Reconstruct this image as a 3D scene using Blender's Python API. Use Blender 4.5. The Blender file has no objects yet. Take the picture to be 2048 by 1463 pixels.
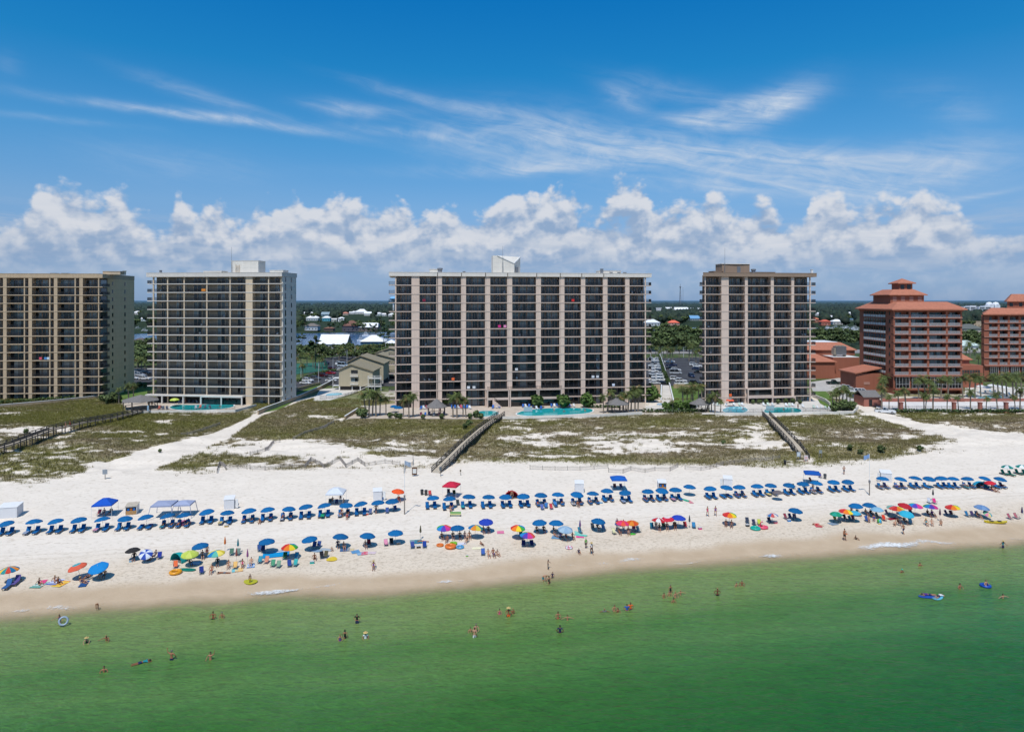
import bpy,bmesh,math,random
import numpy as np
from mathutils import Vector,Matrix,Quaternion
random.seed(7);RNG=np.random.default_rng(11)
SC=bpy.context.scene
COL=SC.collection
PI=math.pi
F=1365.0
HC=37.0
HZ=600.0
# ------------------ helpers
def lin(c):
 return tuple(((v/255.0)/12.92 if v/255.0<=0.04045 else((v/255.0+0.055)/1.055)**2.4)for v in c)
def proj(x,y,z):return 1024+F*x/y,HZ+F*(HC-z)/y
def onz(px,py,z):
 d=F*(HC-z)/(py-HZ)
 return((px-1024)*d/F,d)
class MB:
 """collects shapes that become ONE mesh"""
 def __init__(s):s.v=[];s.f=[];s.m=[];s.cur=0
 def add(s,vs,fs):
  n=len(s.v);s.v+=[tuple(p)for p in vs]
  for f in fs:s.f.append(tuple(i+n for i in f));s.m.append(s.cur)
  return s
 def box(s,x0,x1,y0,y1,z0,z1):
  return s.add([(x0,y0,z0),(x1,y0,z0),(x1,y1,z0),(x0,y1,z0),(x0,y0,z1),(x1,y0,z1),(x1,y1,z1),(x0,y1,z1)],[(3,2,1,0),(4,5,6,7),(0,1,5,4),(1,2,6,5),(2,3,7,6),(3,0,4,7)])
 def bar(s,p,q,w,h):
  p=Vector(p);q=Vector(q);d=(q-p).normalized()
  up=Vector((0,0,1))if abs(d.z)<0.95 else Vector((0,1,0))
  a=d.cross(up).normalized()*w/2;b=a.cross(d).normalized()*h/2
  vs=[p-a-b,p+a-b,p+a+b,p-a+b,q-a-b,q+a-b,q+a+b,q-a+b]
  return s.add(vs,[(0,1,2,3),(7,6,5,4),(1,0,4,5),(2,1,5,6),(3,2,6,7),(0,3,7,4)])
 def tube(s,p,q,r0,r1=None,n=6,caps=True):
  r1=r0 if r1 is None else r1
  p=Vector(p);q=Vector(q);d=(q-p).normalized()
  up=Vector((0,0,1))if abs(d.z)<0.95 else Vector((0,1,0))
  a=d.cross(up).normalized();b=a.cross(d).normalized()
  vs=[]
  for c,r in((p,r0),(q,r1)):
   for k in range(n):
    t=2*PI*k/n;vs.append(c+a*math.cos(t)*r+b*math.sin(t)*r)
  fs=[(k,(k+1)%n,n+(k+1)%n,n+k)for k in range(n)]
  if caps:fs+=[tuple(range(n-1,-1,-1)),tuple(range(n,2*n))]
  return s.add(vs,fs)
 def path(s,pts,rs,n=6):
  pts=[Vector(p)for p in pts];vs=[];fs=[]
  for i,p in enumerate(pts):
   d=(pts[min(i+1,len(pts)-1)]-pts[max(i-1,0)]).normalized()
   up=Vector((0,0,1))if abs(d.z)<0.9 else Vector((0,1,0))
   a=d.cross(up).normalized();b=a.cross(d).normalized()
   r=rs[i]if isinstance(rs,(list,tuple))else rs
   for k in range(n):
    t=2*PI*k/n;vs.append(p+a*math.cos(t)*r+b*math.sin(t)*r)
  for i in range(len(pts)-1):
   for k in range(n):
    fs.append((i*n+k,i*n+(k+1)%n,(i+1)*n+(k+1)%n,(i+1)*n+k))
  fs+=[tuple(range(n-1,-1,-1)),tuple(range((len(pts)-1)*n,len(pts)*n))]
  return s.add(vs,fs)
 def lathe(s,prof,n=12,c=(0,0,0),sx=1,sy=1):
  vs=[];fs=[]
  for r,z in prof:
   for k in range(n):
    t=2*PI*k/n;vs.append((c[0]+r*math.cos(t)*sx,c[1]+r*math.sin(t)*sy,c[2]+z))
  for i in range(len(prof)-1):
   for k in range(n):fs.append((i*n+k,i*n+(k+1)%n,(i+1)*n+(k+1)%n,(i+1)*n+k))
  return s.add(vs,fs)
 def prism(s,poly,z0,z1):
  n=len(poly)
  a=sum(poly[i][0]*poly[(i+1)%n][1]-poly[(i+1)%n][0]*poly[i][1]for i in range(n))
  if a<0:poly=poly[::-1]
  vs=[(x,y,z0)for x,y in poly]+[(x,y,z1)for x,y in poly]
  fs=[(i,(i+1)%n,n+(i+1)%n,n+i)for i in range(n)]+[tuple(range(n-1,-1,-1)),tuple(range(n,2*n))]
  return s.add(vs,fs)
 def extrude_x(s,prof,x0,x1):
  n=len(prof)
  vs=[(x0,y,z)for y,z in prof]+[(x1,y,z)for y,z in prof]
  fs=[(i,(i+1)%n,n+(i+1)%n,n+i)for i in range(n)]+[tuple(range(n-1,-1,-1)),tuple(range(n,2*n))]
  return s.add(vs,fs)
 def hip(s,x0,x1,y0,y1,z0,z1,o=0.6,t=0.35,flat=None,sk=0.0):
  """hipped roof with eaves board; flat = width share of a flat top"""
  x0-=o;x1+=o;y0-=o;y1+=o
  w=min(x1-x0,y1-y0)/2 if flat is None else flat
  s.prism([(x0,y0),(x1,y0),(x1,y1),(x0+sk,y1)],z0-t,z0)
  e=0.004;k=sk*w/max(y1-y0,.1)
  return s.add([(x0,y0,z0+e),(x1,y0,z0+e),(x1,y1,z0+e),(x0+sk,y1,z0+e),(x0+w+k,y0+w,z1),(x1-w,y0+w,z1),(x1-w,y1-w,z1),(x0+w+sk-k,y1-w,z1)],[(0,1,5,4),(1,2,6,5),(2,3,7,6),(3,0,4,7),(4,5,6,7)])
 def gable(s,x0,x1,y0,y1,z0,z1,o=0.5,t=0.15):
  ym=(y0+y1)/2
  k=(z1-z0)/(ym-y0)
  a=y0-o;b=y1+o;za=z0-o*k
  prof=[(a,za),(ym,z1),(b,za),(b,za+t),(ym,z1+t),(a,za+t)]
  return s.extrude_x(prof,x0-o,x1+o)
 def mesh(s,name,mats,smooth=False):
  me=bpy.data.meshes.new(name)
  me.from_pydata(s.v,[],s.f)
  mats=mats if isinstance(mats,(list,tuple))else[mats]
  for m in mats:me.materials.append(m)
  if any(s.m):me.polygons.foreach_set('material_index',s.m)
  if smooth:me.polygons.foreach_set('use_smooth',[True]*len(s.f))
  me.update()
  bm=bmesh.new();bm.from_mesh(me);bmesh.ops.recalc_face_normals(bm,faces=bm.faces[:]);bm.to_mesh(me);bm.free()
  return me
 def obj(s,name,mats,parent=None,smooth=False):
  return link(name,s.mesh(name,mats,smooth),parent)
def link(name,me,parent=None):
 o=bpy.data.objects.new(name,me);COL.objects.link(o)
 if parent is not None:o.parent=parent
 return o
def tag(o,label=None,cat=None,group=None,kind=None):
 if label:o['label']=label
 if cat:o['category']=cat
 if group:o['group']=group
 if kind:o['kind']=kind
 return o
KIDS={}
def thing(name,label,cat,loc=(0,0,0),rz=0.0,group=None,sc=1.0):
 o=bpy.data.objects.new(name,None);COL.objects.link(o)
 o.location=loc;o.rotation_euler=(0,0,rz);o.scale=(sc,)*3
 o.empty_display_size=0.2
 return tag(o,label,cat,group)
def setmat(o,m):
 o.material_slots[0].link='OBJECT';o.material_slots[0].material=m
def stamp(parts,name,label,cat,loc,rz=0.0,group=None,sc=1.0,mats=None,rot=None):
 """a thing made of copies of part prototypes: parts = [(part_name, mesh, [subparts])]; mats overrides by part name"""
 r=thing(name,label,cat,loc,rz,group,1.0)
 r.scale=(sc,)*3 if not isinstance(sc,(tuple,list))else sc
 if rot:r.rotation_euler=rot
 def put(p,par):
  o=link(p[0],p[1],par)
  if mats and p[0]in mats:setmat(o,mats[p[0]])
  for q in(p[2]if len(p)>2 else()):put(q,o)
 for p in parts:put(p,r)
 return r
ORDW=['first','second','third','fourth','fifth','sixth','seventh','eighth','ninth','tenth','eleventh','twelfth','thirteenth','fourteenth','fifteenth','sixteenth','seventeenth','eighteenth','nineteenth']
TENS={2:'twent',3:'thirt',4:'fort',5:'fift',6:'sixt',7:'sevent',8:'eight',9:'ninet'}
def ordinal(i):
 n=i+1
 if n<20:return ORDW[n-1]
 if n>=100:return('hundredth' if n==100 else 'hundred and '+ordinal(n-101))if n<200 else('two hundred and '+ordinal(n-201))
 return TENS[n//10]+('ieth' if n%10==0 else 'y-'+ORDW[n%10-1])
ORD={}
def order(key,o,template):
 ORD.setdefault(key,[]).append((o,template));return o
def finish_orders():
 bpy.context.view_layer.update()
 for key,rows in ORD.items():
  rows.sort(key=lambda r:r[0].location.x/max(r[0].location.y,1.0))
  for i,(o,t)in enumerate(rows):
   w=ordinal(i);o['ord']=w
   o['label']=t.format(w)if len(rows)>1 else t.format('only').replace(' from the left','')
 for rows in ORD.values():
  for o,t in rows:
   if 'ord' in o:del o['ord']
# ------------------ noise + terrain
_P=RNG.random((256,256))
def vnoise(x,y):
 x=np.asarray(x,dtype=float);y=np.asarray(y,dtype=float)
 xi=np.floor(x).astype(np.int64);yi=np.floor(y).astype(np.int64)
 fx=x-xi;fy=y-yi;fx=fx*fx*(3-2*fx);fy=fy*fy*(3-2*fy)
 a=_P[xi%256,yi%256];b=_P[(xi+1)%256,yi%256];c=_P[xi%256,(yi+1)%256];d=_P[(xi+1)%256,(yi+1)%256]
 return(a*(1-fx)+b*fx)*(1-fy)+(c*(1-fx)+d*fx)*fy
def fbm(x,y,o=4,g=0.5):
 t=0;a=1;s=0
 for i in range(o):
  t=t+a*vnoise(x*2**i+17.3*i,y*2**i-9.1*i);s+=a;a*=g
 return t/s
def sst(a,b,x):
 t=np.clip((np.asarray(x,float)-a)/(b-a),0,1);return t*t*(3-2*t)
def shore_s(x,y):
 x=np.asarray(x,float);y=np.asarray(y,float)
 return(y-(91.9+0.19*x))/1.018+(vnoise(x/15+40,y*0+3.3)-0.5)*2.6+(vnoise(x/5+4,y*0+8.3)-0.5)*0.8
def dune_edge(x):
 return np.interp(x,[-140,-100,-60,0,40,85,140],[52,50,56,51,43,41,46])
LAGOONS=[]
def lagoon_mask(x,y):
 m=0*np.asarray(x,float)
 for x0,x1,y0,y1 in LAGOONS:
  n=(vnoise(np.asarray(x)/60,np.asarray(y)/60)-0.5)*40
  k=sst(x0,x0+25,x+n)*(1-sst(x1-25,x1,x+n))*sst(y0,y0+14,y+n*0.15)*(1-sst(y1-60,y1,y+n))
  m=np.maximum(m,k)
 return m
LAGOONS+=[(-420,-55,512,800),(150,420,770,960)]
def height(x,y):
 x=np.asarray(x,float);y=np.asarray(y,float)
 s=shore_s(x,y)
 z=np.interp(s,[-60,-6,0,5,20,42,50,100,108,1e6],[-8,-0.6,0,0.5,1.15,1.8,2.2,3.0,3.2,3.2])
 e=dune_edge(x)
 m=sst(-2,9,s-e)*(1-sst(86,98,s))
 z=z+m*((fbm(x/17,y/9,3)-0.36)*2.3+(fbm(x/4.5+9,y/3.2,2)-0.5)*0.7)
 z=z-lagoon_mask(x,y)*5.0
 return z
def at(px,py,up=0.0):
 """the point of the terrain that the photo shows at px, py"""
 a=(px-1024)/F;b=(HZ-py)/F
 d=np.linspace(40,420,1900)
 g=HC+d*b-height(a*d,d)-up
 i=np.argmax(g<0)
 if g[i]>=0:
  return Vector((*onz(px,py,3.2),3.2+up))
 i=max(i,1)
 t=g[i-1]/(g[i-1]-g[i]);D=d[i-1]+t*(d[i]-d[i-1])
 return Vector((a*D,D,float(height(a*D,D))))
def on(x,y):return Vector((x,y,float(height(x,y))))
# ------------------ materials
MATS={}
def N(nt,t,**kw):
 n=nt.nodes.new(t)
 for k,v in kw.items():
  if k in('loc',):continue
  setattr(n,k,v)
 return n
def mat(name,col,rough=0.6,var=0.12,scale=3.0,metal=0.0,spec=0.5,bump=0.0,obj_var=0.0,alpha=None,detail=5):
 """plain surface: base colour broken up by noise, per-object variation, optional fine bump"""
 if name in MATS:return MATS[name]
 m=bpy.data.materials.new(name);m.use_nodes=True;nt=m.node_tree;L=nt.links
 b=nt.nodes['Principled BSDF']
 b.inputs['Roughness'].default_value=rough;b.inputs['Metallic'].default_value=metal
 b.inputs['Specular IOR Level'].default_value=spec
 tc=N(nt,'ShaderNodeTexCoord');no=N(nt,'ShaderNodeTexNoise');no.inputs['Scale'].default_value=scale;no.inputs['Detail'].default_value=detail
 L.new(tc.outputs['Object'],no.inputs['Vector'])
 mr=N(nt,'ShaderNodeMapRange');mr.inputs['From Min'].default_value=0.25;mr.inputs['From Max'].default_value=0.75
 mr.inputs['To Min'].default_value=1-var;mr.inputs['To Max'].default_value=1+var
 L.new(no.outputs['Fac'],mr.inputs['Value'])
 v=mr.outputs['Result']
 if obj_var:
  oi=N(nt,'ShaderNodeObjectInfo');m2=N(nt,'ShaderNodeMapRange');m2 .inputs['To Min'].default_value=1-obj_var;m2 .inputs['To Max'].default_value=1+obj_var
  L.new(oi.outputs['Random'],m2 .inputs['Value'])
  mu=N(nt,'ShaderNodeMath',operation='MULTIPLY');L.new(v,mu.inputs[0]);L.new(m2 .outputs['Result'],mu.inputs[1]);v=mu.outputs[0]
 vm=N(nt,'ShaderNodeVectorMath',operation='SCALE');vm.inputs[0].default_value=col[:3];L.new(v,vm.inputs['Scale'])
 L.new(vm.outputs[0],b.inputs['Base Color'])
 if bump:
  bp=N(nt,'ShaderNodeBump');bp.inputs['Strength'].default_value=bump;bp.inputs['Distance'].default_value=0.05
  L.new(no.outputs['Fac'],bp.inputs['Height']);L.new(bp.outputs[0],b.inputs['Normal'])
 if alpha is not None:b.inputs['Alpha'].default_value=alpha
 MATS[name]=m
 return m
def cmat(rgb,kind='cloth'):
 c=tuple(v*0.72 for v in lin(rgb))
 r={'cloth':0.85,'paint':0.35,'skin':0.6,'plastic':0.4,'hair':0.7}[kind]
 return mat('%s_%d_%d_%d'%((kind,)+tuple(rgb)),c,r,0.1,4.0,obj_var=0.14 if kind=='cloth' else 0.0,spec=0.3 if kind in('cloth','skin')else 0.5)
# ------------------ camera, sun
cam=bpy.data.cameras.new('camera');co=bpy.data.objects.new('camera',cam);COL.objects.link(co)
co.location=(0,0,HC);co.rotation_euler=(PI/2,0,0)
cam.sensor_width=36.0;cam.lens=36.0*F/2048.0
cam.shift_y=-(731.5-HZ)/2048.0
cam.clip_start=0.5;cam.clip_end=90000
SC.camera=co
SC.view_settings.view_transform='Standard';SC.view_settings.look='None';SC.view_settings.exposure=0;SC.view_settings.gamma=1
SC.cycles.max_bounces=5;SC.cycles.diffuse_bounces=2;SC.cycles.glossy_bounces=2;SC.cycles.transparent_max_bounces=8
SC.cycles.use_denoising=True;SC.cycles.use_adaptive_sampling=True;SC.cycles.adaptive_threshold=0.025
ELEV=math.radians(61);AZ=math.radians(14)
sd=Vector((-math.sin(AZ)*math.cos(ELEV),-math.cos(AZ)*math.cos(ELEV),math.sin(ELEV)))
sl=bpy.data.lights.new('sun','SUN');so=bpy.data.objects.new('sun',sl);COL.objects.link(so)
sl.energy=3.9;sl.angle=math.radians(0.5);sl.color=(1.0,0.96,0.9)
so.rotation_euler=sd.to_track_quat('Z','Y').to_euler();so.location=(0,-200,400)
# ------------------ sky: Nishita with procedural cirrus and cumulus, laid out by compass bearing and elevation
def build_world():
 w=bpy.data.worlds.new('World');SC.world=w;w.use_nodes=True
 nt=w.node_tree;L=nt.links;nt.nodes.clear()
 out=N(nt,'ShaderNodeOutputWorld');bg=N(nt,'ShaderNodeBackground');bg.inputs['Strength'].default_value=0.12
 L.new(bg.outputs[0],out.inputs[0])
 sky=N(nt,'ShaderNodeTexSky');sky.sky_type='NISHITA';sky.sun_disc=False
 sky.sun_elevation=ELEV;sky.sun_rotation=math.atan2(sd.x,sd.y)
 sky.altitude=0;sky.air_density=1.0;sky.dust_density=0.6;sky.ozone_density=2.0
 def M(op,a,b=None,c=None,clamp=False):
  n=N(nt,'ShaderNodeMath',operation=op);n.use_clamp=clamp
  for i,v in enumerate((a,b,c)):
   if v is None:continue
   if isinstance(v,(int,float)):n.inputs[i].default_value=v
   else:L.new(v,n.inputs[i])
  return n.outputs[0]
 def SS(v,a,b):
  n=N(nt,'ShaderNodeMapRange',interpolation_type='SMOOTHSTEP');n.inputs['From Min'].default_value=a;n.inputs['From Max'].default_value=b
  L.new(v,n.inputs['Value']);return n.outputs['Result']
 def XYZ(x,y,z=0.0):
  n=N(nt,'ShaderNodeCombineXYZ')
  for i,v in enumerate((x,y,z)):
   if isinstance(v,(int,float)):n.inputs[i].default_value=v
   else:L.new(v,n.inputs[i])
  return n.outputs[0]
 def NOI(vec,sc,det,ro=0.5,dist=0.0):
  n=N(nt,'ShaderNodeTexNoise');n.inputs['Scale'].default_value=sc;n.inputs['Detail'].default_value=det
  n.inputs['Roughness'].default_value=ro;n.inputs['Distortion'].default_value=dist
  L.new(vec,n.inputs['Vector']);return n.outputs['Fac']
 def MIX(f,a,b):
  n=N(nt,'ShaderNodeMix',data_type='RGBA');n.clamp_factor=True
  if isinstance(f,(int,float)):n.inputs[0].default_value=f
  else:L.new(f,n.inputs[0])
  for i,v in((6,a),(7,b)):
   if isinstance(v,tuple):n.inputs[i].default_value=(*v,1)
   else:L.new(v,n.inputs[i])
  return n.outputs[2]
 tc=N(nt,'ShaderNodeTexCoord');sp=N(nt,'ShaderNodeSeparateXYZ');L.new(tc.outputs['Generated'],sp.inputs[0])
 X,Y,Z=sp.outputs
 az=M('ARCTAN2',X,Y);hor=M('SQRT',M('ADD',M('MULTIPLY',X,X),M('MULTIPLY',Y,Y)));el=M('ARCTAN2',Z,hor)
 def AE(px,py):
  a=math.atan((px-1024)/F);return a,math.atan((HZ-py)/(F*math.sqrt(1+math.tan(a)**2)))
 ramp=N(nt,'ShaderNodeValToRGB');cr=ramp.color_ramp
 cr.elements[0].position=0.0;cr.elements[0].color=(0.414,0.626,1.19,1)
 cr.elements[1].position=1.0;cr.elements[1].color=(0.35,0.75,1.0,1)
 for p,c in((0.0585,(0.404,0.531,0.852)),(0.131,(0.483,0.702,0.937)),(0.216,(0.30,0.765,1.04)),(0.318,(0.08,0.72,1.07)),(0.42,(0.03,0.68,1.15)),(0.6,(0.2,0.7,1.05))):
  e=cr.elements.new(p);e.color=(*c,1)
 L.new(M('DIVIDE',el,1.0,clamp=True),ramp.inputs[0])
 mu=N(nt,'ShaderNodeMix',data_type='RGBA',blend_type='MULTIPLY');mu.inputs[0].default_value=1.0
 L.new(sky.outputs[0],mu.inputs[6]);L.new(ramp.outputs[0],mu.inputs[7])
 col=mu.outputs[2]
 K=1/0.12
 def C(r,g,b):return tuple(v*K for v in lin((r,g,b)))
 warp=NOI(XYZ(M('MULTIPLY',az,4.0),M('MULTIPLY',el,9.0),3.1),1.0,3)
 az2=M('ADD',az,M('MULTIPLY',M('SUBTRACT',warp,0.5),0.05));el2=M('ADD',el,M('MULTIPLY',M('SUBTRACT',warp,0.5),0.03))
 wisp=NOI(XYZ(M('ADD',M('MULTIPLY',az2,9.0),M('MULTIPLY',el2,16.0)),M('ADD',M('MULTIPLY',el2,62.0),M('MULTIPLY',az2,11.0)),0.0),1.0,8,0.62,0.6)
 wisp2=NOI(XYZ(M('MULTIPLY',az2,16.0),M('MULTIPLY',el2,34.0),7.0),1.0,8,0.65,0.9)
 tot=None
 for px,py,ln,wd,ang,st in((400,195,80,8,13,.42),(360,234,150,4.5,2,.8),(110,236,90,3,0,.25),(660,265,90,5,10,.22),(690,222,60,7,3,.6),(900,212,130,7,10,.5),(820,268,110,5,4,.45),(1010,288,150,24,6,.6),(1200,300,200,32,10,.55),(1400,320,190,17,14,.8),(1540,350,110,20,10,.85),(1150,332,230,7,-2,.7),(1480,222,85,14,-8,.95),(1555,205,60,16,-20,.85),(1400,238,60,8,10,.6),(1250,198,40,9,16,.6),(1350,180,100,12,12,.3),(1520,372,130,12,3,.8),(1620,310,120,12,12,.55),(1700,340,80,14,6,.55),(1780,365,110,17,-3,.95),(1840,330,90,11,3,.8),(1910,290,70,10,6,.4),(1960,388,40,3,-6,.7),(1690,350,60,14,5,.5),(350,325,120,20,3,.22),(480,245,90,5,4,.6),(1880,195,60,18,20,.16),(1930,235,30,10,10,.25),(10,130,16,12,0,.12)):
  a,e=AE(px,py);c,s=math.cos(math.radians(-ang)),math.sin(math.radians(-ang))
  dx=M('SUBTRACT',az2,a);dy=M('SUBTRACT',el2,e)
  wd=wd*1.35;st=st*1.12;u=M('ADD',M('MULTIPLY',dx,c*F/ln),M('MULTIPLY',dy,s*F/ln));v=M('ADD',M('MULTIPLY',dx,-s*F/wd),M('MULTIPLY',dy,c*F/wd))
  g=M('MULTIPLY',M('EXPONENT',M('MULTIPLY',M('ADD',M('MULTIPLY',u,u),M('MULTIPLY',v,v)),-0.7)),st)
  tot=g if tot is None else M('ADD',tot,g)
 ci=M('ADD',M('ADD',0.10,M('MULTIPLY',SS(wisp,0.28,0.80),0.62)),M('MULTIPLY',SS(wisp2,0.32,0.8),0.50))
 ci=M('MULTIPLY',M('MINIMUM',tot,1.15),ci)
 ci=M('MULTIPLY',ci,0.92,clamp=True)
 col=MIX(ci,col,C(190,206,226))
 fc=N(nt,'ShaderNodeFloatCurve');cu=fc.mapping.curves[0]
 prof=[(-200,395),(0,440),(60,420),(95,362),(150,378),(200,408),(235,385),(270,415),(330,430),(365,372),(385,415),(420,400),(480,432),(520,392),(560,392),(598,372),(620,402),(660,392),(700,376),(735,402),(800,400),(850,425),(895,410),(940,428),(1010,402),(1040,384),(1080,402),(1100,356),(1150,378),(1190,410),(1230,378),(1260,354),(1300,374),(1340,402),(1400,400),(1430,378),(1470,400),(1520,390),(1555,420),(1600,446),(1630,394),(1680,388),(1700,420),(1760,400),(1830,388),(1890,374),(1930,420),(1990,468),(2048,465),(2250,430)]
 pts=[]
 for px,py in prof:
  a,e=AE(px,py+9);pts.append(((a+0.9)/1.8,e/0.30))
 while len(cu.points)<len(pts):cu.points.new(0.5,0.5)
 for p,q in zip(cu.points,sorted(pts)):p.location=q;p.handle_type='AUTO'
 fc.mapping.update()
 L.new(M('DIVIDE',M('ADD',az,0.9),1.8,clamp=True),fc.inputs['Value'])
 top=M('MULTIPLY',fc.outputs[0],0.30)
 def puff(du,dv):
  v=XYZ(M('MULTIPLY',M('ADD',az,du),12.8),M('MULTIPLY',M('ADD',el,dv),16.5),1.7)
  n1=NOI(v,1.0,10,0.57,0.3)
  n2=N(nt,'ShaderNodeTexVoronoi',feature='F1',voronoi_dimensions='2D');n2 .inputs['Scale'].default_value=2.3;n2 .inputs['Detail'].default_value=2.5;n2 .inputs['Roughness'].default_value=0.55
  n2 .normalize=True
  L.new(v,n2 .inputs['Vector'])
  return M('ADD',M('MULTIPLY',n1,0.95),M('MULTIPLY',M('SUBTRACT',0.55,n2 .outputs['Distance']),0.55))
 p0=puff(0,0);p1=puff(0.004,0.016)
 big=NOI(XYZ(M('MULTIPLY',az,7.0),M('MULTIPLY',el,16.0),5.5),1.0,4,0.5)
 depth=M('SUBTRACT',top,el)
 field=M('ADD',M('SUBTRACT',p0,0.525),M('MINIMUM',M('MULTIPLY',depth,9.0),0.42))
 field=M('ADD',field,M('MULTIPLY',M('SUBTRACT',big,0.5),M('MULTIPLY',SS(depth,0.0,0.05),1.7)))
 a_cu=SS(field,0.0,0.20)
 fade=SS(el,0.015,0.085)
 a_cu=M('MULTIPLY',a_cu,M('ADD',0.18,M('MULTIPLY',fade,0.66)))
 lit=M('ADD',M('MULTIPLY',M('SUBTRACT',p0,p1),3.0),0.5)
 lit=M('ADD',lit,M('MULTIPLY',M('SUBTRACT',big,0.52),0.9))
 lit=M('ADD',lit,M('MULTIPLY',SS(depth,0.07,0.0),0.28))
 lit=M('SUBTRACT',lit,M('MULTIPLY',SS(el,0.09,0.02),0.22))
 lit=SS(lit,0.02,1.08)
 cc=MIX(lit,C(146,168,198),C(224,224,227))
 col=MIX(a_cu,col,cc)
 low=NOI(XYZ(M('MULTIPLY',az,11.0),M('MULTIPLY',el,52.0),2.2),1.0,8,0.6,0.5)
 lowm=M('MULTIPLY',M('MULTIPLY',SS(low,0.42,0.70),SS(el,0.012,0.04)),M('MULTIPLY',SS(el,0.135,0.075),0.62))
 col=MIX(lowm,col,C(178,192,212))
 hz=M('MULTIPLY',SS(el,0.08,0.0),0.35)
 col=MIX(hz,col,C(136,166,203))
 L.new(col,bg.inputs['Color'])
 w.cycles.sampling_method='MANUAL';w.cycles.sample_map_resolution=256
build_world()
# ------------------ ground
PATCH=[(60,812,190,12,.45,.3),(180,818,80,12,.5,.4),(40,838,120,8,.3,.2),(640,835,120,24,.25,.1),(1990,838,90,8,.35,.1),(1250,868,300,26,.10,-.05),(120,840,190,18,.45,.3),(260,835,60,20,.5,.35),(380,855,130,14,.5,.2),(440,838,110,10,.5,.3),(90,858,120,8,-.35,0),(330,844,80,6,-.6,0),(110,826,100,3.5,-.4,0),(230,885,200,12,.28,-.1),(80,925,160,30,.12,.15),(330,915,110,9,.42,.25),(380,932,70,8,.38,.3),(520,800,40,14,.3,.4),(620,800,90,22,.5,.25),(760,860,220,14,.6,.3),(560,850,110,16,.4,-.05),(580,833,40,5,-.5,0),(650,834,40,5,-.5,0),(620,895,200,16,-.42,-.2),(760,890,70,8,.35,.1),(800,905,120,6,.3,.1),(740,920,200,10,-.4,-.1),(560,918,110,6,.3,.0),(660,872,120,6,.3,.1),(900,840,90,12,.45,.35),(940,870,40,16,.3,.2),(870,905,60,14,.15,-.1),(990,905,70,24,.35,.1),(1080,838,90,8,.18,.1),(1300,845,180,10,.34,.1),(1230,855,80,9,.3,.05),(1400,838,130,6,.2,.05),(1130,870,110,10,-.12,-.1),(1300,880,200,12,-.14,-.15),(1250,900,240,9,-.10,-.2),(1050,885,60,12,-.1,-.1),(1420,905,160,10,.36,-.25),(1260,922,210,8,.5,.35),(1510,915,90,14,.4,.2),(1100,918,140,8,.2,.1),(1515,868,30,25,-.35,0),(1570,850,40,14,.1,.2),(1660,842,90,10,.32,.2),(1750,850,90,12,.25,.15),(1740,868,190,10,.08,-.3),(1700,880,160,8,.3,-.5),(1640,898,90,12,.2,.1),(1760,905,110,16,.4,.2),(1900,890,70,18,-.02,.15),(1880,838,140,8,.3,.1),(1960,850,120,10,.14,-.45),(2020,858,60,9,.10,-.45),(1900,845,60,6,-.1,-.3),(2030,845,80,8,0,-.3),(1990,890,90,22,-.5,0),(2048,900,60,20,-.6,0),(30,970,120,10,-.1,0),(300,950,140,10,-.25,0)]
PATHS=[([(190,975),(230,945),(330,905),(440,872),(490,845),(520,828),(600,800),(700,780)],[20,17,14,7,4,3,2,1.5]),([(1712,806),(1760,830),(1830,850),(1920,866),(2060,886)],[5,5,6,10,14])]
def px_cover(x,y,z):
 px,py=proj(x,y,z)
 c=np.full_like(x,0.58);g=np.full_like(x,0.5)
 for a,b,rx,ry,dc,dg in PATCH:
  k=np.exp(-((px-a)/rx)**2-((py-b)/ry)**2);c+=dc*k;g+=dg*k
 for pts,ws in PATHS:
  best=np.full_like(x,9.0)
  for(a,b),(c2,d2),w0,w1 in zip(pts[:-1],pts[1:],ws[:-1],ws[1:]):
   t=np.clip(((px-a)*(c2-a)+(py-b)*(d2-b)*9)/((c2-a)**2+9*(d2-b)**2),0,1)
   dd=np.hypot((px-a-t*(c2-a))*0.35,py-b-t*(d2-b))/(w0+t*(w1-w0))
   best=np.minimum(best,dd)
  c-=1.4*(1-sst(0.7,1.25,best))
 return c,g
def veg(x,y,z):
 """(cover 0..1, green 0..1) of the dune field"""
 s=shore_s(x,y);e=dune_edge(x)+(vnoise(x/9,y/9)-0.5)*7
 zone=sst(-1,5,s-e)
 c,g=px_cover(x,y,z)
 n=fbm(x/7,y/3.2,4,0.55)*0.62+fbm(x/1.5+31,y/0.9,2)*0.38
 n=0.5+(n-0.5)*2.1
 cov=sst(0.36,0.66,n+(c-0.52)*1.0)*zone
 gr=np.clip(g+(fbm(x/11+5,y/6,3)-0.5)*1.5,0,1)
 return cov,gr
def axis_geo(a,b,step,mul,end):
 v=[b];d=step
 while v[-1]<end:d*=mul;v.append(v[-1]+d)
 return v
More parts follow.
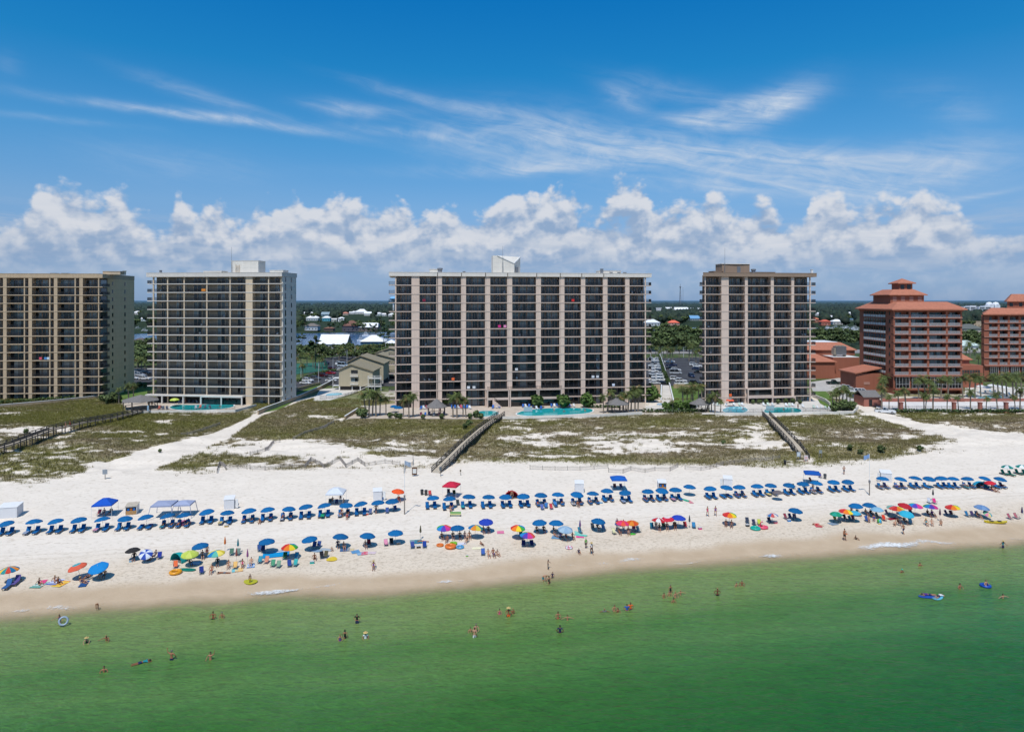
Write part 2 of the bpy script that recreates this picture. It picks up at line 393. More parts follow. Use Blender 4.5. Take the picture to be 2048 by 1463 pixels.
def build_ground():
 xs=list(np.arange(-172,172.1,0.6));xr=axis_geo(0,172.1,0.6,1.22,60000)[1:]
 xs=[-v for v in xr[::-1]]+xs+xr
 ys=list(np.arange(62,216,0.45));ys=[-200,0,40,55]+ys+list(np.arange(217,330,3.0))+list(np.arange(330,1000,8.0))+axis_geo(0,1000,8,1.15,70000)[1:]
 X,Y=np.meshgrid(np.array(xs),np.array(ys));nx=len(xs);ny=len(ys)
 Z=height(X,Y)
 X1,Y1,Z1=X.ravel(),Y.ravel(),Z.ravel()
 n=nx*ny
 me=bpy.data.meshes.new('ground')
 me.vertices.add(n);me.vertices.foreach_set('co',np.stack([X1,Y1,Z1],1).ravel())
 i=np.arange(n).reshape(ny,nx);q=np.stack([i[:-1,:-1],i[:-1,1:],i[1:,1:],i[1:,:-1]],-1).reshape(-1,4)
 me.loops.add(q.size);me.polygons.add(len(q))
 me.loops.foreach_set('vertex_index',q.ravel());me.polygons.foreach_set('loop_start',np.arange(len(q))*4)
 me.polygons.foreach_set('use_smooth',np.ones(len(q),bool))
 me.update(calc_edges=True)
 s=shore_s(X1,Y1);safeY=np.maximum(Y1,60)
 cov,gr=veg(X1,safeY,Z1)
 wn_=(vnoise(X1/9+3,Y1*0)-0.5)*3.0+(vnoise(X1/3.2+8,Y1*0)-0.5)*1.2;wet=1-sst(2.6+wn_*.6,5.8+wn_,s)
 damp=1-sst(7,19,s)
 col=np.stack([cov,wet,gr,damp],1).astype(np.float32)
 at_=me.color_attributes.new('cover','FLOAT_COLOR','POINT');at_.data.foreach_set('color',col.ravel())
 m=bpy.data.materials.new('beach_ground');m.use_nodes=True;nt=m.node_tree;L=nt.links
 b=nt.nodes['Principled BSDF'];b.inputs['Roughness'].default_value=0.9;b.inputs['Specular IOR Level'].default_value=0.15
 at2=N(nt,'ShaderNodeVertexColor');at2 .layer_name='cover'
 sp=N(nt,'ShaderNodeSeparateColor');L.new(at2 .outputs['Color'],sp.inputs[0])
 geo=N(nt,'ShaderNodeNewGeometry')
 def noise(sc,det,ro=0.55,sy=1.0):
  mp=N(nt,'ShaderNodeMapping');mp.inputs['Scale'].default_value=(1,sy,1);L.new(geo.outputs['Position'],mp.inputs[0])
  k=N(nt,'ShaderNodeTexNoise');k.inputs['Scale'].default_value=sc;k.inputs['Detail'].default_value=det;k.inputs['Roughness'].default_value=ro
  L.new(mp.outputs[0],k.inputs['Vector']);return k.outputs['Fac']
 def rmp(v,*st):
  r=N(nt,'ShaderNodeValToRGB');cr=r.color_ramp
  cr.elements[0].position=st[0][0];cr.elements[0].color=(*st[0][1],1);cr.elements[1].position=st[-1][0];cr.elements[1].color=(*st[-1][1],1)
  for p,c in st[1:-1]:cr.elements.new(p).color=(*c,1)
  L.new(v,r.inputs[0]);return r.outputs[0]
 def mix(f,a,c,mode='MIX'):
  k=N(nt,'ShaderNodeMix',data_type='RGBA',blend_type=mode)
  if isinstance(f,float):k.inputs[0].default_value=f
  else:L.new(f,k.inputs[0])
  for i_,v in((6,a),(7,c)):
   if isinstance(v,tuple):k.inputs[i_].default_value=(*v,1)
   else:L.new(v,k.inputs[i_])
  return k.outputs[2]
 def math_(op,a,c,cl=False):
  k=N(nt,'ShaderNodeMath',operation=op);k.use_clamp=cl
  for i_,v in enumerate((a,c)):
   if isinstance(v,(int,float)):k.inputs[i_].default_value=v
   else:L.new(v,k.inputs[i_])
  return k.outputs[0]
 sand=rmp(noise(0.16,6,0.6,2.0),(0.3,(0.69,0.615,0.525)),(0.7,(0.75,0.67,0.575)))
 foot=noise(1.1,4,0.65,1.6)
 sand=mix(1.0,sand,rmp(foot,(0.33,(0.80,0.78,0.75)),(0.46,(1,1,1))),'MULTIPLY')
 dampc=mix(1.0,sand,(0.84,0.78,0.69),'MULTIPLY')
 trk=rmp(noise(0.9,3,0.6,6.0),(0.36,(0.86,0.85,0.83)),(0.5,(1,1,1)))
 sand=mix(0.6,sand,trk,'MULTIPLY')
 sand=mix(math_('MULTIPLY',at2 .outputs['Alpha'],0.75),sand,dampc)
 sy=N(nt,'ShaderNodeSeparateXYZ');L.new(geo.outputs['Position'],sy.inputs[0])
 sl_=math_('ADD',math_('SUBTRACT',math_('MULTIPLY',sy.outputs['Y'],0.982),math_('MULTIPLY',sy.outputs['X'],0.187)),math_('MULTIPLY',noise(0.05,2),3.0))
 for c0 in(107.4,109.0,118.2,119.9):
  d0=math_('ABSOLUTE',math_('SUBTRACT',sl_,c0),0.0);k0=N(nt,'ShaderNodeMapRange');k0 .inputs['From Min'].default_value=0.12;k0 .inputs['From Max'].default_value=0.32;k0 .inputs['To Min'].default_value=0.45;k0 .inputs['To Max'].default_value=0.0;L.new(d0,k0 .inputs['Value'])
  sand=mix(k0 .outputs['Result'],sand,mix(1.0,sand,(0.82,0.80,0.77),'MULTIPLY'))
 prints=rmp(noise(2.0,3,0.7,1.5),(0.38,(0.70,0.68,0.65)),(0.47,(1,1,1)))
 sand=mix(math_('MULTIPLY',at2 .outputs['Alpha'],0.8),sand,mix(1.0,sand,prints,'MULTIPLY'))
 wetc=rmp(noise(0.35,4),(0.3,(0.44,0.33,0.22)),(0.7,(0.50,0.385,0.265)))
 sand=mix(sp.outputs['Green'],sand,wetc)
 fine=noise(2.6,5,0.65,1.0)
 brown=rmp(fine,(0.3,(0.125,0.095,0.05)),(0.7,(0.28,0.22,0.13)))
 green=rmp(fine,(0.3,(0.09,0.09,0.018)),(0.7,(0.225,0.205,0.055)))
 vg=mix(sp.outputs['Blue'],brown,green)
 k=math_('SUBTRACT',math_('ADD',math_('MULTIPLY',sp.outputs['Red'],1.25),math_('MULTIPLY',math_('SUBTRACT',fine,0.5),2.4)),0.30,True)
 col_=mix(k,sand,vg)
 sx=N(nt,'ShaderNodeSeparateXYZ');L.new(geo.outputs['Position'],sx.inputs[0])
 def ss(v,a,c):
  k2=N(nt,'ShaderNodeMapRange',interpolation_type='SMOOTHSTEP');k2 .inputs['From Min'].default_value=a;k2 .inputs['From Max'].default_value=c
  L.new(v,k2 .inputs['Value']);return k2 .outputs['Result']
 inland=ss(sx.outputs['Y'],238,262)
 lawn=rmp(noise(0.08,6,0.6),(0.3,(0.05,0.075,0.022)),(0.55,(0.085,0.115,0.035)),(0.75,(0.22,0.20,0.14)))
 col_=mix(inland,col_,lawn)
 wood=rmp(noise(0.02,8,0.7),(0.3,(0.014,0.026,0.012)),(0.7,(0.032,0.05,0.022)))
 col_=mix(ss(sx.outputs['Y'],380,480),col_,wood)
 far=rmp(noise(0.0016,10,0.75,0.25),(0.3,(0.035,0.072,0.10)),(0.7,(0.055,0.10,0.125)))  # bluish distance haze put into the ground colour
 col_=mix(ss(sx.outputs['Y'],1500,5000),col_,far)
 col_=mix(ss(sx.outputs['Y'],9000,40000),col_,(0.10,0.19,0.30))  # farthest land fades to a painted haze blue
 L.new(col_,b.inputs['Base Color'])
 bp=N(nt,'ShaderNodeBump');bp.inputs['Strength'].default_value=0.5;bp.inputs['Distance'].default_value=0.12
 L.new(math_('ADD',foot,math_('MULTIPLY',fine,0.5)),bp.inputs['Height']);L.new(bp.outputs[0],b.inputs['Normal'])
 me.materials.append(m)
 tag(link('ground',me),'white sand beach rising through grassy dunes to level land',None,None,'structure')
build_ground()
def rnd_mesh_quads(name,V,Fc,m,cols=None):
 """fast mesh from an (n,3) array and an (m,k) face array"""
 me=bpy.data.meshes.new(name);k=Fc.shape[1]
 me.vertices.add(len(V));me.vertices.foreach_set('co',V.astype(np.float32).ravel())
 me.loops.add(Fc.size);me.polygons.add(len(Fc))
 me.loops.foreach_set('vertex_index',Fc.astype(np.int32).ravel());me.polygons.foreach_set('loop_start',(np.arange(len(Fc))*k).astype(np.int32))
 me.update(calc_edges=True);me.validate()
 if cols is not None:
  a=me.color_attributes.new('tint','FLOAT_COLOR','POINT');a.data.foreach_set('color',cols.astype(np.float32).ravel())
 for x in(m if isinstance(m,(list,tuple))else[m]):me.materials.append(x)
 return me
def tint_mat(name,rough=0.8,trans=0.0,spec=0.2):
 m=bpy.data.materials.new(name);m.use_nodes=True;nt=m.node_tree
 b=nt.nodes['Principled BSDF'];b.inputs['Roughness'].default_value=rough;b.inputs['Specular IOR Level'].default_value=spec
 vc=N(nt,'ShaderNodeVertexColor');vc.layer_name='tint'
 oi=N(nt,'ShaderNodeObjectInfo');mr=N(nt,'ShaderNodeMapRange');mr.inputs['To Min'].default_value=0.8;mr.inputs['To Max'].default_value=1.2
 nt.links.new(oi.outputs['Random'],mr.inputs['Value'])
 vm=N(nt,'ShaderNodeVectorMath',operation='SCALE');nt.links.new(vc.outputs['Color'],vm.inputs[0]);nt.links.new(mr.outputs['Result'],vm.inputs['Scale'])
 nt.links.new(vm.outputs[0],b.inputs['Base Color'])
 return m
KEEP_OUT=[[(690,838),(740,812),(790,800),(1000,800),(1290,798),(1292,826),(1120,837),(1000,841)],[(1404,830),(1420,800),(1640,798),(1712,818),(1710,829),(1540,832)],[(255,826),(240,800),(300,788),(512,788),(500,820),(470,825)],[(1745,826),(1745,770),(2120,770),(2120,824)],[(1626,782),(1700,752),(1735,772),(1732,812),(1706,812),(1690,800)],[(1284,826),(1284,800),(1420,800),(1420,826)],[(626,802),(640,778),(722,776),(728,790),(660,802)],[(560,818),(592,782),(664,768),(640,784),(600,800)]]
def kept_out(x,y,z):
 px,py=proj(x,y,z);out=np.zeros(len(x),bool)
 for P in KEEP_OUT:
  c=np.zeros(len(x),bool);n=len(P)
  for i in range(n):
   (x0,y0),(x1,y1)=P[i],P[(i+1)%n]
   if y0!=y1:c^=((y0>py)!=(y1>py))&(px<(x1-x0)*(py-y0)/(y1-y0)+x0)
  out|=c
 return out
def build_dune_grass():
 n=265000
 x=RNG.uniform(-178,178,n);y=RNG.uniform(120,236,n)
 k=np.abs(x)<y*0.80;x=x[k];y=y[k]
 z=height(x,y);cov,gr=veg(x,y,z)
 k=RNG.random(len(x))<(cov*0.95)**1.3*(y<234)*(~kept_out(x,y,z));x,y,z,gr=x[k],y[k],z[k],gr[k]
 n=len(x);nb=6
 h=RNG.uniform(0.22,0.58,n)*(0.8+0.5*gr)
 V=np.zeros((n,nb,3,3));cols=np.ones((n,nb,3,4))
 for b in range(nb):
  t=RNG.uniform(0,2*PI,n);r=RNG.uniform(0.1,0.4,n);w=RNG.uniform(0.018,0.05,n);l=RNG.uniform(0.1,0.3,n)
  cx=x+np.cos(t)*r;cy=y+np.sin(t)*r
  V[:,b,0]=np.stack([cx-np.sin(t)*w,cy+np.cos(t)*w,z-0.05],1);V[:,b,1]=np.stack([cx+np.sin(t)*w,cy-np.cos(t)*w,z-0.05],1)
  V[:,b,2]=np.stack([cx+np.cos(t)*l,cy+np.sin(t)*l,z+h],1)
  br=RNG.uniform(0.7,1.35,n)[:,None]
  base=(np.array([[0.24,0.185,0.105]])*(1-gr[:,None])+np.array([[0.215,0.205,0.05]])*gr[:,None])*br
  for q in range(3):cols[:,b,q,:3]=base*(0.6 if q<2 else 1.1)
 Fc=np.arange(n*nb*3).reshape(-1,3)
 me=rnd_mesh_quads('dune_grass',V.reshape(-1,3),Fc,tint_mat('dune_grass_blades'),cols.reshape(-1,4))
 tag(link('dune_grass',me),'olive and brown beach grass tufts scattered over the dunes','grass',None,'stuff')
build_dune_grass()
# ------------------ sea and lagoon
def water_mat(name,stops,base_scale=1.0,ripple=0.6,shore=True):
 m=bpy.data.materials.new(name);m.use_nodes=True;nt=m.node_tree;L=nt.links
 b=nt.nodes['Principled BSDF'];b.inputs['Roughness'].default_value=0.12;b.inputs['IOR'].default_value=1.33;b.inputs['Specular IOR Level'].default_value=0.5
 geo=N(nt,'ShaderNodeNewGeometry')
 def noise(scl,sc,det,ro=0.5,dist=0.0):
  mp=N(nt,'ShaderNodeMapping');mp.inputs['Scale'].default_value=scl;mp.inputs['Rotation'].default_value=(0,0,-0.19);L.new(geo.outputs['Position'],mp.inputs[0])
  k=N(nt,'ShaderNodeTexNoise');k.inputs['Scale'].default_value=sc;k.inputs['Detail'].default_value=det;k.inputs['Roughness'].default_value=ro;k.inputs['Distortion'].default_value=dist
  L.new(mp.outputs[0],k.inputs['Vector']);return k.outputs['Fac']
 def M(op,a,c=None,cl=False):
  k=N(nt,'ShaderNodeMath',operation=op);k.use_clamp=cl
  for i_,v in enumerate((a,c)):
   if v is None:continue
   if isinstance(v,(int,float)):k.inputs[i_].default_value=v
   else:L.new(v,k.inputs[i_])
  return k.outputs[0]
 at2=N(nt,'ShaderNodeVertexColor');at2 .layer_name='tint'
 sp=N(nt,'ShaderNodeSeparateColor');L.new(at2 .outputs['Color'],sp.inputs[0])
 d=sp.outputs['Red']
 big=noise((1,3.0,1),0.06,5,0.6);mid=noise((1,1.9,1),0.42,5,0.6,0.4);sml=noise((1,1.7,1),1.5,4,0.6,0.5)
 dd=M('ADD',d,M('MULTIPLY',M('SUBTRACT',big,0.5),M('MINIMUM',M('MULTIPLY',d,0.9),0.13)))
 r=N(nt,'ShaderNodeValToRGB');cr=r.color_ramp
 cr.elements[0].position=stops[0][0];cr.elements[0].color=(*stops[0][1],1);cr.elements[1].position=stops[-1][0];cr.elements[1].color=(*stops[-1][1],1)
 for p,c in stops[1:-1]:cr.elements.new(p).color=(*c,1)
 L.new(dd,r.inputs[0])
 mr=N(nt,'ShaderNodeMapRange');mr.inputs['From Min'].default_value=0.3;mr.inputs['From Max'].default_value=0.7;mr.inputs['To Min'].default_value=0.74;mr.inputs['To Max'].default_value=1.27
 fl=N(nt,'ShaderNodeMapRange',interpolation_type='SMOOTHSTEP');fl.inputs['From Min'].default_value=0.50;fl.inputs['From Max'].default_value=0.70;L.new(noise((1,2.1,1),2.3,3,0.6,0.8),fl.inputs['Value'])  # caustic-like light flecks painted into the water colour
 L.new(M('ADD',M('ADD',M('MULTIPLY',mid,0.40),M('MULTIPLY',sml,0.56)),M('MULTIPLY',fl.outputs['Result'],0.16)),mr.inputs['Value'])
 vm=N(nt,'ShaderNodeVectorMath',operation='SCALE');L.new(r.outputs[0],vm.inputs[0]);L.new(mr.outputs['Result'],vm.inputs['Scale'])
 mx=N(nt,'ShaderNodeMix',data_type='RGBA',blend_type='MULTIPLY');L.new(sp.outputs['Green'],mx.inputs[0]);L.new(vm.outputs[0],mx.inputs[6]);mx.inputs[7].default_value=(0.42,0.86,1.0,1)
 L.new(mx.outputs[2],b.inputs['Base Color'])
 bp=N(nt,'ShaderNodeBump');bp.inputs['Strength'].default_value=ripple;bp.inputs['Distance'].default_value=0.55
 hgt=M('ADD',M('ADD',M('MULTIPLY',noise((1,2.6,1),0.5,4,0.55,0.3),1.0),M('MULTIPLY',sml,0.45)),M('MULTIPLY',noise((1,1.5,1),4.0,3),0.12))
 L.new(hgt,bp.inputs['Height']);L.new(bp.outputs[0],b.inputs['Normal'])
 if shore:
  tr=N(nt,'ShaderNodeBsdfTransparent');ms=N(nt,'ShaderNodeMixShader')
  mr2=N(nt,'ShaderNodeMapRange',interpolation_type='SMOOTHSTEP');mr2 .inputs['From Min'].default_value=-0.01;mr2 .inputs['From Max'].default_value=0.085;mr2 .inputs['To Min'].default_value=0.0
  L.new(M('ADD',d,M('MULTIPLY',M('SUBTRACT',mid,0.5),0.03)),mr2 .inputs['Value']);L.new(mr2 .outputs['Result'],ms.inputs[0])
  L.new(tr.outputs[0],ms.inputs[1]);L.new(b.outputs[0],ms.inputs[2]);L.new(ms.outputs[0],nt.nodes['Material Output'].inputs[0])
 return m
def build_sea():
 xs=np.concatenate([-np.geomspace(100,9000,30)[::-1],np.arange(-99,100,1.0),np.geomspace(100,9000,30)])
 ys=np.concatenate([-np.geomspace(30,9000,30)[::-1],np.arange(-28,50,2.0),np.arange(50,116,0.5)])
 X,Y=np.meshgrid(xs,ys);s=shore_s(X,np.maximum(Y,0))+np.minimum(Y,0)
 Z=(fbm(X/6+Y/40,Y/2.2,3)-0.5)*0.16*sst(1,-10,s)*0+0.012+(fbm(X/6,Y/2.4,3)-0.5)*0.14*(1-sst(-9,0,s))
 q=(Z*0).astype(int)
 n=X.size;i=np.arange(n).reshape(X.shape);Fc=np.stack([i[:-1,:-1],i[:-1,1:],i[1:,1:],i[1:,:-1]],-1).reshape(-1,4)
 keep=(s.ravel()[Fc]<2.5).any(1);Fc=Fc[keep]
 blue=sst(25,80,X-0.9*(Y-60)+5)*sst(-8,-26,s)*0.0+sst(-20,75,X-(Y-62)*0.8)*(1-sst(-26,-10,s))
 cols=np.stack([np.clip(-s/60,-0.2,1),np.clip(blue,0,1),0*s,0*s+1],-1).reshape(-1,4)
 g=lambda r,gg,b,k=0.82:tuple(v*k for v in lin((r,gg,b)))
 m=water_mat('sea_water',[(0.0,g(176,156,118)),(0.03,g(160,152,104)),(0.05,g(138,150,92)),(0.09,g(116,140,74)),(0.15,g(116,141,78)),(0.22,g(104,135,70)),(0.28,g(80,123,56)),(0.36,g(88,127,62)),(0.40,g(76,121,56)),(0.48,g(58,108,42)),(0.62,g(44,100,36)),(0.85,g(28,88,34))])
 me=rnd_mesh_quads('sea',np.stack([X.ravel(),Y.ravel(),Z.ravel()],1),Fc,m,cols)
 me.polygons.foreach_set('use_smooth',np.ones(len(me.polygons),bool))
 tag(link('sea',me),'clear green sea turning pale over the shallows by the beach',None,None,'structure')
build_sea()
def build_foam():
 """strips of white foam lying on the water's edge"""
 m=bpy.data.materials.new('foam');m.use_nodes=True;nt=m.node_tree;L=nt.links
 b=nt.nodes['Principled BSDF'];b.inputs['Base Color'].default_value=(0.78,0.78,0.76,1);b.inputs['Roughness'].default_value=0.7
 vc=N(nt,'ShaderNodeVertexColor');vc.layer_name='tint';geo=N(nt,'ShaderNodeNewGeometry')
 no=N(nt,'ShaderNodeTexNoise');no.inputs['Scale'].default_value=2.2;no.inputs['Detail'].default_value=8;no.inputs['Roughness'].default_value=0.7;L.new(geo.outputs['Position'],no.inputs['Vector'])
 sp=N(nt,'ShaderNodeSeparateColor');L.new(vc.outputs[0],sp.inputs[0])
 ad=N(nt,'ShaderNodeMath',operation='ADD');L.new(no.outputs['Fac'],ad.inputs[0]);L.new(sp.outputs['Red'],ad.inputs[1])
 mr=N(nt,'ShaderNodeMapRange',interpolation_type='SMOOTHSTEP');mr.inputs['From Min'].default_value=0.93;mr.inputs['From Max'].default_value=1.42;L.new(ad.outputs[0],mr.inputs['Value'])
 L.new(mr.outputs['Result'],b.inputs['Alpha'])
 V=[];Fc=[];cols=[]
 def strip(px0,py0,px1,py1,wid,amt):
  p=at(px0,py0);q=at(px1,py1);n=28;base=len(V)
  for i in range(n+1):
   t=i/n;c=p.lerp(q,t);w=wid*(0.55+0.9*float(vnoise(c.x/2.5,7.7)));amp=amt*math.sin(PI*min(max(t,0.0),1.0))**0.5
   off=(float(vnoise(c.x/3.5,1.1))-0.5)*1.6
   for j in range(5):
    k=(j-2)/2;y=c.y+off+k*w;V.append((c.x-0.15*k*w,y,max(float(height(c.x,y)),0.02)+0.07));a=amp*(1-k*k);cols.append((a,a,a,1))
  for i in range(n):
   for j in range(4):
    a=base+i*5+j;Fc.append((a,a+5,a+6,a+1))
 edge=[(0,1240),(100,1224),(200,1212),(300,1203),(400,1194),(500,1187),(600,1181),(700,1174),(800,1169),(900,1163),(1024,1155),(1120,1147),(1240,1139),(1360,1132),(1480,1124),(1600,1116),(1700,1106),(1800,1099),(1900,1094),(2048,1083)]
 for(a,b_),(c,d)in zip(edge[:-1],edge[1:]):strip(a,b_-4,c,d-4,.28,.42);strip(a,b_-10,c,d-11,.14,.36)
 for s in((480,1186,625,1173,1.0,.85),(600,1176,700,1166,.6,.6),(860,1167,920,1160,.8,.7),(905,1162,935,1160,.3,.6),(1225,1124,1300,1121,1.1,.7),(1180,1128,1232,1124,.8,.6),(1330,1129,1420,1124,.5,.6),(1515,1119,1575,1114,1.0,.75),(1690,1096,1870,1085,1.5,.85),(1800,1088,1930,1082,1.2,.7),(60,1226,170,1212,.9,.65),(0,1232,70,1225,1.1,.6),(700,1163,770,1155,.35,.4),(2010,1082,2060,1078,.8,.6),(1420,1123,1520,1118,.35,.5),(1100,1134,1180,1128,.4,.5),(770,1148,880,1143,.3,.45),(240,1200,480,1186,.25,.45),(940,1162,1100,1145,.25,.45),(1580,1113,1700,1100,.35,.5)):
  strip(*s)
 me=rnd_mesh_quads('sea_foam',np.array(V),np.array(Fc),m,np.array(cols))
 tag(link('sea_foam',me),'thin white foam where small waves wash onto the sand','foam',None,'stuff')
build_foam()
def build_lagoon():
 g=lambda r,gg,b,k=0.75:tuple(v*k for v in lin((r,gg,b)))
 m=water_mat('lagoon_water',[(0,g(56,100,150)),(1,g(62,110,158))],ripple=0.15,shore=False)
 for nm,(x0,x1,y0,y1),lb in(('lagoon_water',LAGOONS[0],'dark blue lagoon water behind the condominium towers'),('marina_water',LAGOONS[1],'blue marina water behind the terracotta hotel')):
  V=np.array([(x0-40,y0-20,0.35),(x1+40,y0-20,0.35),(x1+40,y1+40,0.35),(x0-40,y1+40,0.35)]);cols=np.tile(np.array([[0.3,0,0,1.0]]),(4,1))
  tag(link(nm,rnd_mesh_quads(nm,V,np.array([[0,1,2,3]]),m,cols)),lb,None,None,'structure')
build_lagoon()
# ------------------ building materials
def facade_mat(name,rgb,var=0.10,course=0.0,rough=0.85):
 """painted stucco / block: weathering noise, rain streaks and faint horizontal courses"""
 m=bpy.data.materials.new(name);m.use_nodes=True;nt=m.node_tree;L=nt.links
 b=nt.nodes['Principled BSDF'];b.inputs['Roughness'].default_value=rough;b.inputs['Specular IOR Level'].default_value=0.2
 tc=N(nt,'ShaderNodeTexCoord')
 def noi(scl,det):
  mp=N(nt,'ShaderNodeMapping');mp.inputs['Scale'].default_value=scl;L.new(tc.outputs['Object'],mp.inputs[0])
  n=N(nt,'ShaderNodeTexNoise');n.inputs['Scale'].default_value=1;n.inputs['Detail'].default_value=det;L.new(mp.outputs[0],n.inputs['Vector']);return n.outputs['Fac']
 a=noi((0.25,0.25,0.25),6);c=noi((1.6,1.6,0.06),4)
 ad=N(nt,'ShaderNodeMath',operation='ADD');L.new(a,ad.inputs[0]);L.new(c,ad.inputs[1])
 mr=N(nt,'ShaderNodeMapRange');mr.inputs['From Min'].default_value=0.7;mr.inputs['From Max'].default_value=1.3;mr.inputs['To Min'].default_value=1-var;mr.inputs['To Max'].default_value=1+var
 L.new(ad.outputs[0],mr.inputs['Value']);v=mr.outputs['Result']
 if course:
  sx=N(nt,'ShaderNodeSeparateXYZ');L.new(tc.outputs['Object'],sx.inputs[0])
  wv=N(nt,'ShaderNodeMath',operation='FRACT');dv=N(nt,'ShaderNodeMath',operation='DIVIDE');dv.inputs[1].default_value=course
  L.new(sx.outputs['Z'],dv.inputs[0]);L.new(dv.outputs[0],wv.inputs[0])
  gt=N(nt,'ShaderNodeMapRange');gt.inputs['From Min'].default_value=0.0;gt.inputs['From Max'].default_value=0.12;gt.inputs['To Min'].default_value=0.86;gt.inputs['To Max'].default_value=1.0
  L.new(wv.outputs[0],gt.inputs['Value'])
  mu=N(nt,'ShaderNodeMath',operation='MULTIPLY');L.new(v,mu.inputs[0]);L.new(gt.outputs['Result'],mu.inputs[1]);v=mu.outputs[0]
 vm=N(nt,'ShaderNodeVectorMath',operation='SCALE');vm.inputs[0].default_value=rgb;L.new(v,vm.inputs['Scale']);L.new(vm.outputs[0],b.inputs['Base Color'])
 return m
def glass_mat(name,dark,light,share=0.4,rough=0.06):
 """window glass: dark room or drawn curtains behind, picked per window by random value"""
 m=bpy.data.materials.new(name);m.use_nodes=True;nt=m.node_tree;L=nt.links
 b=nt.nodes['Principled BSDF'];b.inputs['Roughness'].default_value=rough;b.inputs['Specular IOR Level'].default_value=0.7
 oi=N(nt,'ShaderNodeObjectInfo');tc=N(nt,'ShaderNodeTexCoord');sx=N(nt,'ShaderNodeSeparateXYZ');L.new(tc.outputs['Object'],sx.inputs[0])
 fl=N(nt,'ShaderNodeMath',operation='FLOOR');mu=N(nt,'ShaderNodeMath',operation='MULTIPLY');mu.inputs[1].default_value=0.83;L.new(sx.outputs['X'],mu.inputs[0]);L.new(mu.outputs[0],fl.inputs[0])
 wn=N(nt,'ShaderNodeTexWhiteNoise',noise_dimensions='2D');cb=N(nt,'ShaderNodeCombineXYZ');L.new(fl.outputs[0],cb.inputs[0]);L.new(oi.outputs['Random'],cb.inputs[1]);L.new(cb.outputs[0],wn.inputs['Vector'])
 no=N(nt,'ShaderNodeTexNoise');no.inputs['Scale'].default_value=2.5;no.inputs['Detail'].default_value=3;L.new(tc.outputs['Object'],no.inputs['Vector'])
 rp=N(nt,'ShaderNodeMapRange',interpolation_type='SMOOTHSTEP');rp.inputs['From Min'].default_value=1-share-0.15;rp.inputs['From Max'].default_value=1-share+0.25;L.new(wn.outputs['Value'],rp.inputs['Value'])
 mx=N(nt,'ShaderNodeMix',data_type='RGBA');mx.inputs[6].default_value=(*dark,1);mx.inputs[7].default_value=(*light,1);L.new(rp.outputs['Result'],mx.inputs[0])
 mm=N(nt,'ShaderNodeMapRange');mm.inputs['To Min'].default_value=0.55;mm.inputs['To Max'].default_value=1.45;L.new(no.outputs['Fac'],mm.inputs['Value'])
 vm=N(nt,'ShaderNodeVectorMath',operation='SCALE');L.new(mx.outputs[2],vm.inputs[0]);L.new(mm.outputs['Result'],vm.inputs['Scale']);L.new(vm.outputs[0],b.inputs['Base Color'])
 return m
def alb(rgb,k=0.6):return tuple(v*k for v in lin(rgb))
M_GLASS=glass_mat('balcony_glass',(0.006,0.014,0.022),(0.17,0.22,0.24),0.42)
M_GLASS2=glass_mat('dark_glass',(0.006,0.010,0.013),(0.03,0.045,0.05),0.2)
M_RAIL=mat('black_railing',(0.012,0.012,0.014),0.5)
M_RAILW=mat('white_railing',(0.55,0.54,0.54),0.5)
M_METAL=mat('grey_metal',(0.25,0.25,0.26),0.45,metal=0.6)
M_WHITE=mat('white_paint',(0.72,0.72,0.71),0.5,0.06)
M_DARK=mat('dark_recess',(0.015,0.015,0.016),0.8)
def railing_mesh(name,w,h=1.05,step=0.13,m=None,bw=0.045):
 b=MB();b.box(0,w,-0.03,0.03,h-0.06,h);b.box(0,w,-0.025,0.025,0.08,0.13)
 n=max(2,int(w/step))
 for i in range(n+1):
  x=w*i/n;b.box(max(x-bw/2,0),min(x+bw/2,w),-0.015,0.015,0.13,h-0.06)
 return b.mesh(name,m or M_RAIL)
def window_mesh(name,w,h,pattern,m):
 """sliding doors of one balcony: panes at shares of the width"""
 b=MB()
 for a,c in pattern:
  b.box(a*w,c*w,-0.02,0.03,0.06,h)
 return b.mesh(name,m)
def frame_mesh(name,w,h,pattern,m):
 b=MB()
 for a,c in pattern:
  for x in(a*w,(a+c)/2*w,c*w):b.box(x-0.035,x+0.035,-0.05,-0.022,0.06,h)
  b.box(a*w+0.035,c*w-0.035,-0.048,-0.022,h-0.07,h)
 return b.mesh(name,m)
class Facade:
 """local frame of a facade: u along the front (to the right seen from the sea), v into the building"""
 def __init__(s,px,d,yaw):
  s.x=(px-1024)*d/F;s.y=d;s.yaw=yaw;s.c=math.cos(yaw);s.s=math.sin(yaw)
 def u(s,px):
  a=(px-1024)/F;return(a*s.y-s.x)/(s.c-a*s.s)
 def world(s,u,v,z=0):return Vector((s.x+u*s.c-v*s.s,s.y+u*s.s+v*s.c,z))
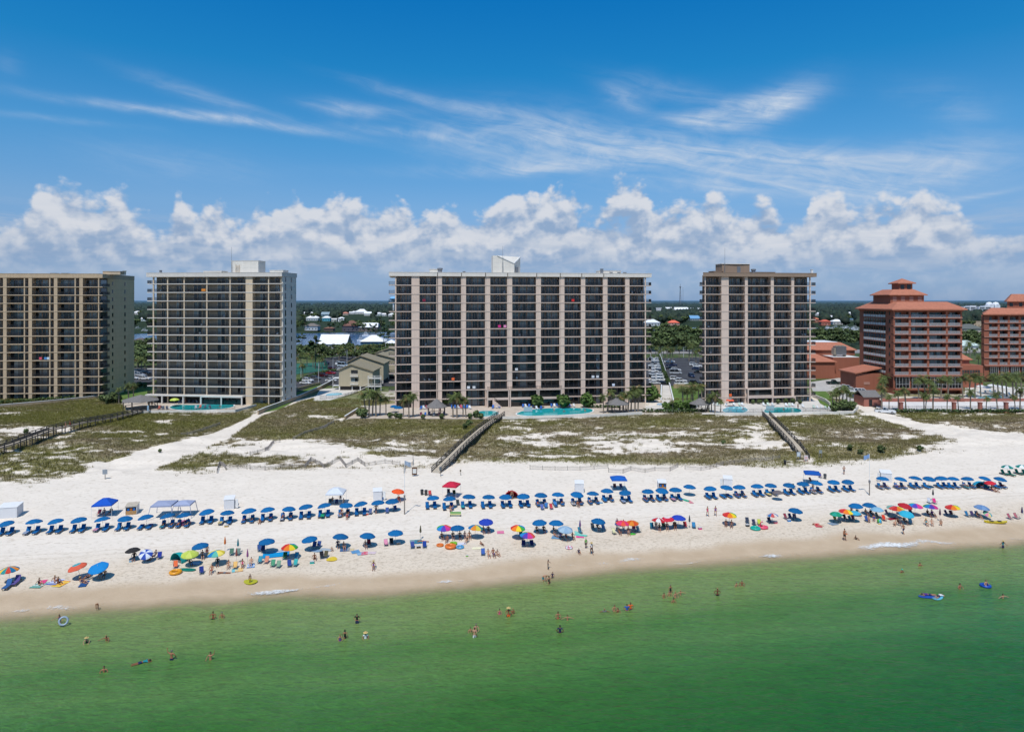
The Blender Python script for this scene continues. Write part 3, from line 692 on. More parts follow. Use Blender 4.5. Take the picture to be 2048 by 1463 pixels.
def tower(name,label,fc,zg,zs,zroof,depth,bays,walls,posts,left_over,right_over,mats,fascia=1.5,overhang=0.35,skip=None,side_win=None,rec=2.1,ground_bays=True,pats=None,rail_h=1.05,rail_mat=None,slab_proud=0.08,skew=0.0,backm=None):
 """apartment tower. zs = heights of the floor slabs above the ground floor; zroof = underside of the roof beam"""
 wallm,slabm,roofm=mats
 root=thing(name,label,'building',(fc.x,fc.y,0),fc.yaw)
 u0=min([b[0]for b in bays]+[w[0]for w in walls]+[p[0]for p in posts]);u1=max([b[1]for b in bays]+[w[1]for w in walls]+[p[1]for p in posts])
 lev=[zg]+list(zs);tops=list(zs)+[zroof]
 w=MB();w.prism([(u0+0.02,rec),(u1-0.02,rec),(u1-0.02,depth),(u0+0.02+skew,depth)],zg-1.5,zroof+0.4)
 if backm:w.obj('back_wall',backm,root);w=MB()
 for a,b in walls:w.box(a,b,0,rec+0.01,zg-1.5,zroof)
 for a,b in posts:w.box(a,b,0.03,0.42,zg-1.5,zroof)
 w.obj('wall',wallm,root)
 for i,z in enumerate(zs):
  b=MB();b.box(u0-left_over,u1+right_over,-slab_proud,rec+0.3,z-0.24,z+0.004)
  b.obj('floor_slab',slabm,root)
 r=MB()
 lo=max(left_over,overhang);ro=max(right_over,overhang)
 for e,za,zb in((0,zroof,zroof+fascia),(0.06,zroof+fascia+0.003,zroof+fascia+0.14)):
  r.prism([(u0-lo-e,-overhang-e),(u1+ro+e,-overhang-e),(u1+ro+e,depth+overhang+e),(u0-lo-e+skew*(depth+2*overhang)/max(depth-rec,1),depth+overhang+e)],za,zb)
 r.obj('roof',roofm,root)
 pats=pats or[[(0.03,0.25),(0.33,0.60),(0.66,0.97)],[(0.03,0.30),(0.36,0.62),(0.67,0.97)],[(0.04,0.42),(0.47,0.66),(0.72,0.98)]]
 wm={};rm={};extra_w=MB();extra_r=MB();extra_f=MB();nw=nr=0
 rows=list(range(len(lev)))[::-1]
 for i in rows:
  z=lev[i];h=tops[i]-z-0.30
  for k,(a,b)in enumerate(bays):
   if skip and skip(k,i):continue
   wd=b-a;pat=pats[(k*7+(k//2))%len(pats)]
   if nw<100:
    key=(k,round(h,1))
    if key not in wm:wm[key]=(window_mesh('balcony_window',wd,min(h,2.35),pat,M_GLASS),frame_mesh('window_frame',wd,min(h,2.35),pat,wallm))
    o=link('balcony_window',wm[key][0],root);o.location=(a,rec-0.045,z);nw+=1
    f=link('window_frame',wm[key][1],o)
   else:
    for p,q in pat:extra_w.box(a+p*wd,a+q*wd,rec-0.065,rec-0.015,z+0.06,z+min(h,2.35))
   if i==0 and not ground_bays:continue
   if i==0:continue
   if nr<100:
    if k not in rm:rm[k]=railing_mesh('balcony_railing',wd,rail_h,m=rail_mat)
    o=link('balcony_railing',rm[k],root);o.location=(a,0.10,z);nr+=1
   else:
    extra_r.box(a,b,0.07,0.13,z+rail_h-0.06,z+rail_h);extra_r.box(a,b,0.075,0.125,z+0.08,z+0.13)
    n=int(wd/0.13)
    for q in range(n+1):extra_r.box(a+wd*q/n*0.995,a+wd*q/n*0.995+0.035,0.085,0.115,z+0.13,z+rail_h-0.06)
 if extra_w.v:tag(extra_w.obj('balcony_window',M_GLASS,root),kind='stuff')
 if extra_r.v:tag(extra_r.obj('balcony_railing',rail_mat or M_RAIL,root),kind='stuff')
 for side,ov in((0,left_over),(1,right_over)):
  if ov<0.8:continue
  mm=railing_mesh('side_railing',ov,rail_h,m=rail_mat);ms=railing_mesh('side_railing',rec,rail_h,m=rail_mat)
  for z in zs:
   o=link('side_railing',mm,root);o.location=((u0-ov)if side==0 else u1,0.02,z)
   p=link('end_railing',ms,o);p.location=(0.04 if side==0 else ov-0.04,0.04,0);p.rotation_euler=(0,0,PI/2)
  b=MB()
  for z in[zg]+list(zs):b.box(-0.06,0.06,0.5,2.6,z+0.1,z+2.2)
 if side_win:
  for su,vs in side_win:
   wmm=MB().box(-0.06,0.05,0,0.75,0,1.35).mesh('end_window',M_GLASS2)
   for v in vs:
    for i,z in enumerate(lev):
     o=link('end_window',wmm,root);o.location=(su,v,z+0.85)
 return root,u0,u1
STUC=facade_mat('tan_stucco',alb((210,188,172),.98),0.08,0.0)
SLAB=facade_mat('pale_slab',alb((210,190,176),.86),0.07)
FASC=facade_mat('cream_fascia',alb((226,218,208),.88),0.06)
STUC2=facade_mat('sand_stucco',alb((206,186,160),.95),0.08);SLAB2=facade_mat('white_slab',alb((218,212,204),.84),0.06);WHT2=facade_mat('white_end_wall',alb((222,216,206),.90),0.07,1.4)
STUC1=facade_mat('ochre_stucco',alb((194,172,144),.84),0.10,0.7);SLAB1=facade_mat('beige_slab',alb((202,182,156),.80),0.07)
BRWN=facade_mat('brown_fascia',alb((160,138,120),.8),0.07)
BACK=facade_mat('shaded_stucco',alb((160,146,136),.46),.12);BACK2=facade_mat('pale_shaded_stucco',alb((176,166,150),.60),.12)  # darker stucco copies, balcony shade put into their colour
ROOFG=mat('roof_membrane',(0.42,0.41,0.40),0.9,0.15,0.3)
def mast(root,u,v,z,h):
 b=MB();b.tube((u,v,z),(u,v,z+h*0.4),0.09,0.09,6);b.tube((u,v,z+h*0.4),(u,v,z+h),0.05,0.03,5);b.obj('antenna_mast',M_METAL,root)
def roof_box(root,u0,u1,v0,v1,z0,z1,m,name='roof_unit'):
 b=MB();b.box(u0,u1,v0,v1,z0,z1-0.12);b.box(u0-0.1,u1+0.1,v0-0.1,v1+0.1,z1-0.118,z1);return b.obj(name,m,root)
# ------------------ the long middle tower
ZG=3.2
def px_bays(fc,rows):return[(fc.u(a),fc.u(b))for a,b in rows]
fM=Facade(790,213,math.radians(8))
bM=px_bays(fM,[(793,823),(839,873),(884,922),(932,970),(980.5,1014),(1024.5,1072),(1082,1119),(1129,1162),(1170.6,1206),(1215,1250.6),(1259,1290)])
wM=px_bays(fM,[(823,839),(876,884),(924,932),(972,980.5),(1016,1024.5),(1073.5,1082),(1121,1129),(1163,1170.6),(1207,1215),(1251,1259)])
pM=px_bays(fM,[(790,792.6),(873,874.6),(922,923.6),(970,971.6),(1014,1015.6),(1072,1073.4),(1119,1120.6),(1162,1163),(1206,1207),(1250.6,1251),(1290,1292)])
zM=[5.95+i*2.757 for i in range(14)]
LOBBY=(4,5,6)
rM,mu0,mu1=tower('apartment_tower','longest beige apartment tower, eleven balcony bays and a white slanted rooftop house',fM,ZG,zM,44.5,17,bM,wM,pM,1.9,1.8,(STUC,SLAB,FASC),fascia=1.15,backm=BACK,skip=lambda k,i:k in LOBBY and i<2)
def main_extras():
 r=rM;z=45.8
 a,b=fM.u(988),fM.u(1031);c=fM.u(1047.5)
 V=[(a,3,z-0.3),(b,3,z-0.3),(c,7.5,z-0.3),(a,7.5,z-0.3),(a,3,z+5.6),(b,3,z+3.1),(c,7.5,z+5.4),(a,7.5,z+5.6),(a+1.4,3,z+5.6),(a+1.4,7.5,z+5.6)]
 m=MB();m.add(V,[(0,1,5,8,4),(1,2,6,5),(2,3,7,9,6),(3,0,4,7),(4,8,9,7),(8,5,6,9)]);ph=m.obj('rooftop_house',WHT2,r)
 m=MB();m.bar((b,2.9,z+3.15),(c+0.05,7.4,z+5.5),0.25,0.3);m.bar((a+1.4,2.9,z+5.62),(b,2.9,z+3.15),0.2,0.2);m.obj('roof_edge',M_WHITE,ph)
 m=MB();m.add([(b+.5,3.36,z),(b+1.6,4.38,z),(b+1.6,4.38,z+2),(b+.5,3.36,z+2)],[(0,1,2,3)]);m.obj('louvre',M_METAL,ph)
 mast(r,fM.u(1007),2.2,z,8.6)
 roof_box(r,fM.u(860),fM.u(876),5,8,z-.1,z+1.2,WHT2);b2=MB();b2 .lathe([(0,0),(.7,0),(.7,.9),(.9,1.0),(.9,1.5),(0,1.6)],10,(fM.u(881),5,z));b2 .obj('roof_fan',M_METAL,r)
 roof_box(r,fM.u(1208),fM.u(1253),6,10,z-.1,z+1.1,WHT2)
 for px in(1211,1246,1258,930,1230):roof_box(r,fM.u(px)-.4,fM.u(px)+.4,4,5,z-.1,z+1.6 if px in(1211,)else z+.5,M_METAL)
 for px in(875,923,971,1015,1073,1120,1163,1207):
  m=MB();u=fM.u(px);m.box(u-.09,u+.09,-.43,-.36,44.5,45.66);m.obj('expansion_joint',M_DARK,r)
 for k,(p0,p1)in enumerate(((972.5,1016.5),(1017.5,1072.5),(1074,1120.5))):
  a,b=fM.u(p0),fM.u(p1)
  m=MB();zz=(zM[1],zM[1])
  m.box(a,b,-2.6,-.1,zM[1]-.25,zM[1]+.02);m.box(a,b,-2.6,-.1,zM[0]-.35,zM[0]+.3)
  for u in(a,b-.35):m.box(u,u+.35,-2.62,-2.2,ZG-.5,zM[1]-.26)
  lb=m.obj('lobby_frame',SLAB,r)
  m=MB();m.box(a+.36,b-.36,-2.1,-2.0,zM[0]+.31,zM[1]-.3);m.obj('lobby_window',M_GLASS2,lb)
  m=MB();m.box(a+.36,b-.36,-1.2,-1.1,ZG-.3,zM[0]-.4);m.obj('lobby_door',M_GLASS2,lb)
  m=railing_mesh('terrace_railing',b-a,1.05);o=link('terrace_railing',m,lb);o.location=(a,-2.55,zM[1]+.02)
 m=MB();u=fM.u(983)
 for i in range(9):m.box(u+i*.33,u+(i+1)*.33,-3.6,-2.7,ZG-.3,ZG+2.6-i*.28)
 st=m.obj('outside_stair',STUC,r);m=MB();m.bar((u,-3.62,ZG+3.6),(u+3.1,-3.62,ZG+1.1),.06,.06);m.bar((u,-2.66,ZG+3.6),(u+3.1,-2.66,ZG+1.1),.06,.06)
 for i in range(6):m.bar((u+.6*i,-3.62,ZG+2.6-i*.5),(u+.6*i,-3.62,ZG+3.6-i*.48),.04,.04)
 m.obj('stair_railing',M_RAIL,st)
main_extras()
# ------------------ the narrower tower right of it
fR=Facade(1410,222,math.radians(8))
bR=px_bays(fR,[(1412,1443),(1458,1490),(1496,1541.5),(1548,1583),(1588.5,1619.5)])
wR=px_bays(fR,[(1443,1457.5),(1490,1495.6),(1541.8,1547.7),(1583,1588.3)])
pR=px_bays(fR,[(1409.8,1411.6),(1619.6,1621.5)])
zR=[5.3+i*2.81 for i in range(14)]
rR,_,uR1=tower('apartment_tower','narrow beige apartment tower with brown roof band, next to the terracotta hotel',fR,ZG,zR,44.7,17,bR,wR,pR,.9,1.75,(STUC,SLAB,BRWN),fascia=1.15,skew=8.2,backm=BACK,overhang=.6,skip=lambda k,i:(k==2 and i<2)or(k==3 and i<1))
def right_extras():
 r=rR;z=46.0
 a,b=fR.u(1455),fR.u(1511);m=MB();m.box(a,b,4,9,z-.3,z+3.0);ph=m.obj('rooftop_house',BRWN,r)
 m=MB();m.add([(a-.2,3.8,z+3.0),(b+.2,3.8,z+3.0),(b+.2,9.2,z+3.0),(a-.2,9.2,z+3.0),((a+b)/2,3.8,z+2.7),((a+b)/2,9.2,z+3.3)],[(0,4,1,2,5,3)]);m.box(a-.2,b+.2,3.8,9.2,z+3.01,z+3.25);m.obj('house_roof',M_WHITE,ph)
 m=MB();m.box((a+b)/2+.4,(a+b)/2+1.6,3.9,3.98,z,z+2.2);m.obj('house_door',M_METAL,ph)
 mast(r,fR.u(1459),3.4,z,8.4)
 roof_box(r,fR.u(1438),fR.u(1457),4,8,z-.1,z+.7,BRWN);roof_box(r,fR.u(1516),fR.u(1566),5,9,z-.1,z+.5,BRWN)
 b2=MB();b2 .lathe([(0,0),(.6,0),(.6,.8),(.8,.9),(.8,1.4),(0,1.5)],10,(fR.u(1520),4.4,z));b2 .obj('roof_fan',M_METAL,r)
 roof_box(r,fR.u(1628)-.3,fR.u(1628)+.3,1,1.6,z-.1,z+1.3,M_WHITE)
 a,b=fR.u(1491),fR.u(1541.5)
 m=MB();m.box(a,b,-1.6,-.1,zR[1]-.3,zR[1]+.02);m.box(a,b,-1.6,-.1,zR[0]-.3,zR[0]+.6)
 for u in(a,b-.35):m.box(u,u+.35,-1.62,-1.2,ZG-.5,zR[1]-.31)
 lb=m.obj('lobby_frame',SLAB,r);m=MB();m.box(a+.36,b-.36,-1.1,-1.0,zR[0]+.61,zR[1]-.35);m.obj('lobby_window',M_GLASS2,lb)
 c=fR.u(1586);m=MB();m.box(b+.01,c,-1.6,-.1,zR[0]-.35,zR[0]+.02);m.box(c-.35,c,-1.62,-1.2,ZG-.5,zR[0]-.36);t2=m.obj('terrace',SLAB,r)
 m=MB();m.box(a+.4,c-.4,-.9,-.8,ZG-.3,zR[0]-.4);m.obj('lobby_door',M_GLASS2,t2)
right_extras()
# ------------------ white-edged tower on the left
fL=Facade(560,220,math.radians(-6))
bL=px_bays(fL,[(309,333.5),(336.5,366.5),(369.5,412),(415,458.5),(461,491),(505.5,535.5),(538.5,561)])
wL=px_bays(fL,[(491.3,505)])
pL=px_bays(fL,[(305.3,307.5),(334,336),(367,369),(412.5,414.5),(459,461),(536,538),(561.2,562.2)])
zL=[6.15+i*2.79 for i in range(14)]
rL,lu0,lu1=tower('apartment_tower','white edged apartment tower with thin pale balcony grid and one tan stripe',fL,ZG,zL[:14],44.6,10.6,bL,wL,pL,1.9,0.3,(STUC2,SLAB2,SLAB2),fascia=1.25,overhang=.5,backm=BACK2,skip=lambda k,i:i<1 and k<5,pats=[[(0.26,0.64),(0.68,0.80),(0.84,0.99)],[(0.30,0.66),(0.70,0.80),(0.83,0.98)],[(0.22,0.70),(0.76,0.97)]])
def left_extras():
 r=rL;z=46.05;m=MB()
 m.box(lu1-.02,lu1+.4,.45,10.7,ZG-1.5,44.58);ew=m.obj('end_wall',WHT2,r)
 wm=MB().box(-.02,.06,0,.6,0,1.5).mesh('end_window',M_GLASS2);wn=MB().box(-.02,.06,0,.7,0,2.0).mesh('end_window',M_GLASS2)
 for zz in[ZG]+zL:
  for v,me in((6.6,wm),(2.0,wn)):
   o=link('end_window',me,ew);o.location=(lu1+.4,v,zz+.5)
 a,b=fL.u(450),fL.u(505);ph=roof_box(r,a,b,4,9,z-.2,z+4.0,WHT2,'rooftop_house')
 m=MB();
 for k in range(6):m.box(a+1.6,a+2.9,3.86,3.9,z+.3+k*.4,z+.38+k*.4)
 m.box(a+1.55,a+1.62,3.86,3.92,z,z+2.8);m.box(a+2.9,a+2.97,3.86,3.92,z,z+2.8);m.obj('ladder',STUC2,ph)
 mast(r,fL.u(452),3.5,z,8.5)
 roof_box(r,fL.u(390),fL.u(427),5,9,z-.1,z+.7,WHT2);roof_box(r,fL.u(531),fL.u(558),3,7,z-.1,z+.8,WHT2)
 roof_box(r,fL.u(318),fL.u(321),.2,.8,z-.1,z+.8,M_METAL)
 a,b=fL.u(408),fL.u(491);m=MB();m.box(a,b,-2.2,-.1,zL[0]-.5,zL[0]+.01)
 m.box(a,a+.4,-2.2,-1.8,ZG-.6,zL[0]-.51);m.box(b-.4,b,-2.2,-1.8,ZG-.6,zL[0]-.51);m.box((a+b)/2-.2,(a+b)/2+.2,-2.2,-1.8,ZG-.6,zL[0]-.51)
 lb=m.obj('lobby_frame',SLAB2,r);m=MB();m.box(a+.42,b-.42,-1.5,-1.4,ZG-.4,zL[0]-.55);m.obj('lobby_window',M_GLASS2,lb)
 m=MB();a2=fL.u(296);m.box(a2,a-.02,-1.6,-.1,zL[0]-.4,zL[0]+.01)
 for px in(298,328,370,405):u=fL.u(px);m.box(u,u+.4,-1.5,-1.1,ZG-.6,zL[0]-.41)
 m.obj('entrance_canopy',SLAB2,r)
 m=MB();m.box(fL.u(310),fL.u(490),1.6,1.7,ZG-.3,zL[0]-.3);m.obj('recess_shade_panel',M_DARK,r)  # flat near-black panel standing in for the shade of the recess
left_extras()
# ------------------ ochre tower at the left edge
fA=Facade(197.5,234,math.radians(4))
def modA(k):
 d=-51.0*k
 return d
bA=[];wA=[];pA=[]
for k in range(5):
 d=-50.8*k
 bA+=[(166+d,195+d)if k==0 else(165+d-.5,197+d+2)]
 wA+=[(158.5+d,165.5+d)];bA+=[(151.8+d,158.2+d)];pA+=[(149+d,151.4+d)]if k<5 else[]
pA+=[(196,198)]
bA=px_bays(fA,[(max(a,-60),b)for a,b in bA if b>-55]);wA=px_bays(fA,[q for q in wA if q[1]>-60]);pA=px_bays(fA,[q for q in pA if q[1]>-60])
zA=[5.35+i*2.79 for i in range(14)]
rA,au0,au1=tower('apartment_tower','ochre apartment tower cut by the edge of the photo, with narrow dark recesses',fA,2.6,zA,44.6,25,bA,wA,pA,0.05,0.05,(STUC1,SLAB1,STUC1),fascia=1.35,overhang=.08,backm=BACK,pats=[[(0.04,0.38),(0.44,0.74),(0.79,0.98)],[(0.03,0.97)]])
def far_left_extras():
 r=rA;z=46.05
 m=MB();m.box(au1,au1+.04,5.6,25,1.4,44.55);ew=m.obj('end_wall',facade_mat('ochre_end_wall',alb((216,188,150),.95),.08,1.4),r)  # paler than the front stucco, fill light put into its colour
 wm=MB().box(-.02,.06,0,.8,0,1.35).mesh('end_window',M_GLASS2)
 for zz in[2.6]+zA:
  for v in(8.6,17.4):
   o=link('end_window',wm,ew);o.location=(au1+.04,v,zz+.6)
 rs=railing_mesh('end_railing',4.6);gl=MB().box(-.05,.03,0,3.6,.1,2.35).mesh('corner_window',M_GLASS)
 for i,zz in enumerate(zA):
  m=MB();m.box(au1+.03,au1+1.2,-.08,5.5,zz-.24,zz);sl_=m.obj('corner_slab',SLAB1,r)
  o=link('end_railing',rs,sl_);o.location=(au1+1.15,.2,zz);o.rotation_euler=(0,0,PI/2)
  g=link('corner_window',gl,r);g.location=(au1+.06,1.2,zz)
 m=MB();m.box(au1+.03,au1+1.2,-.08,5.5,44.6,45.9);m.obj('corner_roof',STUC1,r)
 roof_box(r,fA.u(190),fA.u(226),5,9,z-.1,z+1.1,SLAB1)
 m=MB();u=fA.u(232);m.tube((u,6,z),(u,6,z+.9),.08);m.lathe([(0,0),(.5,.12),(.75,.35)],10,(u,5.9,z+.9));m.obj('roof_dish',M_WHITE,r)
 for px in(95,118):roof_box(r,fA.u(px)-.8,fA.u(px)+.8,3,5,z-.1,z+.3,M_METAL)
far_left_extras()
# ------------------ flat sheets: decks, lawns, asphalt, pools
def sheet(name,label,pts,z,m,kind='structure'):
 b=MB();P=[onz(x,y,z)for x,y in pts];b.add([(x,y,z)for x,y in P],[tuple(range(len(P)))])
 o=b.obj(name,m);return tag(o,label,None,None,kind)
def noisy(name,c0,c1,sc,rough=0.9,det=8,bump=0.0):
 m=bpy.data.materials.new(name);m.use_nodes=True;nt=m.node_tree;b=nt.nodes['Principled BSDF'];b.inputs['Roughness'].default_value=rough;b.inputs['Specular IOR Level'].default_value=0.2
 g=N(nt,'ShaderNodeNewGeometry');n=N(nt,'ShaderNodeTexNoise');n.inputs['Scale'].default_value=sc;n.inputs['Detail'].default_value=det;n.inputs['Roughness'].default_value=0.62;nt.links.new(g.outputs['Position'],n.inputs['Vector'])
 r=N(nt,'ShaderNodeValToRGB');r.color_ramp.elements[0].position=.32;r.color_ramp.elements[1].position=.68;r.color_ramp.elements[0].color=(*c0,1);r.color_ramp.elements[1].color=(*c1,1)
 nt.links.new(n.outputs['Fac'],r.inputs[0]);nt.links.new(r.outputs[0],b.inputs['Base Color']);return m
ASPH=noisy('asphalt',(.038,.038,.042),(.075,.075,.08),.25);LAWN=noisy('lawn_grass',(.07,.125,.022),(.13,.20,.045),.35);PAVE=noisy('tan_paving',(.42,.35,.28),(.56,.48,.40),.5)
PALE=noisy('pale_paving',(.50,.47,.42),(.66,.62,.57),.4);COURT=noisy('court',(.02,.10,.075),(.035,.14,.10),.2);CONC=noisy('concrete',(.36,.34,.31),(.50,.47,.43),.5)
POOLM=noisy('pool_water',(.008,.30,.32),(.03,.42,.43),1.2,0.05,3);POOLB=noisy('light_pool_water',(.08,.42,.55),(.16,.55,.66),1.0,0.05,3)
sheet('pool_deck','tan paved pool deck in front of the longest tower',[(690,836),(740,812),(790,806),(1000,806),(1290,800),(1292,824),(1120,835),(1000,838)],3.26,PAVE)
sheet('pool_deck','pale pink pool deck in front of the narrow tower',[(1404,823),(1420,804),(1640,800),(1668,812),(1712,819),(1705,825),(1540,828),(1404,828)],3.26,PALE)
sheet('pool_deck','tan pool deck in front of the white edged tower',[(262,822),(240,806),(300,796),(500,796),(496,818),(470,821)],3.26,PAVE)
sheet('lawn','green lawn beside the wide parking lot stairs',[(1343,800),(1340,772),(1400,770),(1412,804),(1400,810),(1346,812)],3.25,LAWN)
sheet('lawn','green lawn between the ochre and white edged towers',[(212,806),(222,790),(296,768),(312,772),(312,796),(240,806)],3.25,LAWN)
sheet('lawn','curved green strip right of the narrow tower',[(1626,782),(1650,781),(1668,798),(1684,820),(1668,822),(1640,806)],3.28,LAWN)
sheet('lawn','grass slope beside the tan curved garden wall',[(588,800),(592,782),(640,768),(664,768),(600,796),(560,818),(520,826),(560,806)],3.25,LAWN)
sheet('lawn','thin lawn by the townhouse pool',[(636,798),(700,786),(728,790),(722,812),(640,812)],3.24,noisy('dry_lawn',(.12,.14,.05),(.24,.23,.12),.3))
sheet('parking_lot','dark asphalt parking lot by the tan townhouses',[(575,790),(575,768),(596,760),(628,740),(640,716),(800,700),(800,772),(668,772),(640,768)],3.29,ASPH)
sheet('parking_lot','asphalt parking lot between the ochre and white edged towers',[(250,772),(250,735),(320,735),(320,766)],3.29,ASPH)
sheet('parking_lot','packed asphalt parking lot behind the longest tower',[(1270,773),(1272,716),(1316,716),(1340,772)],3.29,ASPH)
sheet('parking_lot','asphalt parking lot with a driving lane beside the narrow tower',[(1340,771),(1322,716),(1420,714),(1440,771)],3.29,ASPH)
sheet('road','pale coast road passing behind the towers',[(-300,704),(2350,697),(2350,704),(-300,712)],3.33,noisy('road_surface',(.20,.19,.18),(.30,.28,.27),.2))
sheet('tennis_court','green tennis courts behind the white edged tower',[(560,752),(575,728),(648,724),(655,740)],3.34,COURT)
sheet('driveway','pale concrete driveway beside the terracotta hotel',[(1626,782),(1618,764),(1700,752),(1722,772),(1728,800),(1724,808),(1706,808),(1690,800),(1664,782)],3.30,CONC)
sheet('path','wide tan path climbing to the parking lot',[(1323.5,806),(1325,770),(1341,770),(1346,806)],3.31,PALE)
sheet('promenade','pale paved promenade walk left of the narrow tower',[(1284,812),(1345,808),(1420,808),(1420,822),(1284,822)],3.24,PALE)
sheet('terrace','white paved hotel terrace behind a row of palms',[(1752,822),(1752,803),(2120,803),(2120,821)],3.28,noisy('white_paving',(.58,.55,.52),(.70,.67,.64),.4))
sheet('hotel_pool_deck','pale deck round the hotel pool',[(1930,803),(1930,774),(2120,774),(2120,802.7)],3.25,PALE)
sheet('townhouse_deck','pale apron round the small townhouse pool',[(626,802),(640,778),(690,774),(722,780),(700,788),(660,800)],3.27,PALE)
def pool(label,pts,m=POOLM):
 r=thing('swimming_pool',label,'pool',(*onz(*pts[0],3.3),3.27))
 P=[Vector((*onz(x,y,3.3),0))for x,y in pts];c=sum(P,Vector())/len(P);o=r.location.copy();o.z=0
 P2=[]
 for i in range(len(P)):
  a,b,d=P[i-1],P[i],P[(i+1)%len(P)]
  for t in(.2,.5,.8):P2 .append((a+b)/2*(1-t)**2+b*2*t*(1-t)+(b+d)/2*t*t)
 n=len(P2);ring=[p+(p-c).normalized()*.45 for p in P2]
 b=MB();b.add([(*(p-o)[:2],.07)for p in P2]+[(*(p-o)[:2],.07)for p in ring]+[(*(p-o)[:2],-.3)for p in ring],[(i,(i+1)%n,n+(i+1)%n,n+i)for i in range(n)]+[(n+i,n+(i+1)%n,2*n+(i+1)%n,2*n+i)for i in range(n)]);b.obj('coping',M_WHITE,r)
 b=MB();b.add([(*(p-o)[:2],.03)for p in P2],[tuple(range(n))]);b.obj('water_surface',m,r)
pool('long turquoise curved pool in front of the longest tower',[(1026,829),(1048,820),(1090,816),(1130,815),(1188,816),(1184,826),(1130,829),(1070,833)])
pool('small turquoise round pool beside the wooden boardwalk top',[(946,828),(960,821),(994,821),(998,829),(972,833),(950,832)])
pool('pale round kiddie pool in front of the narrow tower',[(1442,820),(1458,812),(1490,813),(1498,821),(1482,827),(1454,827)],POOLB)
pool('blue rectangular pool with lifeguard board in front of the narrow tower',[(1526,822),(1536,814),(1592,814),(1606,821),(1594,827),(1534,827)])
pool('turquoise pool in front of the white edged tower',[(334,816),(350,808),(380,810),(420,808),(466,806),(470,814),(430,819),(370,821)])
pool('light blue rectangular pool beside the townhouses',[(648,792),(656,786),(686,785),(684,790)],POOLB)
pool('hotel lagoon pool among palms and white umbrellas',[(1948,800),(1960,792),(1990,789),(2010,793),(1996,800),(1970,802)],POOLB)
# ------------------ low walls, fences
def wall_run(name,label,pts,h,th,m,cap=None,z0=None,cat='wall'):
 P=[at(x,y)if z0 is None else Vector((*onz(x,y,z0),z0))for x,y in pts]
 r=thing(name,label,cat,P[0]);b=MB();c=MB();o=P[0]
 for p,q in zip(P[:-1],P[1:]):
  p=p-o;q=q-o;b.bar(p+Vector((0,0,h/2-.2)),q+Vector((0,0,h/2-.2)),th,h+.4)
  c.bar(p+Vector((0,0,h+.05)),q+Vector((0,0,h+.05)),th+.1,.1)
 b.obj('wall_body',m,r)
 if cap:c.obj('coping',cap,r)
 return r
TANW=facade_mat('tan_wall',alb((190,168,140),.8),.1);WHTW=facade_mat('white_wall',alb((222,216,206),.9),.08);BRICKW=facade_mat('terracotta_wall',alb((168,110,96),.9),.1)
wall_run('garden_wall','curved tan block wall running from the dunes to the townhouses',[(516,829),(530,823),(560,812),(600,797),(640,779),(668,764)],1.3,.3,TANW,M_WHITE)
wall_run('garden_wall','low tan wall below the ochre tower',[(-120,823),(0,815),(100,806),(196,796)],.9,.3,TANW,M_WHITE)
wall_run('sea_wall','white low wall along the pool deck of the longest tower',[(1005,839),(1120,836),(1200,834),(1284,829)],.9,.35,WHTW)
wall_run('sea_wall','white low wall along the pool deck of the narrow tower',[(1430,830),(1540,831),(1640,829),(1706,828),(1716,816)],.8,.35,WHTW)
wall_run('sea_wall','low wall along the pool deck of the white edged tower',[(262,829),(300,826),(400,825),(470,824),(512,813)],.8,.3,WHTW)
wall_run('garden_wall','short tan wall at the corner of the dune grass',[(690,838),(715,822)],.9,.3,TANW,M_WHITE)
wall_run('path_wall','white capped wall climbing beside the hedge of the car parks',[(1347,806),(1340,775),(1330,742),(1322,718),(1317,703)],1.0,.3,TANW,M_WHITE)
wall_run('path_wall','short white capped wall on the other side of the tan path',[(1322,806),(1323,774)],1.0,.3,TANW,M_WHITE)
wall_run('retaining_wall','brown retaining wall below the packed car park',[(1270,790),(1320,789)],3.6,.3,TANW)
wall_run('retaining_wall','tan retaining wall above the green lawn',[(1347,776),(1402,776)],1.6,.3,TANW)
wall_run('terrace_wall','low terracotta wall at the back of the hotel terrace',[(1762,803),(1930,803),(2100,803)],1.1,.3,BRICKW)
wall_run('ramp_wall','white wall of the slope right of the narrow tower',[(1626,794),(1650,804),(1660,812)],1.2,.3,WHTW)
wall_run('garden_wall','short tan wall behind the white edged tower',[(588,783),(640,770)],1.2,.3,TANW)
def post_fence(name,label,pts,h,m,step,rails,picket=None,z0=None,cat='fence',sub=None,pw=.05):
 P=[at(x,y)if z0 is None else Vector((*onz(x,y,z0),z0))for x,y in pts]
 r=thing(name,label,cat,P[0]);o=P[0];rl=MB();pk=MB()
 for p,q in zip(P[:-1],P[1:]):
  L_=(q-p).length;n=max(1,int(round(L_/step)))
  for i in range(n):
   a=p.lerp(q,i/n);b=p.lerp(q,(i+1)/n)
   if z0 is None:a.z=float(height(a.x,a.y));b.z=float(height(b.x,b.y))
   link('post',post_m(h,m,pw),r).location=a-o
   for z in rails:rl.bar(a-o+Vector((0,0,z)),b-o+Vector((0,0,z)),.04,.05)
   if picket:
    k=int((b-a).length/picket)
    for j in range(1,k):
     c=a.lerp(b,j/k)-o;w_=.017 if sub else.012;pk.box(c.x-w_,c.x+w_,c.y-.012,c.y+.012,c.z+.05,c.z+h*.95)
 link('post',post_m(h,m,pw),r).location=P[-1]-o
 if rl.v:rl.obj('rail',m,r)
 if pk.v:pk.obj('picket_panel',sub or m,r)
 return r
_PM={}
def post_m(h,m,w):
 k=(round(h,2),m.name,w)
 if k not in _PM:_PM[k]=MB().box(-w,w,-w,w,-.3,h).mesh('post',m)
 return _PM[k]
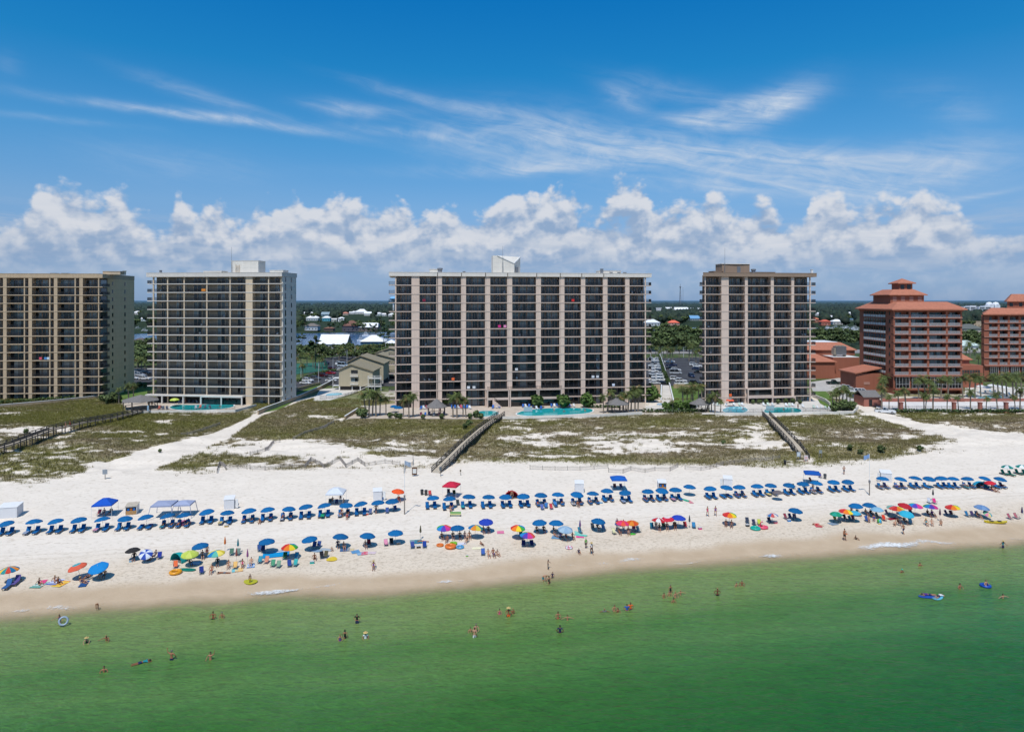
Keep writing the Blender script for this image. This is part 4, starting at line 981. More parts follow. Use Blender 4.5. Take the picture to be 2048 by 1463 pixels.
WOODG=mat('grey_weathered_wood',(.20,.175,.15),.85,.25,2.0);WOODD=mat('dark_timber',(.075,.066,.06),.8,.3,2.0);WOODT=mat('tan_boards',(.44,.38,.30),.85,.2,3.0)
SLATM=mat('sand_fence_slats',(.30,.27,.25),.85,.2,3.0)
DF=[('bent grey sand fence at the dune foot near the path sign',[(434,946),(440,930),(452,938),(500,936)]),('long zigzag sand fence left of the flagpole',[(500,938),(530,940),(560,937),(610,935),(622,921),(640,930),(648,936),(680,920),(692,935),(716,922),(730,932),(770,926),(800,930)]),('short sand fence beside the wooden notice board',[(808,946),(810,937),(826,930),(826,919)]),('grey sand fence crossing the green dunes',[(586,880),(610,868),(640,860),(656,852),(668,846)]),('wavy sand fence below the middle dunes',[(1217,944),(1246,946),(1262,940),(1290,945),(1310,941),(1340,942),(1356,934)]),('low grey fence line along the middle dunes',[(1060,938),(1110,940),(1160,940),(1216,936)]),('sand fence below the dunes left of the narrow boardwalk',[(1370,938),(1402,941),(1420,938),(1446,930),(1490,924),(1530,922),(1560,918)]),('sand fence among the dunes near the sandy path',[(362,872),(400,864),(440,850)]),('grey sand fence beside the dune path',[(500,910),(530,902),(548,886),(560,884)])]
for lb,pts in DF:post_fence('sand_fence',lb,pts,.95,WOODG,2.6,(.6,),.17,sub=SLATM,pw=.045)
post_fence('pool_fence','black fence round the deck of the white edged tower',[(262,822),(300,820),(400,819),(470,818)],1.1,M_RAIL,2.4,(.15,1.05),.16,z0=3.3,pw=.03)
post_fence('pool_fence','black fence round the deck of the narrow tower',[(1440,824),(1540,825),(1640,822),(1700,821)],1.1,M_RAIL,2.4,(.15,1.05),.16,z0=3.3,pw=.03)
post_fence('terrace_fence','dark metal fence along the white hotel terrace',[(1752,821),(1850,821),(1950,821),(2090,820)],1.5,M_RAIL,2.4,(.2,1.4),.16,z0=3.3,pw=.03)
post_fence('court_fence','tall green fence round the tennis courts',[(562,752),(655,741),(648,724)],3.0,mat('green_metal',(.03,.10,.07),.6),3.5,(.1,1.5,2.9),.3,z0=3.3,pw=.04)
post_fence('pool_fence','black fence round the townhouse pool',[(640,798),(690,794),(716,786)],1.2,M_RAIL,2.4,(.15,1.1),.16,z0=3.3,pw=.03)
for i,px in enumerate((1802,1908,1960,2012,2062)):
 x,y=onz(px,821.6,3.3);r=thing('brick_pillar','','pillar',(x,y,3.2),0,'brick pillars along the hotel terrace');order('pillar',r,'terracotta pillar with cap on the hotel terrace edge, {} from the left')
 MB().box(-.45,.45,-.45,.45,-.4,2.6).obj('shaft',BRICKW,r);MB().box(-.55,.55,-.55,.55,2.603,2.8).obj('cap',BRICKW,r)
# ------------------ boardwalks
def boardwalk(label,pts,w,lifts,deckm,railm):
 """raised timber walk: deck, plank by plank pattern in the mesh, posts and two rails"""
 P=[]
 for(x,y),lf in zip(pts,lifts):
  p=at(x,y,lf);p.z=float(height(p.x,p.y))+lf;P.append(p)
 Q=[P[0]]
 for p,q in zip(P[:-1],P[1:]):
  n=max(1,int((q-p).length/2.4))
  Q+=[p.lerp(q,(i+1)/n)for i in range(n)]
 r=thing('boardwalk',label,'boardwalk',P[0]);o=P[0];d=MB();rl=[MB(),MB()]
 sides=[]
 for i,p in enumerate(Q):
  t=(Q[min(i+1,len(Q)-1)]-Q[max(i-1,0)]);t.z=0;t.normalize();nrm=Vector((-t.y,t.x,0));sides.append((p-o+nrm*w/2,p-o-nrm*w/2))
 for i in range(len(Q)-1):
  a,b=Q[i]-o,Q[i+1]-o;n=max(1,int((b-a).length/.3))
  for j in range(n):
   c0=sides[i][0].lerp(sides[i+1][0],j/n);c1=sides[i][1].lerp(sides[i+1][1],j/n);e0=sides[i][0].lerp(sides[i+1][0],(j+.93)/n);e1=sides[i][1].lerp(sides[i+1][1],(j+.93)/n)
   dn=Vector((0,0,-.06));d.add([c0,c1,e1,e0,c0+dn,c1+dn,e1+dn,e0+dn],[(0,1,2,3),(7,6,5,4),(0,4,5,1),(1,5,6,2),(2,6,7,3),(3,7,4,0)])
  for k in(0,1):
   for z,hh in((1.0,.16),(.55,.14),(.16,.2)):rl[k].bar(sides[i][k]+Vector((0,0,z)),sides[i+1][k]+Vector((0,0,z)),.09,hh)
 d.obj('deck',deckm,r)
 for k in(0,1):rl[k].obj('handrail',railm,r)
 for i in range(len(Q)):
  for k in(0,1):
   s=sides[i][k];g=float(height((s+o).x,(s+o).y))-o.z
   MB().box(s.x-.08,s.x+.08,s.y-.08,s.y+.08,min(g,s.z-.3)-.2,s.z+1.05).obj('post',railm,r)
 return r
boardwalk('long dark timber boardwalk descending across the dunes beside the ochre tower',[(-60,912),(20,889),(100,860),(170,844),(230,834),(296,819)],1.7,[1.6,1.7,1.7,1.5,1.2,.5],WOODT,WOODD)
boardwalk('dark railed boardwalk sloping down to the sand near the notice board',[(872,944),(900,916),(930,886),(965,856),(1003,829)],1.9,[.1,1.0,1.1,1.0,.5],WOODT,WOODD)
boardwalk('dark railed boardwalk in front of the narrow tower',[(1610,917),(1592,892),(1570,868),(1545,842),(1532,829)],1.9,[.1,.9,1.0,.9,.4],WOODT,WOODD)
# ------------------ gazebos
SHING=mat('grey_shingle',(.16,.15,.145),.9,.25,3.0)
def gazebo(label,px,py,w,h,rh,n=8):
 p=Vector((*onz(px,py,3.3),3.26));r=thing('gazebo',label,'gazebo',p)
 b=MB();b.lathe([(w*.72,h-.12),(w*.72,h),(w*.35,h+rh*.55),(.25,h+rh),(0,h+rh+.1)],n);b.lathe([(w*.70,h-.11),(0,h-.05)],n);b.obj('roof',SHING,r)
 for k in range(n):
  t=2*PI*(k+.5)/n;x,y=math.cos(t)*w*.58,math.sin(t)*w*.58
  MB().box(x-.09,x+.09,y-.09,y+.09,0,h-.12).obj('post',WOODD,r)
 b=MB();b.lathe([(w*.60,.85),(w*.60,.95),(w*.56,.95),(w*.56,.85),(w*.60,.85)],n);b.obj('rail',WOODD,r)
 b=MB();b.lathe([(w*.66,0),(w*.66,.08),(0,.08)],n);b.obj('floor',WOODT,r)
gazebo('wide grey roofed pavilion by the pool of the white edged tower',281,816,8.0,2.6,1.6,6)
gazebo('steep shingled gazebo on the deck of the longest tower',873,830,4.4,2.6,2.2)
gazebo('shingled gazebo half hidden by palms near the long pool',1234,824,5.2,2.7,2.0)
gazebo('low dark gazebo left of the pale kiddie pool',1400,822,4.6,2.4,1.6)
# ------------------ the terracotta hotels
TERR=facade_mat('terracotta_stucco',alb((160,100,80),.84),.07);TERRS=facade_mat('pink_slab',alb((186,140,126),.80),.05);TILE=mat('terracotta_tiles',alb((186,118,92),.80),.8,.16,1.2,bump=.3)
def hotel(label,px,d,nb,rows,zs,zroof,depth,ridge,flat,sk=0.0):
 fc=Facade(px,d,0.0)
 bays=px_bays(fc,rows);walls=[];prev=0.0
 for a,b in bays:walls.append((prev,a));prev=b
 walls.append((prev,prev+.6))
 r,u0,u1=tower('hotel',label,fc,2.6,zs,zroof,depth,bays,walls,[],0.0,0.0,(TERR,TERRS,TERR),fascia=.5,overhang=.3,skip=lambda k,i:i==0,rail_mat=M_RAILW,rec=1.6,slab_proud=.35,skew=sk,pats=[[(0.0,0.62)],[(0.02,0.66)],[(0.34,0.98)],[(0.0,0.95)]])
 m=MB();m.hip(u0,u1,0,depth,zroof+.9,zroof+ridge,1.2,.4,flat,sk);m.obj('tile_roof',TILE,r)
 for a,b in bays:
  zt=zs[0]-.7;m=MB();m.box(a+.1,b-.1,-.5,-.45,5.4,zt);g=m.obj('dining_window',M_GLASS2,r);m=MB();n=4
  for k in range(n+1):x=a+.1+(b-a-.2)*k/n;m.box(x-.025,x+.025,-.56,-.51,5.4,zt)
  for z in(5.4,6.8,zt-.1):m.box(a+.1,b-.1,-.555,-.515,z-.02,z+.025)
  m.obj('window_frame',M_WHITE,g)
 m=MB();m.box(u0,u1,-1.2,-.02,4.7,5.35);m.box(u0,u1,-.9,-.02,zs[0]-.65,zs[0]-.3);m.obj('canopy_band',TERR,r)
 return fc,r,u0,u1
hz1=[10.15+2.93*i for i in range(8)]
hf,hr,h0,h1=hotel('terracotta hotel with tiled hip roof and little square cupola',1787,246,4,[(1790,1817.5),(1822,1854.4),(1858.6,1892),(1895.8,1921)],hz1,32.9,24,3.5,4.5)
def hotel_extras():
 r=hr
 for a,b,v0,v1,z0,z1,zr in((2.2,14.6,6,18,36.2,39.0,41.0),(7.4,12.4,9.5,14.5,40.2,43.4,45.2)):
  m=MB();m.box(a,b,v0,v1,z0-1,z1);c=m.obj('cupola',TERR,r);m=MB();m.hip(a,b,v0,v1,z1+.02,zr,.9,.3,None if b-a<8 else 3.2);m.obj('tile_roof',TILE,c)
  n=2 if b-a<8 else 4
  for k in range(n):
   x=a+(b-a)*(k+.5)/n;m=MB();m.box(x-.7,x+.7,v0-.03,v0+.05,z1-2.3,z1-.6);m.obj('window',M_GLASS2 if n==2 else TERRS,c)
 wm=MB().box(-.05,.05,0,1.25,0,1.5).mesh('side_window',M_GLASS2);rm=MB().box(-.22,-.10,-.05,1.3,-1.0,-.1).mesh('side_balustrade',M_RAILW)
 m=MB();m.box(-.13,.03,4.4,21.0,hz1[0]-.6,32.6);
 for i,z in enumerate(hz1):
  for k in range(9):
   w=link('side_window',wm,r);w.location=(-.02,5.2+k*1.75,z+1.05);link('side_balustrade',rm,w)
 sm=MB().box(-.05,.05,0,.6,0,1.3).mesh('corner_window',M_GLASS2)
 for z in hz1:link('corner_window',sm,r).location=(-.02,2.2,z+.9)
 for v0,v1 in((.4,2.6),(3.0,6.0)):
  m=MB();m.box(-.06,.04,v0,v1,5.4,9.3);m.obj('side_dining_window',M_GLASS2,r)
 m=MB();x0,x1=-9.5,-.1;m.box(x0,x1,8,20,1.0,9.8);wn=m.obj('wing',TERR,r)
 m=MB();m.add([(x0-.6,7.4,9.6),(x1,7.4,11.6),(x1,20.6,11.6),(x0-.6,20.6,9.6),(x0-.6,7.4,10.0),(x1,7.4,12.0),(x1,20.6,12.0),(x0-.6,20.6,10.0)],[(3,2,1,0),(4,5,6,7),(0,1,5,4),(1,2,6,5),(2,3,7,6),(3,0,4,7)]);m.obj('tile_roof',TILE,wn)
 m=MB();m.box(-6.6,-4.4,7.9,7.99,5.6,6.6);m.obj('wall_sign',TERRS,wn)
hotel_extras()
hz2=[10.2+2.92*i for i in range(7)]
gf,gr_,g0,g1=hotel('second terracotta hotel block cut by the right edge of the photo',1968,283,6,[(1978,1995.5),(1999.5,2015.6),(2020,2037.5),(2042,2059),(2063,2080),(2084,2101)],hz2,30.4,15,3.3,3.6,11.5)
def hotel2_extras():
 r=gr_;m=MB();a,b,v0,v1,z0,z1=12.5,27.0,4,12,33.2,36.6;m.prism([(a,v0),(b,v0),(b,v1),(a+6,v1)],z0-1,z1);c=m.obj('cupola',TERR,r);m=MB();m.hip(a,b,v0,v1,z1+.02,39.6,.9,.3,2.6,6);m.obj('tile_roof',TILE,c)
 for k in range(3):MB().box(a+1+k*4,a+2.4+k*4,v0-.03,v0+.05,z1-2.2,z1-.7).obj('window',M_GLASS2,c)
hotel2_extras()
def low_blocks():
 def W(px,d):return(px-1024)*d/F
 d=264;a,b=W(1921,d),W(1966,d);r=thing('hotel_link','low terracotta link building with dark glass wall between the two hotels','building',(a,d,2.6));w=b-a
 MB().box(0,w,0,14,-.6,9.2).obj('wall',TERR,r)
 g=MB().box(.3,w-1.2,-.12,-.02,3.4,7.4).obj('glass_wall',M_GLASS2,r);m=MB()
 for k in range(8):x=.3+(w-1.5)*k/7;m.box(x-.05,x+.05,-.2,-.13,3.4,7.4)
 for z in(4.4,5.4,6.4):m.box(.3,w-1.2,-.19,-.14,z,z+.07)
 m.obj('window_frame',TERR,g)
 m=MB();m.hip(-.5,6.5,4,14,11.2,14.4,.6,.3);m.box(-.4,6.3,4.2,13.8,9,11.1);m.obj('tile_roof',TILE,r)
 d=296;a,b=W(1622,d),W(1719,d);w=b-a;r=thing('convention_hall','wide windowless terracotta hall with flat white roof and tiled slopes','building',(a,d,2.6))
 MB().box(9.5,w,0,26,-.6,9.6).obj('wall',TERR,r)
 MB().box(9.6,w-.1,.1,26,9.603,9.75).obj('flat_roof',M_WHITE,r)
 u=MB().box(-3,w+3,10,34,9.77,12.0).obj('upper_wall',TERR,r);m=MB();m.hip(-3,w+3,10,34,12.2,15.2,.7,.3,5.0);m.obj('tile_roof',TILE,u);MB().box(2.2,w-2.2,15.2,28.8,15.203,15.35).obj('flat_roof',M_WHITE,u)
 p=MB().box(-4,9.4,-2,9.9,-.6,7.8).obj('porch',TERR,r);m=MB();m.hip(-4,9.4,-2,9.9,8.0,11.0,.7,.3);m.obj('tile_roof',TILE,p);MB().box(2.6,6.8,-2.06,-1.98,0,4.6).obj('door',TERR,p)
 h=MB().box(12.0,16.6,2.5,5.5,10.4,14.2).obj('cooling_unit',M_METAL,r);m=MB()
 for k in range(3):m.lathe([(.6,14.2),(.6,14.6),(.45,14.6),(.45,14.22)],10,(12.9+k*1.4,4,0))
 for x in(12.2,16.4):m.box(x-.12,x+.12,2.6,5.4,9.76,10.39)
 m.box(11.4,11.95,2.6,5.4,10.6,13.4);m.obj('fan_housing',mat('beige_metal',(.33,.29,.22),.6),h)
 MB().box(15.6,19.4,-.08,-.01,0,2.6).obj('loading_door',mat('green_door',(.03,.06,.04),.6),r);MB().box(15.2,19.8,-1.4,-.09,2.7,3.4).obj('door_canopy',TILE,r)
 x,y=onz(1728,812,3.2);r=thing('gate_house','small terracotta gate house with grey pitched roof beside the hotel drive','building',(x,y,3.2))
 MB().box(0,5.0,0,6.5,-.5,3.0).obj('wall',BRICKW,r);m=MB();m.gable(0,5.0,0,6.5,3.02,4.6,.4);m.obj('roof',SHING,r);MB().box(1.6,2.6,-.05,.02,0,2.1).obj('door',M_DARK,r)
 MB().box(5.1,5.4,-1.0,.5,-.3,2.0).obj('gate_wall',BRICKW,r)
low_blocks()
# ------------------ tan townhouses
OCHW=facade_mat('khaki_siding',alb((190,180,156),.84),.06,.3);OCHR=mat('khaki_shingle',alb((150,140,116),.8),.9,.15,1.5)
def townhouse(label,x,y,w,d,zb,ze,zp,first=False):
 r=thing('townhouse',label,'house',(x,y,3.2))
 pk=w*.36;prof=[(0,zb),(w,zb),(w,ze-.2),(pk,zp),(0,ze+.3)]
 m=MB();m.add([(u,0,z)for u,z in prof]+[(u,d,z)for u,z in prof],[(0,1,2,3,4),(9,8,7,6,5)]+[(i,(i+1)%5,5+(i+1)%5,5+i)for i in range(5)]);m.obj('wall',OCHW,r)
 m=MB();o=.5
 for(u0,z0),(u1,z1)in(((-o,ze+.3-o*.35+.02),(pk,zp+.02)),((pk,zp+.02),(w+o,ze-.2-o*.3+.02))):
  m.add([(u0,-o,z0),(u1,-o,z1),(u1,d,z1),(u0,d,z0),(u0,-o,z0+.3),(u1,-o,z1+.3),(u1,d,z1+.3),(u0,d,z0+.3)],[(3,2,1,0),(4,5,6,7),(0,1,5,4),(1,2,6,5),(2,3,7,6),(3,0,4,7)])
 m.obj('roof',OCHR,r)
 m=MB();m.box(.3,w-.3,.3,d-.3,-.3,zb-.01);m.obj('undercroft_shade',M_DARK,r)  # solid near-black box standing in for shade between the stilts
 for u in(.1,w*.38,w*.62,w-.4):MB().box(u,u+.3,-.02,.25,-.3,zb-.02).obj('stilt',M_WHITE,r)
 if first:
  for z in(zb+1.0,zb+4.0):
   g=MB().box(w*.36,w*.56,-.08,-.02,z+.8,z+2.1).obj('window',M_GLASS,r);MB().box(w*.34,w*.58,-.9,-.1,z-.3,z-.15).obj('balcony',M_WHITE,r)
   l=link('balcony_railing',railing_mesh('balcony_railing',w*.24,1.0,.2,M_WHITE),r);l.location=(w*.34,-.85,z-.15)
  m=MB();m.box(-2.6,-.05,1,4,zb,zb+.2);m.box(-2.6,-.05,1,4,zb+2.8,zb+3.0)
  for u in(-2.6,-.3):m.box(u,u+.15,.95,1.1,-.3,zb+3.9)
  m.obj('porch',M_WHITE,r)
  m=MB()
  for z in(zb+.2,zb+3.2):m.box(w-1.5,w+3.6,-1.6,-.05,z-.2,z)
  for u in(w-1.4,w+1,w+3.4):m.box(u,u+.16,-1.6,-1.44,-.3,zb+4.2)
  m.bar((w-4.6,-1.5,.2),(w-1.5,-1.5,zb+.2),.9,.16);m.bar((w-4.4,-1.5,1.2),(w-1.5,-1.5,zb+1.2),.08,.08)
  st=m.obj('stair_landing',M_WHITE,r)
  for z in(zb+.2,zb+3.2):
   l=link('landing_railing',railing_mesh('landing_railing',5.0,1.0,.2,M_WHITE),st);l.location=(w-1.5,-1.6,z)
townhouse('nearest tan townhouse with white stair and balconies by the small pool',-64.9,256,12.6,14,1.5,7.3,9.6,True)
townhouse('second tan townhouse, its roof rising behind the one with the stair',-66.5,276,14.5,13,1.5,8.3,11.2)
townhouse('third tan townhouse back from the pool, long sloping roof',-63.5,292,17.0,12,1.5,8.0,10.6)
townhouse('rearmost tan townhouse, partly behind the longest tower',-61.5,308,18.0,12,1.5,9.6,12.0)
# ------------------ houses, halls and masts beyond
def hmat(rgb):return mat('house_%d_%d_%d'%rgb,alb(rgb,.85),.8,.1,.6)
HOUSES=[]
def house(px,py,wpx,hw,roof,rrgb,wrgb,label,cat='house',dep=None,rh=None,name='house'):
 d=F*(HC-3.2)/(py-HZ);w=wpx*d/F;x=(px-1024)*d/F-w/2;dep=dep or w*.7;rh=rh or w*.22
 HOUSES.append((px,d,wpx));r=thing(name,label,cat,(x,d,3.2))
 MB().box(0,w,0,dep,-.5,hw).obj('wall',hmat(wrgb),r)
 m=MB()
 if roof=='hip':m.hip(0,w,0,dep,hw+.35,hw+rh+.3,.6,.3,None)
 elif roof=='gable':m.gable(0,w,0,dep,hw,hw+rh,.5,.2)
 else:m.box(-.3,w+.3,-.3,dep+.3,hw+.003,hw+.6)
 m.obj('roof',hmat(rrgb),r)
 n=max(2,min(int(w/3.5),8));me=MB().box(-.6,.6,-.06,.02,0,1.3).mesh('window',M_GLASS2)
 for fl in range(max(1,int(hw/3.2))):
  for k in range(n):link('window',me,r).location=(w*(k+.5)/n,0,1.0+fl*3.1)
 return r
WR=(240,240,240);
r=house(665,697,55,3.4,'gable',WR,(205,205,205),'white roofed hall with two dark roof hatches on the lagoon shore','building',16,6.0)
for u in(6.0,14.5):MB().add([(u-1.6,2.4,5.2),(u+1.6,2.4,5.2),(u+1.6,4.2,6.6),(u-1.6,4.2,6.6)],[(0,1,2,3)]).obj('roof_hatch',M_DARK,r)
house(744,694,46,3.8,'hip',WR,(70,110,140),'blue walled house with white hip roof on the lagoon shore','house',13,4.4)
house(781,694,20,2.6,'hip',WR,(180,190,200),'small white roofed boathouse peeping out beside the longest tower','house',8,2.4)
house(701,662,32,5.5,'hip',(120,82,70),(84,80,86),'brown hip roofed house across the lagoon','house',14,5.6)
house(736,662,38,4.6,'gable',WR,(110,96,86),'long house with white metal roof across the lagoon','house',12,4.2)
house(622,660,26,4.2,'hip',(120,112,106),(190,195,200),'grey roofed waterside house beyond the lagoon','house',11,3.2)
house(657,661,18,2.2,'hip',(130,92,74),(90,76,66),'low brown roofed pavilion on the far shore','house',9,2.0)
for px,py,w,h,rf,rc,wc,lb in((624,641,24,4.2,'hip',WR,(190,200,205),'wide white roofed house among the trees, beside the turquoise one'),(652,642,16,5.0,'hip',WR,(80,160,180),'turquoise house with small white roof'),(668,643,10,3.4,'gable',(200,200,196),(200,200,190),'little pale gabled house beside the turquoise one'),(682,643,12,4.8,'hip',WR,(225,225,225),'small two storey white house'),(652,632,20,4.0,'gable',(140,160,170),(120,150,165),'bluish grey gabled house in the far village'),(690,630,13,3.6,'hip',(190,130,110),(200,180,165),'house with pinkish roof in the far village'),(704,628,11,4.2,'gable',(235,235,238),(210,210,210),'narrow white gabled house in the far village'),(722,628,26,5.0,'hip',(238,238,240),(205,205,205),'broad white roofed house in the far village'),(736,631,16,4.6,'gable',(232,234,238),(215,215,215),'white gabled house beside the broad one'),(757,631,12,4.0,'hip',(225,228,232),(190,200,205),'small white hip roofed house right of the white gabled one'),(769,632,9,4.0,'gable',(238,238,240),(200,205,210),'tiny white gabled house'),(783,633,14,3.6,'hip',(236,238,240),(190,190,190),'low white roofed house behind the side balconies of the longest tower'),(610,629,8,4.0,'gable',(236,236,238),(200,200,200),'tiny white roofed cottage near the white end wall'),(622,629,9,3.6,'hip',(225,228,230),(190,195,200),'pale roofed cottage in the far village'),(273,629,16,4.2,'hip',WR,(205,205,205),'white roofed house seen between the ochre and white edged towers'),(288,642,12,4.0,'gable',(225,228,230),(190,200,200),'pale house behind trees between the left towers'),(277,690,26,2.8,'hip',(96,84,84),(80,70,66),'low dark brown roof by the lagoon between the left towers'),(1305,651,30,3.8,'hip',(228,230,230),(190,190,185),'white low roofed house seen right of the longest tower'),(1348,650,22,3.0,'hip',(226,110,84),(200,160,140),'house with bright orange pyramid roof'),(1394,641,26,3.6,'gable',(110,160,200),(150,160,165),'long house with pale blue metal roof'),(1318,621,12,9.0,'flat',(235,235,238),(215,215,220),'white tower like house left of the long white building'),(1636,631,12,4.0,'hip',(235,235,240),(200,200,205),'little white house right of the narrow tower'),(1652,650,18,4.5,'hip',(200,96,76),(180,110,92),'red tile roofed waterfront restaurant'),(1630,645,18,5.0,'hip',(206,120,92),(170,120,104),'coral roofed waterfront building beside the narrow tower'),(1676,649,20,4.0,'hip',WR,(190,190,190),'white pyramid roofed marina building'),(1662,638,14,3.6,'gable',(225,225,228),(190,190,195),'pale gabled marina shed'),(1702,641,16,2.6,'flat',(120,170,210),(140,160,170),'low blue roofed marina shed'),(1945,674,42,7.4,'hip',(98,102,98),(196,184,172),'beige office building with dark hip roof'),(1938,702,44,3.4,'hip',(196,212,206),(205,205,198),'pale green roofed building behind the hotel link'),(1958,653,20,6.0,'flat',(205,180,150),(198,176,150),'tan flat roofed building behind the dark roofed office'),(1700,629,10,3.5,'gable',(225,228,232),(200,200,205),'distant white gabled house left of the hotel')):
 house(px,py,w,h,rf,rc,wc,lb)
def far_blocks():
 d=1800;r=thing('school_building','long low white building with toothed roofline on the horizon','building',((1333-1024)*d/F,d,3));w=72*d/F
 MB().box(0,w,0,30,-1,9).obj('wall',hmat((200,200,205)),r);m=MB();m.gable(0,w*.62,0,30,9.05,15,.5);m.box(w*.62+.6,w,0,30,9.05,13);m.obj('roof',hmat((240,242,246)),r)
 for k in range(14):MB().box(w*k/14+1,w*k/14+5,-.3,.1,2,5.5).obj('window',M_GLASS2,r)
 d=1500;r=thing('condominium','distant white condominium row right of the cupola hotel','building',((1928-1024)*d/F,d,3));w=60*d/F
 for k in range(4):
  b=MB().box(k*w/4,(k+1)*w/4-2.5,(k%2)*5,20,-1,20+(k%2)*2).obj('wing',hmat((232,234,238)),r)
  for f in range(5):MB().box(k*w/4+1.5,(k+1)*w/4-4,(k%2)*5-.3,(k%2)*5+.1,2+f*3.6,4+f*3.6).obj('window_band',M_GLASS2,b)
 for px,hz in((1986,26),(1999,25)):
  u=(px-1928)*d/F;m=MB();m.lathe([(0,30),(4,29),(6.5,26),(6.8,23)],10,(u,12,0));m.box(u-6,u+6,6,18,-1,23.2);m.obj('dome',hmat((238,240,244)),r)
 d=2600;x=(1360.5-1024)*d/F;r=thing('radio_tower','tall lattice radio tower far behind the car parks','tower',(x,d,3));T=mat('tower_steel',(.10,.12,.15),.6);m=MB();h=82
 for k in range(3):
  a=2*PI*k/3;m.tube((math.cos(a)*5,math.sin(a)*5,0),(math.cos(a)*1.4,math.sin(a)*1.4,h),.55,.4,5)
  for j in range(14):
   z0,z1=h*j/14,h*(j+1)/14;r0=5-3.6*j/14;r1=5-3.6*(j+1)/14;c=a+2*PI/3;m.tube((math.cos(a)*r0,math.sin(a)*r0,z0),(math.cos(c)*r1,math.sin(c)*r1,z1),.3,.3,4)
 m.obj('lattice_mast',T,r);m=MB();m.lathe([(3,h),(3.5,h+1),(3.5,h+3),(1,h+4),(.4,h+14),(0,h+15)],8);m.obj('antenna_drum',T,r)
 d=2400;x=(1366-1024)*d/F;r=thing('radio_mast','thin pole mast beside the lattice radio tower','mast',(x,d,3));m=MB();m.tube((0,0,0),(0,0,80),.5,.3,5);m.obj('pole',T,r)
 d=1500;x=(787-1024)*d/F;r=thing('water_tower','blue topped water tower peeping past the longest tower','tower',(x,d,3));m=MB();m.lathe([(0,33),(7,34.5),(8.6,37),(8.6,38.5),(6,41),(0,42)],16);m.obj('tank',hmat((130,190,235)),r);m=MB();m.lathe([(3,0),(1.8,6),(1.6,30),(5,34.4)],12);m.obj('stem',hmat((215,220,225)),r)
far_blocks()
def boat(px,py,L_,tw,label,rz=0.0):
 d=F*(HC-.35)/(py-HZ);r=thing('motor_yacht',label,'boat',((px-1024)*d/F,d,.35),rz,'boats moored in the marina');w=L_*.26
 st=[(-L_/2,w*.42,.0),(-L_*.2,w/2,0),(L_*.2,w*.46,.1),(L_*.4,w*.25,.35),(L_/2,.03,.6)]
 V=[];
 for x,hw,up in st:V+=[(x,-hw*.7,-.4),(x,-hw,1.3+up),(x,hw,1.3+up),(x,hw*.7,-.4)]
 m=MB();m.add(V,[(i*4+k,i*4+(k+1)%4,(i+1)*4+(k+1)%4,(i+1)*4+k)for i in range(4)for k in range(4)]+[(0,1,2,3)]);m.obj('hull',hmat((240,242,246)),r)
 m=MB();m.box(-L_*.28,L_*.16,-w*.32,w*.32,1.35,2.9);c=m.obj('cabin',hmat((238,240,244)),r);MB().box(-L_*.26,L_*.17,-w*.33,w*.33,1.9,2.5).obj('window',M_GLASS2,c)
 m=MB();m.box(-L_*.2,L_*.02,-w*.25,w*.25,tw,tw+.15)
 for x in(-L_*.19,0):
  for y in(-w*.22,w*.22):m.tube((x,y,2.8),(x,y,tw),.06,.06,4)
 m.tube((-.2,0,tw),(-.6,0,tw+L_*.22),.05,.03,4);m.obj('fly_bridge',hmat((225,230,236)),r)
for k,(px,py,L_,lb)in enumerate(((277,661,15,'large white yacht left of its neighbour, between the left towers'),(291,665,14,'white yacht with tall bridge right of its neighbour, between the left towers'),(733,672,9,'white boat at the dock beside the blue walled house'),(722,682,7,'small boat under the dock roof beside the blue walled house'))):boat(px,py,L_,4.4,lb,.3*(k%2))
for k in range(16):
 px=1656+k*4.3;boat(px,660+(k*7)%9-2,10+(k*5)%6,4.6,'white boat in the marina left of the hotel, '+ordinal(k)+' from the left',(k%5-2)*.25)
def lamp(px,py,h,arm,label):
 p=Vector((*onz(px,py,3.3),3.2));r=thing('street_lamp',label,'lamp',p);MB().tube((0,0,0),(0,0,h),.13,.08,8).obj('pole',mat('pale_pole',(.52,.53,.55),.5),r)
 m=MB();m.bar((0,0,h),(arm,0,h+.2),.1,.1);m.box(min(arm,arm*1.5),max(arm,arm*1.5),-.2,.2,h+.1,h+.32);m.obj('lamp_head',M_METAL,r)
for px,py,h,a,lb in((637,768,8.5,-1,'tall pale lamp post in front of the parked silver cars'),(602,760,7,1,'lamp post beside the tennis court palm'),(694,727,7.6,-1,'lamp post beside the white pickup trucks'),(710,715,9,1,'thin lamp post left of the palms behind the townhouses'),(666,741,6,1,'lamp post by the red car'),(771,712,10,1,'tall grey pole behind the last townhouse'),(590,742,7,1,'lamp post next to the white end wall'),(1324,720,6,-1,'lamp post by the hedge of the packed car park'),(1367,714,6,1,'lamp post beside the coast road palms'),(1301,712,7,1,'lamp post just right of the longest tower')):lamp(px,py,h,a,lb)
